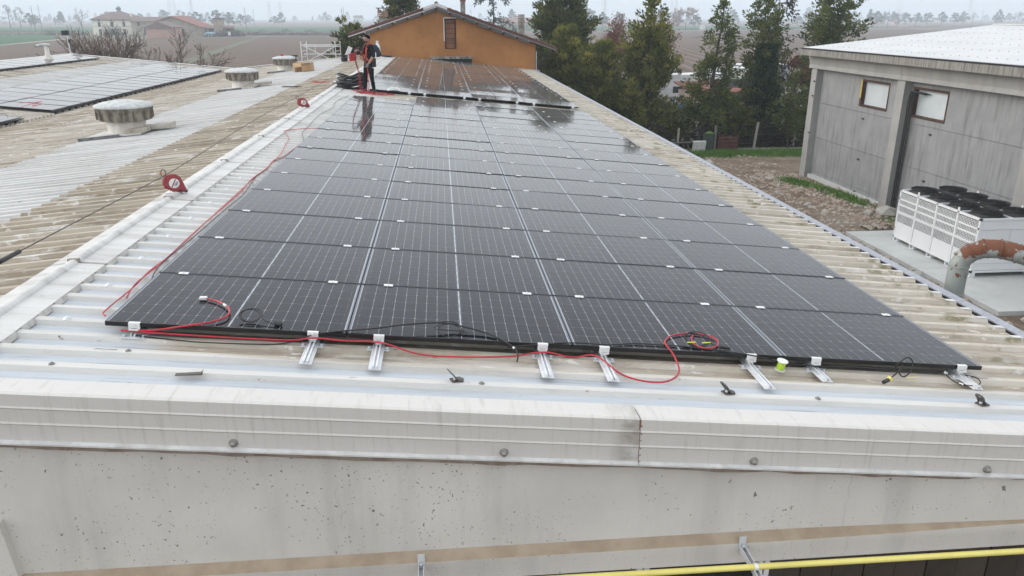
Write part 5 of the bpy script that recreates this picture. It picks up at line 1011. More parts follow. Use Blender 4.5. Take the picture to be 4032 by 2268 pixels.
# distant houses
def far_house(x, y, w, d_, h, rh, wm, rm_, label, nwin=3):
    t = thing('distant_house', label, 'house', (x, y, GROUND)); MB().box(-w / 2, w / 2, -d_ / 2, d_ / 2, 0, h).build('wall', wm, t); b = MB(); hip_or_gable(b, -w / 2, w / 2, -d_ / 2, d_ / 2, h, h + rh, .5, 0, 'x'); b.build('roof', rm_, t)
    for r in range(max(1, int(h / 3.2))):
        for k in range(nwin): win(t, -w / 2 + w * (k + .5) / nwin, -d_ / 2, 1 + r * 3.0, 1.1, 1.4)
m_wh = simple('white_wall', (0.70, 0.70, 0.69), None, .3, .9)
far_house(px(-0.099, 1000), 1000, 10, 8, 8, 2.5, m_wh, m_rtile, 'white three storey house far off left of the orange house chimney', 4); far_house(px(0.098, 600), 600, 24, 14, 4.6, 3.2, m_oldw, simple('pink_tiles', (0.30, 0.17, 0.14), None, 1, .95), 'low pillared farm shed with pinkish roof behind the orange house', 6)
far_house(px(0.207, 900), 900, 10, 9, 6.0, 2.4, simple('peach_wall', (0.5, 0.37, 0.28), None, .5, .9), m_rtile, 'peach coloured house with pyramid roof right of the broad cedar', 2); far_house(px(0.567, 880), 880, 11, 9, 5, 2.4, simple('ochre_wall', (0.5, 0.36, 0.24), None, .5, .9), m_rtile, 'ochre house in front of the distant tree line at the right', 4)
far_house(px(0.592, 860), 860, 6, 6, 3.2, 1.6, simple('salmon_wall', (0.55, 0.33, 0.25), None, .5, .9), m_rtile2, 'small salmon house beside the ochre house at the right', 2); far_house(px(-0.45, 900), 900, 8, 6, 3.6, 1.6, m_wh, m_rtile, 'low white farm building in the haze at the far left', 3); far_house(px(0.296, 640), 640, 9, 8, 4.2, 2.2, m_oldw, m_rtile, 'brown farm building beside the pinkish distant tree', 3)
o = MB().box(-1.4, 1.4, -1, 1, 0, 3.4).box(-1.5, 1.5, -1.1, 1.1, 3.4, 3.6).build('transformer_hut', m_wh, None, (px(0.336, 500), 500, GROUND)); tag(o, 'small white hut on the far field edge right of the tall thuja', 'hut')
# lattice pylons, railway poles
def pylon(x, y, h, label):
    t = thing('pylon', label, 'pylon', (x, y, GROUND)); b = MB(); r = 0.16; w0, w1 = h * .085, h * .018
    def c(k, f): w = w0 + (w1 - w0) * f; return ((w, w), (-w, w), (-w, -w), (w, -w))[k % 4] + (h * f,)
    for k in range(4):
        b.tube([c(k, 0), c(k, 1)], r, 4)
        for i in range(9): f0, f1 = i / 9, (i + 1) / 9; b.tube([c(k, f0), c(k + 1, f1)], r * .6, 3); b.tube([c(k + 1, f0), c(k, f1)], r * .6, 3)
    b.build('lattice', MT['galv'], t); b = MB()
    for z, L in ((.80, .16), (.88, .2), (.96, .14)): b.tube([(-h * L, 0, h * z), (0, 0, h * (z + .025)), (h * L, 0, h * z), (0, 0, h * z), (-h * L, 0, h * z)], r, 3)
    b.build('crossarm', MT['galv'], t)
for (u, d, h, lab) in ((-0.318, 900, 52, 'tall lattice pylon rising behind the hay barn'), (-0.295, 1100, 30, 'lattice pylon behind the round trees between barn and tower'), (-0.191, 1250, 30, 'faint lattice pylon above the trees left of the orange house'), (0.207, 900, 26, 'lattice pylon behind the peach house'), (0.296, 760, 46, 'slim lattice mast right of the tall thuja'), (0.593, 1050, 48, 'lattice pylon above the distant trees right of the tall cypress'), (-0.204, 1300, 32, 'thin mast far off in the haze'), (0.69, 1250, 34, 'faint lattice pylon above the warehouse roof')): pylon(px(u, d), d, h, lab)
def pole(x, y, h, arm, label, group):
    t = thing('line_pole', label, 'pole', (x, y, GROUND)); t['group'] = group; MB().tube([(0, 0, 0), (0.05, 0, h)], [.2, .13], 6).build('mast', MT['dark_steel'], t); MB().tube([(0, 0, h * .8), (arm, 0, h * .9)], .06, 4).build('arm', MT['dark_steel'], t)
for (x, y, h) in ((-244.6, 514, 15), (-262, 560, 16), (-172, 780, 16), (-129, 561, 14.5), (-63, 551, 14), (-66.2, 589, 15), (350, 596, 13), (372, 620, 13), (535, 763, 14), (604, 847, 15), (560, 690, 13), (250, 600, 14), (285, 600, 14), (180, 620, 15), (30, 700, 15), (690, 860, 14)): pole(x, y, h, -1.6, 'dark line pole standing in the far fields', 'poles across the far fields')
def wire(pts, label):
    b = MB()
    for i in range(len(pts) - 1):
        a_, c_ = Vector(pts[i]), Vector(pts[i + 1]); b.tube([a_.lerp(c_, k / 8) - Vector((0, 0, 5 * 4 * (k / 8) * (1 - k / 8))) for k in range(9)], 0.05, 3, cap=False)
    tag(b.build('power_line', MT['dark_steel']), label, 'wire')
wire([(px(-0.318, 900), 900, GROUND + 50), (px(-0.191, 1250), 1250, GROUND + 29), (px(0.207, 900), 900, GROUND + 25), (px(0.296, 760), 760, GROUND + 44)], 'thin power line sagging between the lattice pylons')
# ------------------------------------------------------------------ storage yard behind the evergreens
m_camp = simple('camper_white', (0.74, 0.74, 0.73), None, 1.2, .45, dirt=(.4, .38, .34, .3)); m_gl = simple('tinted_glass', (0.03, 0.04, 0.045), None, 2, .15)
def camper(x, y, L, H, rz, label, awn=False):
    t = thing('camper_van', label, 'camper van', (x, y, GROUND + .06), (0, 0, rz)); b = MB()
    b.prism([(-L / 2, .35), (L / 2, .35), (L / 2, 1.2), (L / 2 - .5, 1.55), (L / 2 - .9, H - .3), (L / 2 - 1.3, H), (-L / 2 + .15, H), (-L / 2, H - .2)], 'y', -1.05, 1.05); b.build('body', m_camp, t)
    for q in (-.3, .15): MB().box(q * L - .45, q * L + .45, -1.065, -1.05, 1.45, 2.0).build('window', m_gl, t)
    MB().add([(L / 2 - .52, -.9, 1.58), (L / 2 - .52, .9, 1.58), (L / 2 - .86, .9, H - .4), (L / 2 - .86, -.9, H - .4)], [(0, 1, 2, 3)]).build('windscreen', m_gl, t); MB().box(-L / 2, L / 2 - .6, -1.062, -1.052, 1.0, 1.12).build('stripe', simple('stripe_grey', (.3, .32, .36), None, 2, .5), t)
    for q in (-.3, .32):
        for s_ in (-1, 1): w_ = MB().tube([(q * L, s_ * .95 - .1, .35), (q * L, s_ * .95 + .1, .35)], .35, 14).build('wheel', MT['black'], t); MB().tube([(q * L, s_ * .95 - .11, .35), (q * L, s_ * .95 + .11, .35)], .18, 10).build('rim', MT['galv'], w_)
camper(18.6, 62, 5.8, 2.9, 0.2, 'white camper van parked behind the tall pointed thuja'); camper(22.4, 63.5, 6.4, 3.0, -0.1, 'longer white camper van parked behind the open cypress'); camper(27.5, 66, 6.0, 2.9, 0.3, 'white camper van parked behind the ivy clad cypress'); camper(31.6, 72, 6.0, 3.0, 0.1, 'white camper van next to the red tented box'); camper(13.6, 66, 5.8, 2.9, 0.0, 'white camper van half hidden behind the thuja pair')
sh = thing('garden_shed', 'small pinkish shed with red tile roof behind the open cypress', 'shed', (24.6, 57.5, GROUND + .06), (0, 0, .15)); b = MB(); b.box(-2.2, 2.2, -1.6, 1.6, 0, 2.1); b.build('wall', simple('shed_wall', (.58, .47, .42), None, 1, .9), sh); b = MB(); b.add([(-2.5, -2, 2.05), (2.5, -2, 2.05), (2.5, 2, 2.7), (-2.5, 2, 2.7), (-2.5, -2, 1.95), (2.5, -2, 1.95), (2.5, 2, 2.6), (-2.5, 2, 2.6)], [(0, 1, 2, 3), (7, 6, 5, 4), (0, 4, 5, 1), (1, 5, 6, 2), (3, 7, 4, 0)]); b.build('roof', m_rtile2, sh)
tm = MB().tube([(0, 0, 0), (0, .8, .13)], .09, 6).mesh('roof_tile', m_rtile2)
for k in range(24): ob('roof_tile', tm, sh, (-2.4 + k * .21, -2.05, 2.06))
MB().box(.5, 1.4, -1.63, -1.6, .9, 1.7).build('window', m_gl, sh)
s2 = thing('dark_shed', 'dark roofed storage shed beside the small pinkish shed', 'shed', (28.2, 58.5, GROUND + .06)); MB().box(-2, 2, -1.5, 1.5, 0, 2.0).build('wall', simple('shed_grey', (.3, .31, .31), None, 1, .9), s2); b = MB(); hip_or_gable(b, -2, 2, -1.5, 1.5, 2.0, 2.9, .3, 0, 'x', th=.1); b.build('roof', simple('dark_felt', (.035, .036, .04), None, 1, .9), s2); MB().box(-.6, .6, -1.53, -1.5, .7, 1.7).build('window', m_gl, s2)
rx = thing('tented_box', 'red sided box tent with white top seen past the warehouse corner', 'tent', (35.3, 75, GROUND + .06)); MB().box(-1.3, 1.3, -1.2, 1.2, 0, 2.2).build('sides', simple('red_tarp', (.42, .03, .03), None, 1, .6), rx); MB().lathe([(1.75, 2.2), (1.2, 2.55), (.4, 2.85), (0, 2.9)], 8).build('top', MT['white'], rx)
ct = thing('shipping_container', 'grey shipping container behind the red box tent', 'container', (38.5, 82, GROUND + .06)); b = MB(); b.box(-3, 3, -1.2, 1.2, 0.1, 2.7)
for k in range(28): b.box(-2.9 + k * .21, -2.8 + k * .21, -1.23, -1.2, .2, 2.6)
b.build('body', simple('container_grey', (.30, .34, .37), None, 1, .6), ct); MB().box(-3.02, 3.02, -1.22, 1.22, 2.7, 2.76).build('roof_edge', MT['white'], ct)
yl = thing('yellow_loader', 'yellow machine arm parked among the campers', 'machine', (32.8, 70, GROUND + .06)); b = MB(); b.tube([(0, 0, .9), (.8, 0, 2.2), (1.9, 0, 2.0)], .13, 6); b.tube([(1.9, 0, 2.0), (2.1, 0, 1.2)], .1, 6); b.build('boom', simple('loader_yellow', (.55, .40, .05), None, 2, .5), yl); MB().box(-.9, .7, -.6, .6, .4, 1.1).build('body', bpy.data.materials['loader_yellow'], yl)
for x in (-.5, .5):
    for y in (-.6, .6): MB().tube([(x, y - .1, .35), (x, y + .1, .35)], .35, 12).build('wheel', MT['black'], yl)
tp = thing('tarped_trailer', 'blue tarpaulin bundle on a white slatted trailer under the cypress', 'trailer', (19.9, 50.0, GROUND + .06)); b = MB(); b.lathe([(.62, 0), (.6, .3), (.42, .62), (.15, .85), (0, .9)], 12, (0, 0, 1.0), wob=.16); b.build('tarpaulin', simple('blue_tarp', (.02, .13, .42), None, 3, .5, bump=.4), tp); MB().box(-1, 1, -.6, .6, .55, .68).build('bed', MT['white'], tp)
for z in (.75, .9): MB().box(-1, 1, -.64, -.6, z, z + .08).build('slat', MT['white'], tp)
for x in (-.6, .6): MB().tube([(x, -.6, .3), (x, .6, .3)], .3, 10).build('wheel', MT['black'], tp)
ta = thing('stacked_pallet', 'white boards leaning by the fence behind the ivy clad cypress', 'boards', (22.4, 48.5, GROUND + .05), (0, 0, .2))
for k in range(4): MB().box(-1.4, 1.4, -.02, .02, 0, .9, mat=Matrix.Translation((0, k * .07, 0)) @ Matrix.Rotation(-.35 - .05 * k, 4, 'X')).build('board', MT['white'], ta)
# fence posts, drum, old machine, crates
for k, (x, y, h, lean) in enumerate(((17.0, 41.3, 1.3, .03), (21.5, 40.3, 1.75, .08), (24.5, 41.4, 1.85, .07), (19.3, 41.0, 1.5, -.02))):
    o = MB().box(-.055, .055, -.055, .055, -.1, h).box(-.06, .06, -.06, .06, h, h + .03).build('fence_post', simple('post_concrete', (.34, .32, .28), None, 3, .95) if k == 0 else bpy.data.materials['post_concrete'], None, (x, y, GROUND)); o.rotation_euler = (0, lean, 0); tag(o, 'leaning concrete fence post at the edge of the grass strip', 'post', 'fence posts by the grass strip')
for z in (.5, 1.0, 1.45):
    tag(MB().tube(smooth_path([(17.0, 41.3, GROUND + z * .85), (19.3, 41, GROUND + z * .95), (21.6, 40.3, GROUND + z), (24.6, 41.4, GROUND + z)], 4), .008, 4).build('fence_wire', MT['dark_steel']), 'rusty fence wire strung between the concrete posts', 'wire', 'fence wires')
dr = thing('green_bin', 'dented dark green bin standing under the open cypress', 'bin', (18.75, 40.6, GROUND + .02), (0, 0, .3)); MB().lathe([(.36, 0), (.45, 1.0), (.48, 1.02), (.48, 1.06), (.42, 1.06)], 4, wob=.03).build('body', simple('bin_green', (.035, .055, .045), None, 3, .6), dr); MB().lathe([(.2, 1.02), (.24, 1.1), (.12, 1.2), (0, 1.22)], 8, wob=.2).build('leafy_tuft', simple('tuft', (.08, .16, .03), None, 4, .8), dr)
cr = thing('rusty_crate', 'rusty red crate beside the green bin under the trees', 'crate', (20.0, 41.0, GROUND + .02), (0, 0, -.1)); MB().box(-.6, .6, -.4, .4, 0, .1).build('base', m_rust, cr)
for k in range(4): MB().box(-.6, .6, -.43, -.4, .12 + k * .2, .27 + k * .2).build('slat', simple('crate_red', (.13, .05, .045), None, 3, .8) if k == 0 else bpy.data.materials['crate_red'], cr)
for x in (-.6, .55): MB().box(x, x + .05, -.4, .4, .1, .92).build('post', m_rust, cr)
hm = thing('old_harrow', 'rusty old harrow lying by the eaves at the end of the yard', 'machine', (17.2, 40.6, GROUND + .02), (0, 0, .1)); b = MB(); b.tube([(-1, 0, .5), (1, .05, .55)], .06, 6); b.tube([(-1, .5, .45), (1, .5, .5)], .05, 6)
for k in range(5): b.tube([(-.9 + k * .45, 0, .5), (-.9 + k * .45, .5, .47)], .035, 5)
b.build('frame', MT['dark_steel'], hm)
for k in range(7): MB().tube(smooth_path([(-.9 + k * .3, .1, .5), (-.95 + k * .3, -.1, .25), (-.85 + k * .3, -.2, .0)], 3), .025, 5).build('tine', MT['dark_steel'], hm)
for k in range(3): MB().lathe([(.12, 0), (.12, .2), (.06, .24), (0, .25)], 8, (-.6 + k * .6, .25, .5)).build('weight', MT['dark_steel'], hm)
wb = MB().box(-.4, .4, -.02, .02, 0, .7, mat=Matrix.Rotation(.25, 4, 'X')).box(-.4, .4, -.03, .03, .66, .7).build('leaning_board', MT['white'], None, (18.0, 40.2, GROUND + .02)); tag(wb, 'pale board leaning beside the dark green bin', 'board')
dh = thing('scrap_heap', 'tangle of pipes and branches heaped by the warehouse corner', 'scrap', (25.0, 41.7, GROUND)); rg = random.Random(4)
for k in range(16):
    p = Vector((rg.uniform(-1, 1), rg.uniform(-.5, .5), .05)); MB().tube([p, p + Vector((rg.uniform(-1, 1), rg.uniform(-.4, .4), rg.uniform(.1, .9)))], rg.choice((.02, .03, .045)), 5).build('pole', rg.choice((MT['galv'], MT['dark_steel'], m_bark)), dh)
# lamp post and flood lamp behind the far roof
lp = thing('floodlight_mast', 'slim mast with black floodlight behind the far roof ridge', 'lamp post', (-24.0, 55, GROUND)); MB().tube([(0, 0, 0), (-.15, 0, 6.75)], [.06, .045], 8).build('mast', MT['galv'], lp); MB().box(-.42, -.05, -.2, .2, 6.62, 6.95, mat=Matrix.Rotation(.0, 4, 'Y')).build('lamp_head', MT['black'], lp); MB().box(-.12, .02, -.06, .06, 6.1, 6.35).build('bracket_box', MT['black'], lp)
# ------------------------------------------------------------------ cables on the array
def cable(name, pts, r, mat, label, cat='cable', group=None, n=6, sub=5, on=True, x0=None):
    P = [rp(*p) if on else Vector(p) for p in pts]; b = MB(); b.tube(smooth_path(P, sub), r * 0.82, n); return tag(b.build(name, mat), label, cat, group)
RED_A = [(-0.12, 0.31, -0.085), (-0.15, 0.35, -0.085), (-0.16, 0.4, -0.085), (-0.16, 0.58, -0.085), (-0.15, 0.98, -0.085), (-0.17, 1.38, -0.085), (-0.15, 1.8, -0.085), (-0.15, 2.28, -0.085), (-0.16, 2.83, -0.085), (-0.17, 3.6, -0.085), (-0.18, 4.77, -0.085), (-0.19, 5.49, -0.085), (-0.18, 6.39, -0.085), (-0.19, 7.28, -0.085), (-0.23, 7.96, -0.085), (-0.29, 8.53, -0.085), (-0.37, 9.33, -0.085), (-0.59, 10.15, -0.085), (-0.61, 10.31, -0.085), (-0.33, 10.77, -0.085), (-0.08, 10.94, -0.085)]
RED_A2 = [(-0.11, 0.71, -0.085), (-0.13, 0.86, -0.07), (-0.15, 1.08, -0.07), (-0.15, 1.55, -0.085), (-0.14, 2.03, -0.075), (-0.16, 2.49, -0.085), (-0.155, 3.3, -0.075), (-0.16, 4.72, -0.085), (-0.19, 5.54, -0.07), (-0.17, 6.46, -0.085), (-0.19, 6.99, -0.07), (-0.13, 7.53, -0.085), (-0.1, 8.11, -0.085), (-0.08, 8.55, -0.085)]
BLK_A = [(-0.08, 1.2, -0.085), (-0.13, 1.6, -0.08), (-0.12, 2.6, -0.085), (-0.11, 3.9, -0.085), (-0.1, 4.65, -0.085), (-0.18, 5.72, -0.085), (-0.16, 6.33, -0.085), (-0.18, 6.96, -0.085), (-0.1, 7.47, -0.085), (-0.09, 7.87, -0.085), (-0.08, 9.15, -0.085), (-0.12, 9.47, -0.085), (-0.24, 10.03, -0.085), (-0.28, 10.57, -0.085), (-0.3, 11.4, -0.085), (-0.36, 13.21, -0.085), (-0.25, 14.6, -0.085), (-0.35, 16.2, -0.085), (-0.2, 18.0, -0.085)]
RED_B1 = [(0.57, 0.54, 0.012), (0.67, 0.49, 0.016), (0.79, 0.35, 0.02), (0.82, 0.18, 0.02), (0.73, 0.06, 0.014), (0.55, -0.015, 0.0), (0.35, -0.02, -0.04), (0.13, -0.02, -0.055)]
RED_B2 = [(0.12, -0.02, -0.055), (0.39, -0.025, -0.06), (0.94, -0.03, -0.065), (1.34, -0.03, -0.06), (1.5, -0.035, -0.03), (1.73, -0.04, -0.04), (2.0, -0.06, -0.03), (2.3, -0.11, -0.088), (2.66, -0.11, -0.09), (3.0, -0.06, -0.088), (3.25, -0.05, -0.045), (3.48, -0.02, -0.09), (3.65, -0.08, -0.04), (3.8, -0.28, -0.085), (3.95, -0.39, -0.088), (4.14, -0.38, -0.088), (4.29, -0.2, -0.088), (4.29, -0.04, -0.03), (4.26, 0.04, 0.006), (4.26, 0.15, 0.012), (4.36, 0.29, 0.012), (4.56, 0.37, 0.012), (4.71, 0.31, 0.012), (4.73, 0.21, 0.012), (4.67, 0.1, 0.012), (4.56, 0.06, 0.012), (4.5, 0.14, 0.012), (4.52, 0.26, 0.014), (4.57, 0.34, 0.02)]
BLK_C = [(1.42, -0.015, -0.04), (1.53, 0.0, -0.01), (1.74, 0.04, 0.012), (1.95, 0.07, 0.03), (2.13, 0.11, 0.05), (2.37, 0.17, 0.06), (2.53, 0.2, 0.05), (2.61, 0.18, 0.04), (2.8, 0.12, 0.02), (2.92, 0.03, 0.006), (2.97, -0.02, -0.005), (3.0, -0.03, -0.02), (3.03, -0.06, -0.04), (3.04, -0.11, -0.06), (3.03, -0.16, -0.085)]
BLK_D = [(0.2, -0.03, -0.08), (0.34, -0.04, -0.09), (0.57, -0.06, -0.095), (0.7, -0.07, -0.095), (1.04, -0.06, -0.095), (1.26, -0.04, -0.09), (1.42, -0.02, -0.05)]
BLK_E = [(2.96, -0.03, -0.03), (3.22, 0.0, -0.004), (3.49, 0.04, 0.008), (3.79, 0.04, 0.008), (3.99, 0.09, 0.008), (4.25, 0.09, 0.008), (4.41, 0.08, 0.008), (4.62, 0.04, 0.008), (4.8, 0.01, 0.008), (4.97, -0.02, 0.0), (5.13, -0.03, -0.03), (5.23, -0.03, -0.05), (5.33, -0.03, -0.05), (5.52, -0.03, -0.06), (5.7, -0.02, -0.055), (5.98, -0.02, -0.055), (6.16, -0.02, -0.055)]
BLK_J = [(6.64, 0.0, -0.075), (6.64, -0.07, -0.09), (6.66, -0.15, -0.095), (6.69, -0.17, -0.095), (6.75, -0.19, -0.09), (6.85, -0.15, -0.085), (6.9, -0.06, -0.085), (6.88, -0.02, -0.085), (6.80, -0.01, -0.08)]
cable('red_cable', RED_A, 0.0075, MT['red_cable'], 'red cable lying along the left edge of the array by the ridge')
cable('red_cable', RED_A2, 0.0075, MT['red_cable'], 'second red cable twined along the left array edge, ending under a panel')
cable('black_cable', BLK_A, 0.006, MT['black'], 'black cable following the left array edge up to the worker')
c1 = cable('red_cable', RED_B1, 0.009, MT['red_cable'], 'short red cable curling onto the first panel with white taped end')
p = rp(0.545, 0.545, 0.014); MB().box(-.028, .028, -.018, .018, -.008, .012).build('taped_end', MT['white'], c1, p); MB().tube([rp(.735, .425, .018), rp(.765, .385, .019)], .0105, 8).build('tape_band', MT['white'], c1)
cable('red_cable', RED_B2, 0.0085, MT['red_cable'], 'long red cable snaking below the array and looping onto the third panel')
c2 = cable('black_cable', BLK_C, 0.008, MT['black'], 'black cable arching over the second panel down to the roof'); MB().tube([rp(3.005, -.035, -.022), rp(3.015, -.045, -.03)], .0098, 8).build('tape_band', MT['white'], c2)
cable('black_cable', [(u, v + .012, o - .004) for u, v, o in BLK_C[:10]], 0.0065, MT['black'], 'twin black cable running beside the arched one on the second panel')
cable('black_cable', BLK_D, 0.006, MT['black'], 'black cable sagging below the first panel between two rails')
cable('black_cable', BLK_E, 0.007, MT['black'], 'black cable lying along the lower edge of the third and fourth panels')
c3 = cable('black_cable', BLK_J, 0.006, MT['black'], 'black cable looped over the last rail with white plug'); MB().tube([rp(6.64, .005, -.07), rp(6.64, -.015, -.07)], .012, 8).build('plug', MT['white'], c3); MB().tube([rp(6.665, -.15, -.093), rp(6.69, -.17, -.093)], .008, 8).build('tape_band', MT['white'], c3)
def coil(name, u, v, off, r, turns, seed, label, stand=0.5, mat=None, rad=0.005, ends=()):
    rg = random.Random(seed); pts = []
    for k in range(int(turns * 12)):
        t = 2 * math.pi * k / 12; q = r * (1 + .16 * math.sin(t * .7 + seed)); pts.append((u + q * math.cos(t) * 1.0, v + q * math.sin(t) * (1 - .55 * stand), off + stand * q * (math.sin(t) + 1) * 0.7 + .008))
    pts += list(ends); return cable(name, pts, rad, mat or MT['black'], label, sub=3)
c4 = coil('black_cable', 1.0, 0.17, 0.0, 0.075, 2.2, 1, 'looped black cable with two plugs lying on the first panel', .55, ends=((1.12, .12, .02), (1.2, .09, .012)))
for dv in (0, .025): MB().tube([rp(1.19, .09 + dv, .014), rp(1.245, .075 + dv, .014)], .011, 8).build('plug', MT['black'], c4)
c5 = coil('black_cable', 2.50, 0.10, 0.0, 0.09, 1.6, 3, 'looped black cable with one plug hanging over the second panel', .5, ends=((2.62, .1, .03), (2.66, .06, .015))); MB().tube([rp(2.62, .13, .03), rp(2.60, .06, .014)], .013, 8).build('plug', MT['black'], c5)
c6 = coil('black_cable', 4.53, 0.17, 0.0, 0.095, 3.1, 5, 'tangled black cable coil with lime tags inside the red loop', .45, ends=((4.68, .1, .015), (4.78, .06, .012)))
m_lime = simple('lime_tag', (.62, .72, .08), None, 4, .5)
for (u, v) in ((4.47, .12), (4.60, .13)): MB().box(-.035, .035, -.006, .006, 0, .004).build('tag', m_lime, c6, rp(u, v, .03))
MB().tube([rp(4.70, .09, .016), rp(4.78, .07, .016)], .013, 8).build('plug', MT['black'], c6)
c7 = cable('black_cable', [(6.2, -.015, -.055), (6.17, -.03, -.02), (6.2, -.05, .05), (6.24, -.05, .07), (6.29, -.05, .03), (6.28, -.07, -.04), (6.22, -.09, -.085), (6.18, -.08, -.06), (6.2, -.06, .0), (6.19, -.07, -.03), (6.1, -.12, -.075), (6.03, -.17, -.09)], .007, MT['black'], 'black cable standing in a loop at the last panel with thick plug')
MB().tube([rp(6.05, -.155, -.088), rp(5.98, -.20, -.092)], .016, 10).build('plug', MT['black'], c7); MB().box(-.05, .05, -.006, .006, 0, .004).build('tag', MT['yellow'], c7, rp(6.29, -.1, -.085)); MB().tube([rp(6.055, -.14, -.08), rp(6.06, -.17, -.08)], .018, 8).build('tie', MT['yellow'], c7)
# lime thread spool
sp = thing('thread_spool', 'white spool of lime green string standing on the roof rib', 'spool', rp(5.18, -.04, -.10), (0.1, SLOPE + .05, 0), None, (.85, .85, .95)); MB().lathe([(.052, 0), (.052, .006), (.02, .008)], 20).build('flange', MT['white'], sp); MB().lathe([(.02, .082), (.052, .084), (.052, .09), (.012, .09)], 20).build('flange', MT['white'], sp)
b = MB()
for k in range(13): b.tube([(.034 * math.cos(t) , .034 * math.sin(t), .012 + k * .0055 + .004 * math.sin(t * 3 + k)) for t in np.linspace(0, 6.283, 17)], .004, 5, cap=False)
b.lathe([(.033, .008), (.033, .082)], 16); b.build('string', simple('lime_string', (.50, .68, .07), (.42, .6, .05), 25, .7), sp)
# anchor eyes on the front rib
for (x, lab) in ((2.55, 'dark steel anchor eye bolted to the roof below the second panel'), (4.55, 'dark steel anchor eye on the roof below the third panel seam'), (6.58, 'dark steel anchor eye on the roof below the last panel')):
    t = thing('anchor_eye', lab, 'anchor', (x, -.50, along(x) + .002), (0, SLOPE, .35)); MB().prism([(-.05, -.03), (.03, -.04), (.05, 0), (.03, .04), (-.05, .03)], 'z', 0, .008).build('base_plate', MT['dark_steel'], t)
    b = MB(); R_ = Matrix.Translation((.0, 0, .006)) @ Matrix.Rotation(-.75, 4, 'Y')
    prof = [(-.035, 0), (.035, 0), (.03, .05), (.036, .085), (.02, .11), (-.02, .11), (-.036, .085), (-.03, .05)]; hole = [(.016 * math.cos(q), .082 + .016 * math.sin(q)) for q in [2 * math.pi * i / 8 + .39 for i in range(8)]]
    for xx in (-.004, .004):
        o_ = len(b.v)
        outer = [R_ @ Vector((xx, p[0], p[1])) for p in [(-.035, 0), (.035, 0), (.033, .055), (.038, .082), (.027, .109), (0, .12), (-.027, .109), (-.038, .082), (-.033, .055)]]; inner = [R_ @ Vector((xx, .016 * math.cos(q), .084 + .016 * math.sin(q))) for q in [-math.pi / 2 - .35, -math.pi / 2 + .35, -.5, 0, .8, math.pi / 2, math.pi - .8, math.pi, math.pi + .5]]
        b.add(outer + inner, [(i, (i + 1) % 9, 9 + (i + 1) % 9, 9 + i) for i in range(9)])
    for i in range(9): a1, a2 = b.v[i], b.v[(i + 1) % 9]; c1_, c2_ = b.v[18 + i], b.v[18 + (i + 1) % 9]; b.add([a1, a2, c2_, c1_], [(0, 1, 2, 3)])
    b.build('eye', MT['dark_steel'], t); MB().lathe([(.013, .008), (.013, .02), (0, .024)], 6, (-.02, 0, 0)).build('nut', MT['galv'], t)
o = MB().prism([(-.1, 0), (.07, .004), (.075, .03), (.06, .012), (-.1, .003)], 'y', -.02, .02).build('metal_offcut', MT['dark_steel'], None, (.77, -.60, along(.77) + .003)); o.rotation_euler = (0, SLOPE, .15); tag(o, 'dark folded metal offcut lying on the white roof ribs', 'offcut')
def mark(x, y, s, seed):
    rg = random.Random(seed); b = MB(); p = Vector((0, 0, .0015))
    for _ in range(5): q = p + Vector((rg.uniform(.004, .02) * s, rg.uniform(-.012, .012) * s, 0)); b.tube([p, q], .0016, 3); p = q
    return b.build('marker_note', MT['black'], bld, (x, y, along(x)))
for k, (x, s) in enumerate(((.02, 1.6), (.12, 1.0), (1.56, .9), (1.88, 1.0), (2.06, .9), (3.30, .9), (3.40, .8), (3.66, .9), (5.36, 1.2), (5.46, 1), (6.9, 1))): mark(x, -.035 - .255 * (1 if k < 2 else 0) + .02, s, k)

# ------------------------------------------------------------------ lifeline, fall blocks
LLX = -1.0
def ll(y): return (LLX, y, 0.29 - 0.07 * math.exp(-((y - 4.7) / 3.0) ** 2) - 0.02 * math.exp(-((y - 14.8) / 3) ** 2))
lf = thing('lifeline', 'steel lifeline cable stretched along the roof ridge above the cap', 'cable'); b = MB(); b.tube([ll(y) for y in np.linspace(-2.5, 38.5, 70)], .0055, 6); b.build('steel_cable', simple('wire_rope', (.10, .085, .075), None, 30, .6, .4), lf)
for y in (-2.5, 21.8, 38.5):
    MB().tube([(LLX, y, .0), (LLX, y, ll(y)[2] + .02)], .022, 10).build('post', MT['white'], lf); MB().box(LLX - .14, LLX + .14, y - .14, y + .14, .03, .05).build('post_base', MT['galv'], lf)
MB().tube([(LLX, .65, ll(.65)[2]), (LLX, .95, ll(.95)[2])], .02, 8).build('tensioner', MT['black'], lf)
m_redb = simple('fall_block_red', (.24, .018, .022), (.19, .015, .018), 6, .45); m_lab = simple('block_label', (.66, .64, .62), None, 9, .5)
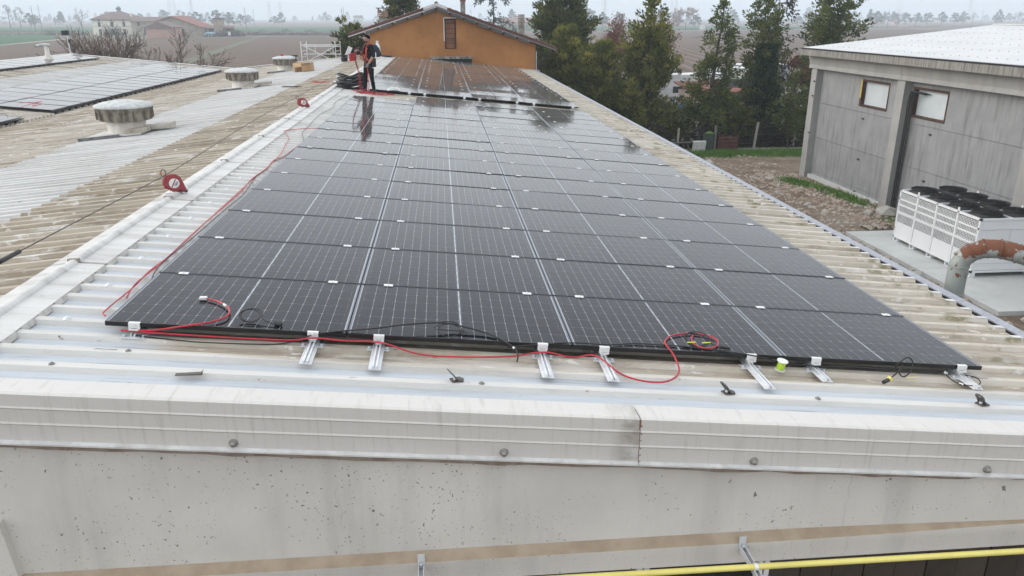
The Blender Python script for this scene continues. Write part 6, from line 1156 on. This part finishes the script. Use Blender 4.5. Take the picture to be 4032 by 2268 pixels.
def fall_block(y, rz, label):
    z0 = 0.075; t = thing('fall_arrest_block', label, 'fall arrester', (-0.90, y, -0.01), (-0.42, -.05, rz))
    prof = [(-.02, .03), (.03, .0), (.10, .015), (.14, -.0), (.155, .03), (.13, .12), (.105, .19), (.05, .235), (-.02, .24), (-.075, .225), (-.105, .185), (-.115, .13), (-.10, .08)]
    b = MB(); n = len(prof); vs = []
    for d_, s_ in ((-.045, .86), (-.033, 1), (.033, 1), (.045, .86)):
        for (x, z) in prof: vs.append((.01 + (x - .01) * s_, d_, .12 + (z - .12) * s_ + .012))
    b.add(vs, [(i * n + j, i * n + (j + 1) % n, (i + 1) * n + (j + 1) % n, (i + 1) * n + j) for i in range(3) for j in range(n)] + [tuple(range(n)), tuple(reversed(range(3 * n, 4 * n)))]); b.build('housing', m_redb, t)
    lb = MB().lathe([(.062, 0), (.062, .002)], 20).build('label_disc', m_lab, t, (.025, -.046, .125)); lb.rotation_euler = (math.pi / 2, 0, 0)
    lb2 = MB().box(-.012, .002, -.056, .056, .0025, .0035).mesh('print_band', m_redb); q = ob('print_band', lb2, lb); q.rotation_euler = (0, 0, -.5)
    for k in range(5): q = ob('print_line', MB().box(.012, .016, -.03, .03, .0025, .003).mesh('print_line', MT['dark_steel']), lb); q.location = (.008 * k - .004 * (k > 2), 0, 0); q.rotation_euler = (0, 0, -.5)
    MB().tube(smooth_path([(-.085, 0, .225), (-.115, 0, .26), (-.11, 0, .31), (-.085, 0, .325), (-.06, 0, .30), (-.07, 0, .235)], 4), .007, 6).build('carabiner', MT['dark_steel'], t); MB().tube([(-.118, 0, .27), (-.116, 0, .30)], .012, 6).build('gate', simple('orange_gate', (.5, .14, .03), None, 3, .5), t)
    MB().tube([(.135, 0, .03), (.16, 0, .015)], .018, 8).build('cable_nose', MT['black'], t); MB().tube([(-.1, .02, .02), (.0, .02, .016)], .008, 6).build('cable_tail', MT['galv'], t); return t
fall_block(4.42, .25, 'red fall arrest block with white label hanging on the lifeline, nearer the roof trim'); fall_block(14.2, .45, 'red fall arrest block on the lifeline nearer the worker, tilted on the ridge cap')

# ------------------------------------------------------------------ gas pipe under the beam
gp = thing('gas_pipe', 'yellow gas pipe running below the concrete gable beam', 'pipe'); b = MB(); b.tube([(-6, -1.25, -1.435), (9.5, -1.25, -1.515)], .021, 14); b.build('tube', MT['yellow'], gp)
for x in (4.56, 2.26):
    zc = -1.435 - .08 * (x + 6) / 15.5
    t = thing('pipe_bracket', {4.56: 'galvanised bracket clamping the yellow gas pipe to the beam', 2.26: 'galvanised bracket plate on the beam left of the clamped one'}[x], 'bracket', (x, -1.0, zc)); MB().box(-.025, .025, -.008, 0, -.06, .06).build('wall_plate', MT['galv'], t)
    b = MB(); b.box(-.02, -.014, -.33, -.008, -.05, -.01); b.box(.014, .02, -.33, -.008, -.05, -.01); b.box(-.02, .02, -.33, -.008, -.054, -.05); b.build('strut', MT['galv'], t)
    MB().tube([(-.014, -.25, .0), (.014, -.25, .0)], .026, 16).build('clamp', MT['alu'], t); MB().lathe([(.011, 0), (.011, .012), (0, .014)], 6, (0, -.03, -.01)).build('bolt', MT['galv'], t)

# ------------------------------------------------------------------ vent pipe on the far ridge, scaffold, tools
vp = thing('vent_pipe', 'white roof vent pipe with bent cowl on the far ridge', 'vent pipe', (-19.0, 40.6, up2(-19.0))); MB().lathe([(.32, 0), (.30, .05), (.15, .28), (.12, .34), (.11, .75)], 16, smooth=True).build('stack', m_neck, vp); MB().tube([(.22, 0, .80), (0, 0, .83), (-.25, 0, .82), (-.5, 0, .76)], .085, 10).build('cowl', m_dome, vp); MB().tube([(-.5, 0, .76), (-.54, 0, .75)], .07, 10).build('cowl_mouth', MT['black'], vp)
m_scaf = simple('scaffold_white', (.74, .75, .76), (.68, .69, .70), 3, .45, .1)
sc = thing('scaffold_tower', 'white aluminium scaffold frame standing behind the roof end', 'scaffold')
SX0, SX1 = -6.28, -4.12
for x in (SX0, SX1):
    for y in (46.9, 47.9): MB().tube([(x - (.1 if y < 47 else -.1), y, GROUND), (x - (.1 if y < 47 else -.1), y, .66)], .026, 8).build('standard', m_scaf, sc)
    for z in (.42, .05, -.30, -.9, -1.6): MB().tube([(x - .1, 46.9, z), (x + .1, 47.9, z + .03)], .02, 6).build('rung', m_scaf, sc)
for (z, y) in ((.44, 46.9), (.32, 47.9), (-.16, 47.9)): MB().tube([(SX0 - .1, y, z), (SX1 + .1, y, z)], .03, 8).build('ledger', m_scaf, sc)
MB().tube([(SX0, 46.95, .42), (SX1 - .3, 46.95, -.55)], .024, 8).build('brace', m_scaf, sc); MB().tube([(SX1, 46.95, .42), (SX0 + .3, 46.95, -.55)], .024, 8).build('brace', m_scaf, sc)
for x in (-5.65, -4.5): MB().tube([(x, 47.9, .3), (x, 47.9, -.16)], .022, 6).build('post', m_scaf, sc)
MB().box(SX0 - .1, SX1 + 1.2, 46.35, 46.6, -.36, -.31, mat=Matrix.Rotation(-SLOPE, 4, 'Y') @ Matrix.Translation((0, 0, -.32))).build('deck_board', MT['galv'], sc)
m_card = simple('cardboard', (.42, .27, .15), (.36, .23, .125), 3, .9)
def carton(x, y, w, d_, h, rz, label, tip=0.0):
    t = thing('cardboard_box', label, 'box', (x, y, along(x) + .005), (tip, -SLOPE, rz)); MB().box(-w / 2, w / 2, -d_ / 2, d_ / 2, 0, h).build('carton', m_card, t); MB().box(-w / 2, w / 2, -d_ / 2 - .12, -d_ / 2, h - .01, h, mat=Matrix.Translation((0, 0, .0))).build('flap', m_card, t); MB().box(-w / 2 - .002, w / 2 + .002, -.03, .03, h, h + .002).build('tape', simple('brown_tape', (.5, .36, .22), None, 4, .4) if 'brown_tape' not in bpy.data.materials else bpy.data.materials['brown_tape'], t)
carton(-4.25, 33.6, .58, .4, .36, .35, 'tilted brown cardboard box at the foot of the farthest ventilator', .35); carton(-3.75, 32.9, .46, .4, .38, -.2, 'upright brown cardboard box beside the tilted one')
carton(-1.75, 39.5, .42, .36, .42, .1, 'cardboard box standing between the red bucket and the spray bottle')
def bucket(x, y, r, h, mat, label):
    t = thing('bucket', label, 'bucket', (x, y, along(x) + .004)); MB().lathe([(r * .78, 0), (r, h), (r * 1.06, h), (r * 1.06, h - .03), (r * .98, h - .03)], 18, smooth=True).build('body', mat, t); MB().tube([(r * math.cos(q), r * math.sin(q) * .2 - r, h * .9 - .1 * math.sin(q)) for q in np.linspace(0, math.pi, 10)], .008, 4).build('handle', MT['galv'], t)
bucket(-2.33, 39.3, .23, .37, simple('red_plastic', (.52, .015, .02), None, 4, .4), 'red plastic bucket on the ridge left of the worker'); bucket(-2.82, 39.5, .21, .35, MT['black'], 'black plastic bucket standing next to the red bucket')
o = MB().box(-.12, .12, -.01, .01, 0, .55, mat=Matrix.Rotation(.45, 4, 'Y')).build('white_panel_offcut', MT['white'], None, (-2.72, 39.85, along(-2.6) + .25)); tag(o, 'white panel offcut sticking out of the buckets', 'offcut')
sb = thing('spray_bottle', 'white and red spray bottle by the worker on the ridge', 'bottle', (-1.42, 38.6, along(-1.42) + .004)); MB().lathe([(.1, 0), (.1, .3), (.07, .36), (.035, .4), (.035, .46)], 14, smooth=True).build('body', MT['white'], sb); MB().lathe([(.102, .05), (.102, .22)], 14).build('label_band', simple('bottle_red', (.5, .06, .03), None, 3, .5), sb); MB().box(-.03, .08, -.025, .025, .46, .53).build('trigger_head', MT['white'], sb)
jk = thing('draped_jacket', 'dark jacket draped over a white sack against the orange house', 'jacket', (-1.2, 40.9, along(-1.2) + .01)); MB().lathe([(.42, 0), (.36, .2), (.24, .5), (.12, .66), (0, .7)], 14, (0, 0, 0), wob=.22, seed=4).build('cloth', simple('navy_cloth', (.012, .016, .035), None, 5, .9, bump=.3), jk); MB().lathe([(.15, .2), (.15, .55), (.09, .72), (.05, .78), (.09, .86), (0, .9)], 12, (.12, .1, 0), wob=.15, seed=6).build('sack', MT['white'], jk); MB().prism([(0.25, 0), (.95, 0), (.9, .06), (.3, .1)], 'y', -.15, .1).build('sleeve', bpy.data.materials['navy_cloth'], jk)
bg = thing('plastic_bag', 'crumpled clear plastic bag lying on the lower edge of the house array', 'bag', rp(.98, 19.95, .01)); MB().lathe([(.24, 0), (.2, .03), (.12, .07), (.05, .06), (0, .05)], 9, wob=.45, seed=9).build('film', simple('clear_film', (.62, .64, .62), (.5, .52, .5), 8, .25), bg)
dl = thing('cordless_drill', 'dark cordless drill standing beside the farthest ventilator dome', 'drill', (-4.72, 35.4, along(-4.72) + .0)); MB().box(-.035, .035, -.05, .05, .42, .52).box(-.025, .025, -.02, .03, .52, .66).build('grip', MT['black'], dl); MB().tube([(-.12, 0, .69), (.1, 0, .69)], .04, 10).build('motor', m_rust, dl); MB().tube([(-.2, 0, .69), (-.12, 0, .69)], .018, 8).build('chuck', MT['dark_steel'], dl); MB().box(-.05, .05, -.06, .06, .0, .42).build('stand_box', m_card, dl)
o = MB().box(-.06, .06, -.05, .05, 0, .10).lathe([(.05, .1), (.02, .13), (0, .13)], 8).build('screw_box', bpy.data.materials['red_plastic'], None, (-5.45, 35.7, along(-5.36) + .70)); tag(o, 'small red screw box on the dome of the farthest ventilator', 'box')
for k, (x, y, L, rz) in enumerate(((-15.2, 43.5, 1.4, .9), (-2.6, 31.5, .5, .5))):
    o = MB().box(-L / 2, L / 2, -.06, .06, 0, .03).box(-L / 2, L / 2, -.06, -.05, .03, .06).build('metal_strip', MT['white'], None, (x, y, (up2(x) if k == 0 else along(x)) + .01)); o.rotation_euler = (0, SLOPE if k == 0 else -SLOPE, rz); tag(o, ['long white metal strip lying above the wide valley array', 'short white metal strip on the brown roof ribs'][k], 'strip')
# cable loops on the other arrays and between the two arrays
def pile(u0, v0, su, sv, n, seed, mat, label, off=-.085, rad=.008, height=.06):
    rg = random.Random(seed); pts = [(u0 + rg.uniform(-su, su), v0 + rg.uniform(-sv, sv), off + rg.uniform(0, height)) for _ in range(n)]; return cable('cable_tangle', pts, rad, mat, label, sub=6)
pile(.15, 19.15, .42, .3, 24, 1, MT['red_cable'], 'tangle of red cable spread round the feet of the worker'); pile(.55, 19.0, .5, .2, 16, 2, MT['red_cable'], 'loose red cable loops trailing right of the worker feet'); pile(-.55, 19.8, .45, .8, 12, 3, MT['black'], 'thin black wires straggling from the conduit coil over the ridge cap', .0, .007)
for k, (ua, ub, mat, lab) in enumerate(((1.7, 3.4, MT['red_cable'], 'red cable bundle in the gap between the two arrays'), (2.4, 5.0, MT['red_cable'], 'single red cable in the gap between the arrays, reaching farther right'), (.8, 5.4, MT['black'], 'thin black cable wandering along the gap between the arrays'))):
    rg = random.Random(k + 50); pts = [(ua + (ub - ua) * i / 12, 19.05 + rg.uniform(-.14, .18) + .1 * k, -.08) for i in range(13)]; cable('gap_cable', pts, .009 if k < 2 else .007, mat, lab)
for k, (u, v, lab) in enumerate(((2.45, 19.68, 'black cable ring standing at the lower edge of the second house array column'), (4.05, 19.5, 'small black cable ring in the gap by the third column'), (.75, 18.6, 'black cable ring lying just right of the red tangle'), (6.25, 19.95, 'small black cable ring on the last column of the house array'))):
    cable('cable_ring', [(u + .16 * math.cos(t), v - .03 * math.sin(t), -.06 + .16 * (1 + math.sin(t)) * (.9 if k in (0, 1, 3) else .35)) for t in np.linspace(0, 12.4, 22)], .007, MT['black'], lab, sub=3)
for k, (x, y, mat, lab) in enumerate(((-11.2, 22.3, MT['red_cable'], 'thin red cable loop on the front corner of the wide valley array'), (-11.6, 43.0, MT['black'], 'black cable ring on the wide valley array near the roof end'), (-13.3, 43.4, MT['black'], 'black cable tangle at the far top of the wide valley array'), (-18.4, 43.4, MT['black'], 'black cable tangle at the end of the far ridge strip'), (-10.9, 18.9, MT['black'], 'black cable coil on the short array corner'), (-2.6, 22.5, MT['black'], 'black wire loop on the brown roof left of the conduit coil'), (-1.9, 23.5, MT['red_cable'], 'red cable scrap on the brown roof left of the conduit coil'))):
    z = (up2(x) + .11) if x < -10 else along(x) + .01; rg = random.Random(k + 9); pts = [(x + rg.uniform(-.5, .5), y + rg.uniform(-.4, .4), z + rg.uniform(0, .25 if x < -10 else .04) - 0 * x) for _ in range(9)]; cable('loose_cable', pts, .009, mat, lab, on=False)
# coil of black conduit
cc = MB(); rg = random.Random(12)
for k in range(15):
    r = .36 + rg.uniform(-.07, .07); dz = .03 + (k % 5) * .055; ox, oy = rg.uniform(-.04, .04) + .02 * (k % 5), rg.uniform(-.05, .05); tl = rg.uniform(-.05, .12)
    cc.tube([(r * 1.15 * math.cos(t) + ox, r * math.sin(t) + oy, dz + .03 * math.sin(2 * t + k) + tl * (1 + math.cos(t + k * .3)) + .10 * max(0, math.cos(t - .2))) for t in np.linspace(0, 6.283, 26)], .026, 7, cap=False)
o = cc.build('conduit_coil', simple('black_conduit', (.010, .010, .011), (.016, .016, .017), 30, .45), None, rp(-.42, 20.35, -.085)); o.rotation_euler = (0, SLOPE * .5, 0); tag(o, 'coil of black corrugated conduit lying on the ridge behind the worker', 'conduit coil')
# ------------------------------------------------------------------ the worker
WK = Vector((0.24, 19.33, -0.145))
def skinned(name, chains, mats, parent, root=0, sub=2, assign=None):
    """chains: list of [(point, radius), ...]; shared points are merged; Skin + Subdivision, then frozen to a mesh"""
    V, R_, E_, idx = [], [], [], {}
    for c in chains:
        prev = None
        for p, r in c:
            k = tuple(round(q, 4) for q in p)
            if k not in idx: idx[k] = len(V); V.append(p); R_.append(r)
            if prev is not None and prev != idx[k]: E_.append((prev, idx[k]))
            prev = idx[k]
    me = bpy.data.meshes.new(name); me.from_pydata(V, E_, []); o = bpy.data.objects.new(name, me); COL.objects.link(o)
    sk = o.modifiers.new('skin', 'SKIN'); sk.use_smooth_shade = True
    for i, sv in enumerate(me.skin_vertices[0].data):
        r = R_[i]; k_ = 1.12 if name == 'body' else 1.0; sv.radius = (r * k_, r * k_) if not isinstance(r, (tuple, list)) else (r[0] * k_, r[1] * k_); sv.use_root = (i == root)
    ss = o.modifiers.new('sub', 'SUBSURF'); ss.levels = sub; ss.render_levels = sub
    dg = bpy.context.evaluated_depsgraph_get(); dg.update(); nm = bpy.data.meshes.new_from_object(o.evaluated_get(dg)); nm.name = name
    bpy.data.objects.remove(o); nm.materials.clear()
    for m in mats: nm.materials.append(m)
    for p in nm.polygons: p.use_smooth = True; p.material_index = assign(p.center) if assign else 0
    return ob(name, nm, parent)
m_skin = simple('skin', (.36, .205, .145), (.32, .18, .125), 12, .55); m_shirt = simple('black_shirt', (.018, .018, .020), (.028, .027, .028), 9, .95, bump=.2, spec=.08); m_trou = simple('black_trousers', (.012, .012, .013), (.022, .021, .022), 9, .95, bump=.2, spec=.08); m_hair = simple('black_hair', (.008, .007, .007), None, 30, .9, spec=.08); m_glove = simple('grey_glove', (.27, .28, .27), (.2, .21, .2), 14, .9); m_har = simple('orange_harness', (.50, .06, .03), (.42, .045, .025), 9, .7); m_boot = simple('dark_boot', (.025, .02, .018), None, 6, .7)
pe = thing('person', 'worker in black clothes and orange safety harness gathering red cables on the ridge', 'person', WK)
pel, spn, chs, nk = (.06, 0, .95), (.065, 0, 1.13), (.075, 0, 1.34), (.07, -.01, 1.475)
fwd = Vector((-.80, -.60, 0)); sd = Vector((.60, -.80, 0))            # facing, and towards his left arm
def rel(base, f, s_, z): b_ = Vector(base); return tuple(b_ + fwd * f + sd * s_ + Vector((0, 0, z)))
hipN, hipF = rel(pel, 0, .10, -.05), rel(pel, 0, -.10, -.05); shN, shF = rel(chs, -.01, .185, .075), rel(chs, -.01, -.185, .075)
elN, wrN = (.225, -.20, 1.12), (.075, -.27, .905); elF, wrF = (-.11, .03, 1.13), (-.215, -.10, 1.275)
knN, anN = (.135, -.10, .50), (.185, -.06, .09); knF, anF = (-.07, .02, .50), (-.115, .06, .09)
hd = rel(nk, .035, 0, .135)
chains = [[(pel, (.135, .115)), (spn, (.125, .105)), (chs, (.15, .115)), (rel(chs, 0, 0, .075), (.10, .085)), (nk, .055), (rel(nk, .015, 0, .055), .052), (hd, (.078, .09)), (rel(hd, 0, 0, .06), (.074, .085)), (rel(hd, -.01, 0, .095), .05)],
          [(hd, (.078, .09)), (rel(hd, .055, 0, -.06), .04)], [(hd, (.078, .09)), (rel(hd, .085, 0, -.005), .03), (rel(hd, .108, 0, -.018), .012)], [(hd, (.078, .09)), (rel(hd, -.005, .078, -.01), .02)], [(hd, (.078, .09)), (rel(hd, -.005, -.078, -.01), .02)],
          [(pel, (.135, .115)), (hipN, .092), (tuple(Vector(hipN).lerp(Vector(knN), .5)), .082), (knN, .062), (tuple(Vector(knN).lerp(Vector(anN), .4)), .06), (anN, .052)],
          [(pel, (.135, .115)), (hipF, .092), (tuple(Vector(hipF).lerp(Vector(knF), .5)), .082), (knF, .062), (tuple(Vector(knF).lerp(Vector(anF), .4)), .06), (anF, .052)],
          [(rel(chs, 0, 0, .075), (.10, .085)), (shN, .066), (tuple(Vector(shN).lerp(Vector(elN), .5)), .056), (elN, .046), (tuple(Vector(elN).lerp(Vector(wrN), .4)), .042), (wrN, .03)],
          [(rel(chs, 0, 0, .075), (.10, .085)), (shF, .066), (tuple(Vector(shF).lerp(Vector(elF), .5)), .056), (elF, .046), (tuple(Vector(elF).lerp(Vector(wrF), .4)), .042), (wrF, .03)]]
def reg(c):
    if c.z > 1.475: return 0
    a, b_ = Vector(elN), Vector(wrN); t = (Vector(c) - a).dot(b_ - a) / (b_ - a).length_squared
    if t > .12 and (Vector(c) - a - (b_ - a) * t).length < .07: return 0
    return 1 if c.z > .98 else 2
skinned('body', chains, [m_skin, m_shirt, m_trou], pe, 0, 2, reg)
# hair, brows, eyes, beard
hb = MB(); hv = Vector(hd) + Vector((0, 0, .045)) - fwd * .012
for i in range(9):
    for j in range(20):
        ph = math.pi * .60 * i / 8; th = 2 * math.pi * j / 20; rr = (.094, .104, .098); fx = math.cos(th)
        cut = ph * (1.0 if fx < .2 else 1 - .40 * fx); q = fwd * (rr[1] * math.sin(cut) * math.cos(th)) + sd * (rr[0] * math.sin(cut) * math.sin(th)) + Vector((0, 0, rr[2] * math.cos(cut)))
        hb.v.append(hv + q * (1 + .03 * math.sin(j * 5 + i * 3)))
for i in range(8):
    for j in range(20): hb.f.append((i * 20 + j, i * 20 + (j + 1) % 20, (i + 1) * 20 + (j + 1) % 20, (i + 1) * 20 + j)); hb.m.append(0); hb.sm.append(True)
hb.build('hair', m_hair, pe)
for s_ in (-1, 1):
    MB().lathe([(.0, -.01), (.011, 0), (0, .01)], 8, rel(hd, .082, .032 * s_, .012)).build('eye', m_hair, pe); MB().tube([rel(hd, .088, .018 * s_, .032), rel(hd, .082, .048 * s_, .03)], .006, 5).build('eyebrow', m_hair, pe)
MB().tube([rel(hd, .094, -.02, -.052), rel(hd, .099, 0, -.05), rel(hd, .094, .02, -.052)], .006, 5).build('mouth', simple('lips', (.25, .1, .08), None, 5, .5), pe)
MB().tube([rel(hd, .02, -.07, -.06), rel(hd, .065, -.045, -.085), rel(hd, .085, 0, -.092), rel(hd, .065, .045, -.085), rel(hd, .02, .07, -.06)], .014, 6).build('beard', m_hair, pe)
def hand(wr, dirn, palm_n, parent, curl):
    d_ = Vector(dirn).normalized(); n_ = Vector(palm_n); n_ = (n_ - d_ * n_.dot(d_)).normalized(); s_ = d_.cross(n_)
    w = Vector(wr); P = lambda f, a, b_: tuple(w + d_ * f + s_ * a + n_ * b_)
    ch = [[(P(0, 0, 0), .026), (P(.05, 0, 0), .03), (P(.085, 0, .004), .03)]]
    for k, (a, L) in enumerate(((-.033, .062), (-.011, .074), (.011, .070), (.032, .055))):
        ch.append([(P(.05, 0, 0), .03), (P(.088, a, 0), .0105), (P(.088 + L * .42, a, L * .22 * curl), .0095), (P(.088 + L * .5, a, L * .62 * curl), .009), (P(.088 + L * .28, a, L * .95 * curl), .008)])
    ch.append([(P(0, 0, 0), .026), (P(.03, -.035, .012), .013), (P(.055, -.05, .03), .0115), (P(.075, -.04, .05), .009)])
    return skinned('glove', ch, [m_glove], parent, 0, 1)
hand(wrN, (-.45, -.45, -.75), (-.8, .5, .2), pe, 1.0); hand(wrF, (-.55, -.55, .35), (.2, -.3, -.9), pe, 1.0)
for an, toe, yaw in ((anN, (-.06, -.17, 0), 0), (anF, (-.18, -.10, 0), 0)):
    a = Vector(an); t_ = a + Vector(toe); skinned('boot', [[((a.x, a.y, .15), .058), ((a.x, a.y, .07), .056), ((a.x * .75 + t_.x * .25, a.y * .75 + t_.y * .25, .045), .05), ((t_.x, t_.y, .035), .042)], [((a.x, a.y, .07), .056), (tuple(a - Vector(toe) * .25 + Vector((0, 0, -.055))), .038)]], [m_boot], pe, 0, 2)
def strap(pts, w, mat, name, th=.006):
    P = smooth_path(pts, 4); b = MB(); c0 = Vector((.07, 0, 0))
    for i, p in enumerate(P):
        d_ = (P[min(i + 1, len(P) - 1)] - P[max(i - 1, 0)]).normalized(); out = Vector((p.x - .07, p.y, 0)); out = out.normalized() if out.length > 1e-4 else Vector((1, 0, 0)); s_ = d_.cross(out).normalized()
        b.v += [p + s_ * w / 2, p - s_ * w / 2, p - s_ * w / 2 + out * th, p + s_ * w / 2 + out * th]
    for i in range(len(P) - 1):
        for j in range(4): b.f.append((i * 4 + j, i * 4 + (j + 1) % 4, i * 4 + 4 + (j + 1) % 4, i * 4 + 4 + j)); b.m.append(0); b.sm.append(False)
    return b.build(name, mat, pe)
for s_ in (-1, 1):
    strap([rel(chs, -.12, .07 * s_, -.12), rel(chs, -.11, .09 * s_, .05), rel(chs, -.02, .095 * s_, .155), rel(chs, .085, .09 * s_, .08), rel(chs, .135, .085 * s_, -.05), rel(chs, .14, .08 * s_, -.22)], .05, m_har, 'harness_strap', .012)
    strap([rel(pel, .135, .07 * s_, .15), rel(pel, .10, .14 * s_, .06), rel(pel, -.02, .175 * s_, .0), rel(pel, -.13, .10 * s_, -.06)], .045, m_har, 'leg_strap', .012)
strap([rel(chs, .145, -.09, -.19), rel(chs, .155, 0, -.19), rel(chs, .145, .09, -.19)], .055, m_har, 'chest_strap', .014)
strap([rel(pel, .13 * math.cos(t), .155 * math.sin(t), .05) for t in np.linspace(0, 6.283, 13)], .06, MT['black'], 'belt', .012)
MB().tube([rel(nk, .045 * math.cos(t) + .01 + .02 * max(0, math.cos(t)), .065 * math.sin(t), -.02 - .05 * max(0, math.cos(t))) for t in np.linspace(0, 6.283, 16)], .006, 5).build('necklace', MT['galv'], pe)
MB().box(-.06, .06, -.05, .05, -.14, .06, mat=Matrix.Translation(rel(pel, -.06, .20, 0))).build('tool_pouch', MT['black'], pe); MB().box(-.05, .05, -.05, .05, -.12, .08, mat=Matrix.Translation(rel(pel, -.15, .08, .03))).build('tool_pouch', MT['black'], pe)
MB().box(-.05, .05, -.012, .012, -.02, .0, mat=Matrix.Translation(rel(hipN, .0, .085, -.10))).build('reflective_patch', MT['white'], pe)
MB().box(-.001, .03, -.035, .035, 0, .075, mat=Matrix.Translation(rel(chs, .128, 0.0, -.11))).build('shirt_print', simple('shirt_print_mat', (.10, .035, .16), (.04, .05, .2), 40, .8), pe)
hN, hF = WK + Vector(wrN) + Vector((-.04, -.05, -.08)), WK + Vector(wrF) + Vector((-.07, -.07, .05))
gz = lambda x: -x * T - .09
for k in range(4):
    rg = random.Random(70 + k); j = lambda s: rg.uniform(-s, s)
    cable('held_cable', [hN + Vector((j(.02), j(.02), j(.02))), hN + Vector((.02 + j(.03), -.02, -.3)), hN + Vector((-.05 + j(.08), .02, -.6)), Vector((.10 + j(.15), 19.15 + j(.1), gz(.1) + .02)), Vector((.2 + j(.3), 19.1 + j(.15), gz(.3) + .015))], .0075, MT['red_cable'] if k < 3 else MT['black'], 'red or black cable strand hanging from the lower glove of the worker', on=False, group='strands in the lower glove')
for k in range(4):
    rg = random.Random(90 + k); j = lambda s: rg.uniform(-s, s); m_ = MT['red_cable'] if k < 2 else MT['black']
    cable('held_cable', [hN + Vector((.0, .0, .02)), hN.lerp(hF, .5) + Vector((.05 + j(.02), -.03, .05)), hF + Vector((.06, 0, .03)), hF + Vector((j(.01), j(.01), .02)), hF + Vector((-.035 + j(.02), 0, -.08)), hF + Vector((-.03 + j(.02), .0, -.35)), hF + Vector((.05 + j(.03), 0, -.75)), hF + Vector((.06 + j(.05), -.02, -1.15)), Vector((.05 + j(.2), 19.15 + j(.1), gz(0) + .03))], .009, m_, 'cable strand draped over the raised glove of the worker down to the roof', on=False, group='strands over the raised glove')

# ------------------------------------------------------------------ haze over the plain
HZ = MB().box(-4100, 4100, -4100, 4100, GROUND - 1.0, 62).build('haze', [])
hm_ = bpy.data.materials.new('haze'); hm_.use_nodes = True; hn = hm_.node_tree; hn.nodes.clear(); ho = hn.nodes.new('ShaderNodeOutputMaterial'); hv_ = hn.nodes.new('ShaderNodeVolumePrincipled')
hv_.inputs['Color'].default_value = (.80, .89, .98, 1); hv_.inputs['Density'].default_value = 0.0007; hv_.inputs['Anisotropy'].default_value = 0.0
hn.links.new(hv_.outputs[0], ho.inputs['Volume']); HZ.data.materials.clear(); HZ.data.materials.append(hm_); HZ['kind'] = 'stuff'
tag(HZ, 'thin pale winter haze lying over the whole plain', 'haze', None, 'stuff')

# lift everything so that the ground lies at height zero
for o in SC.objects:
    if o.parent is None: o.location.z += LIFT
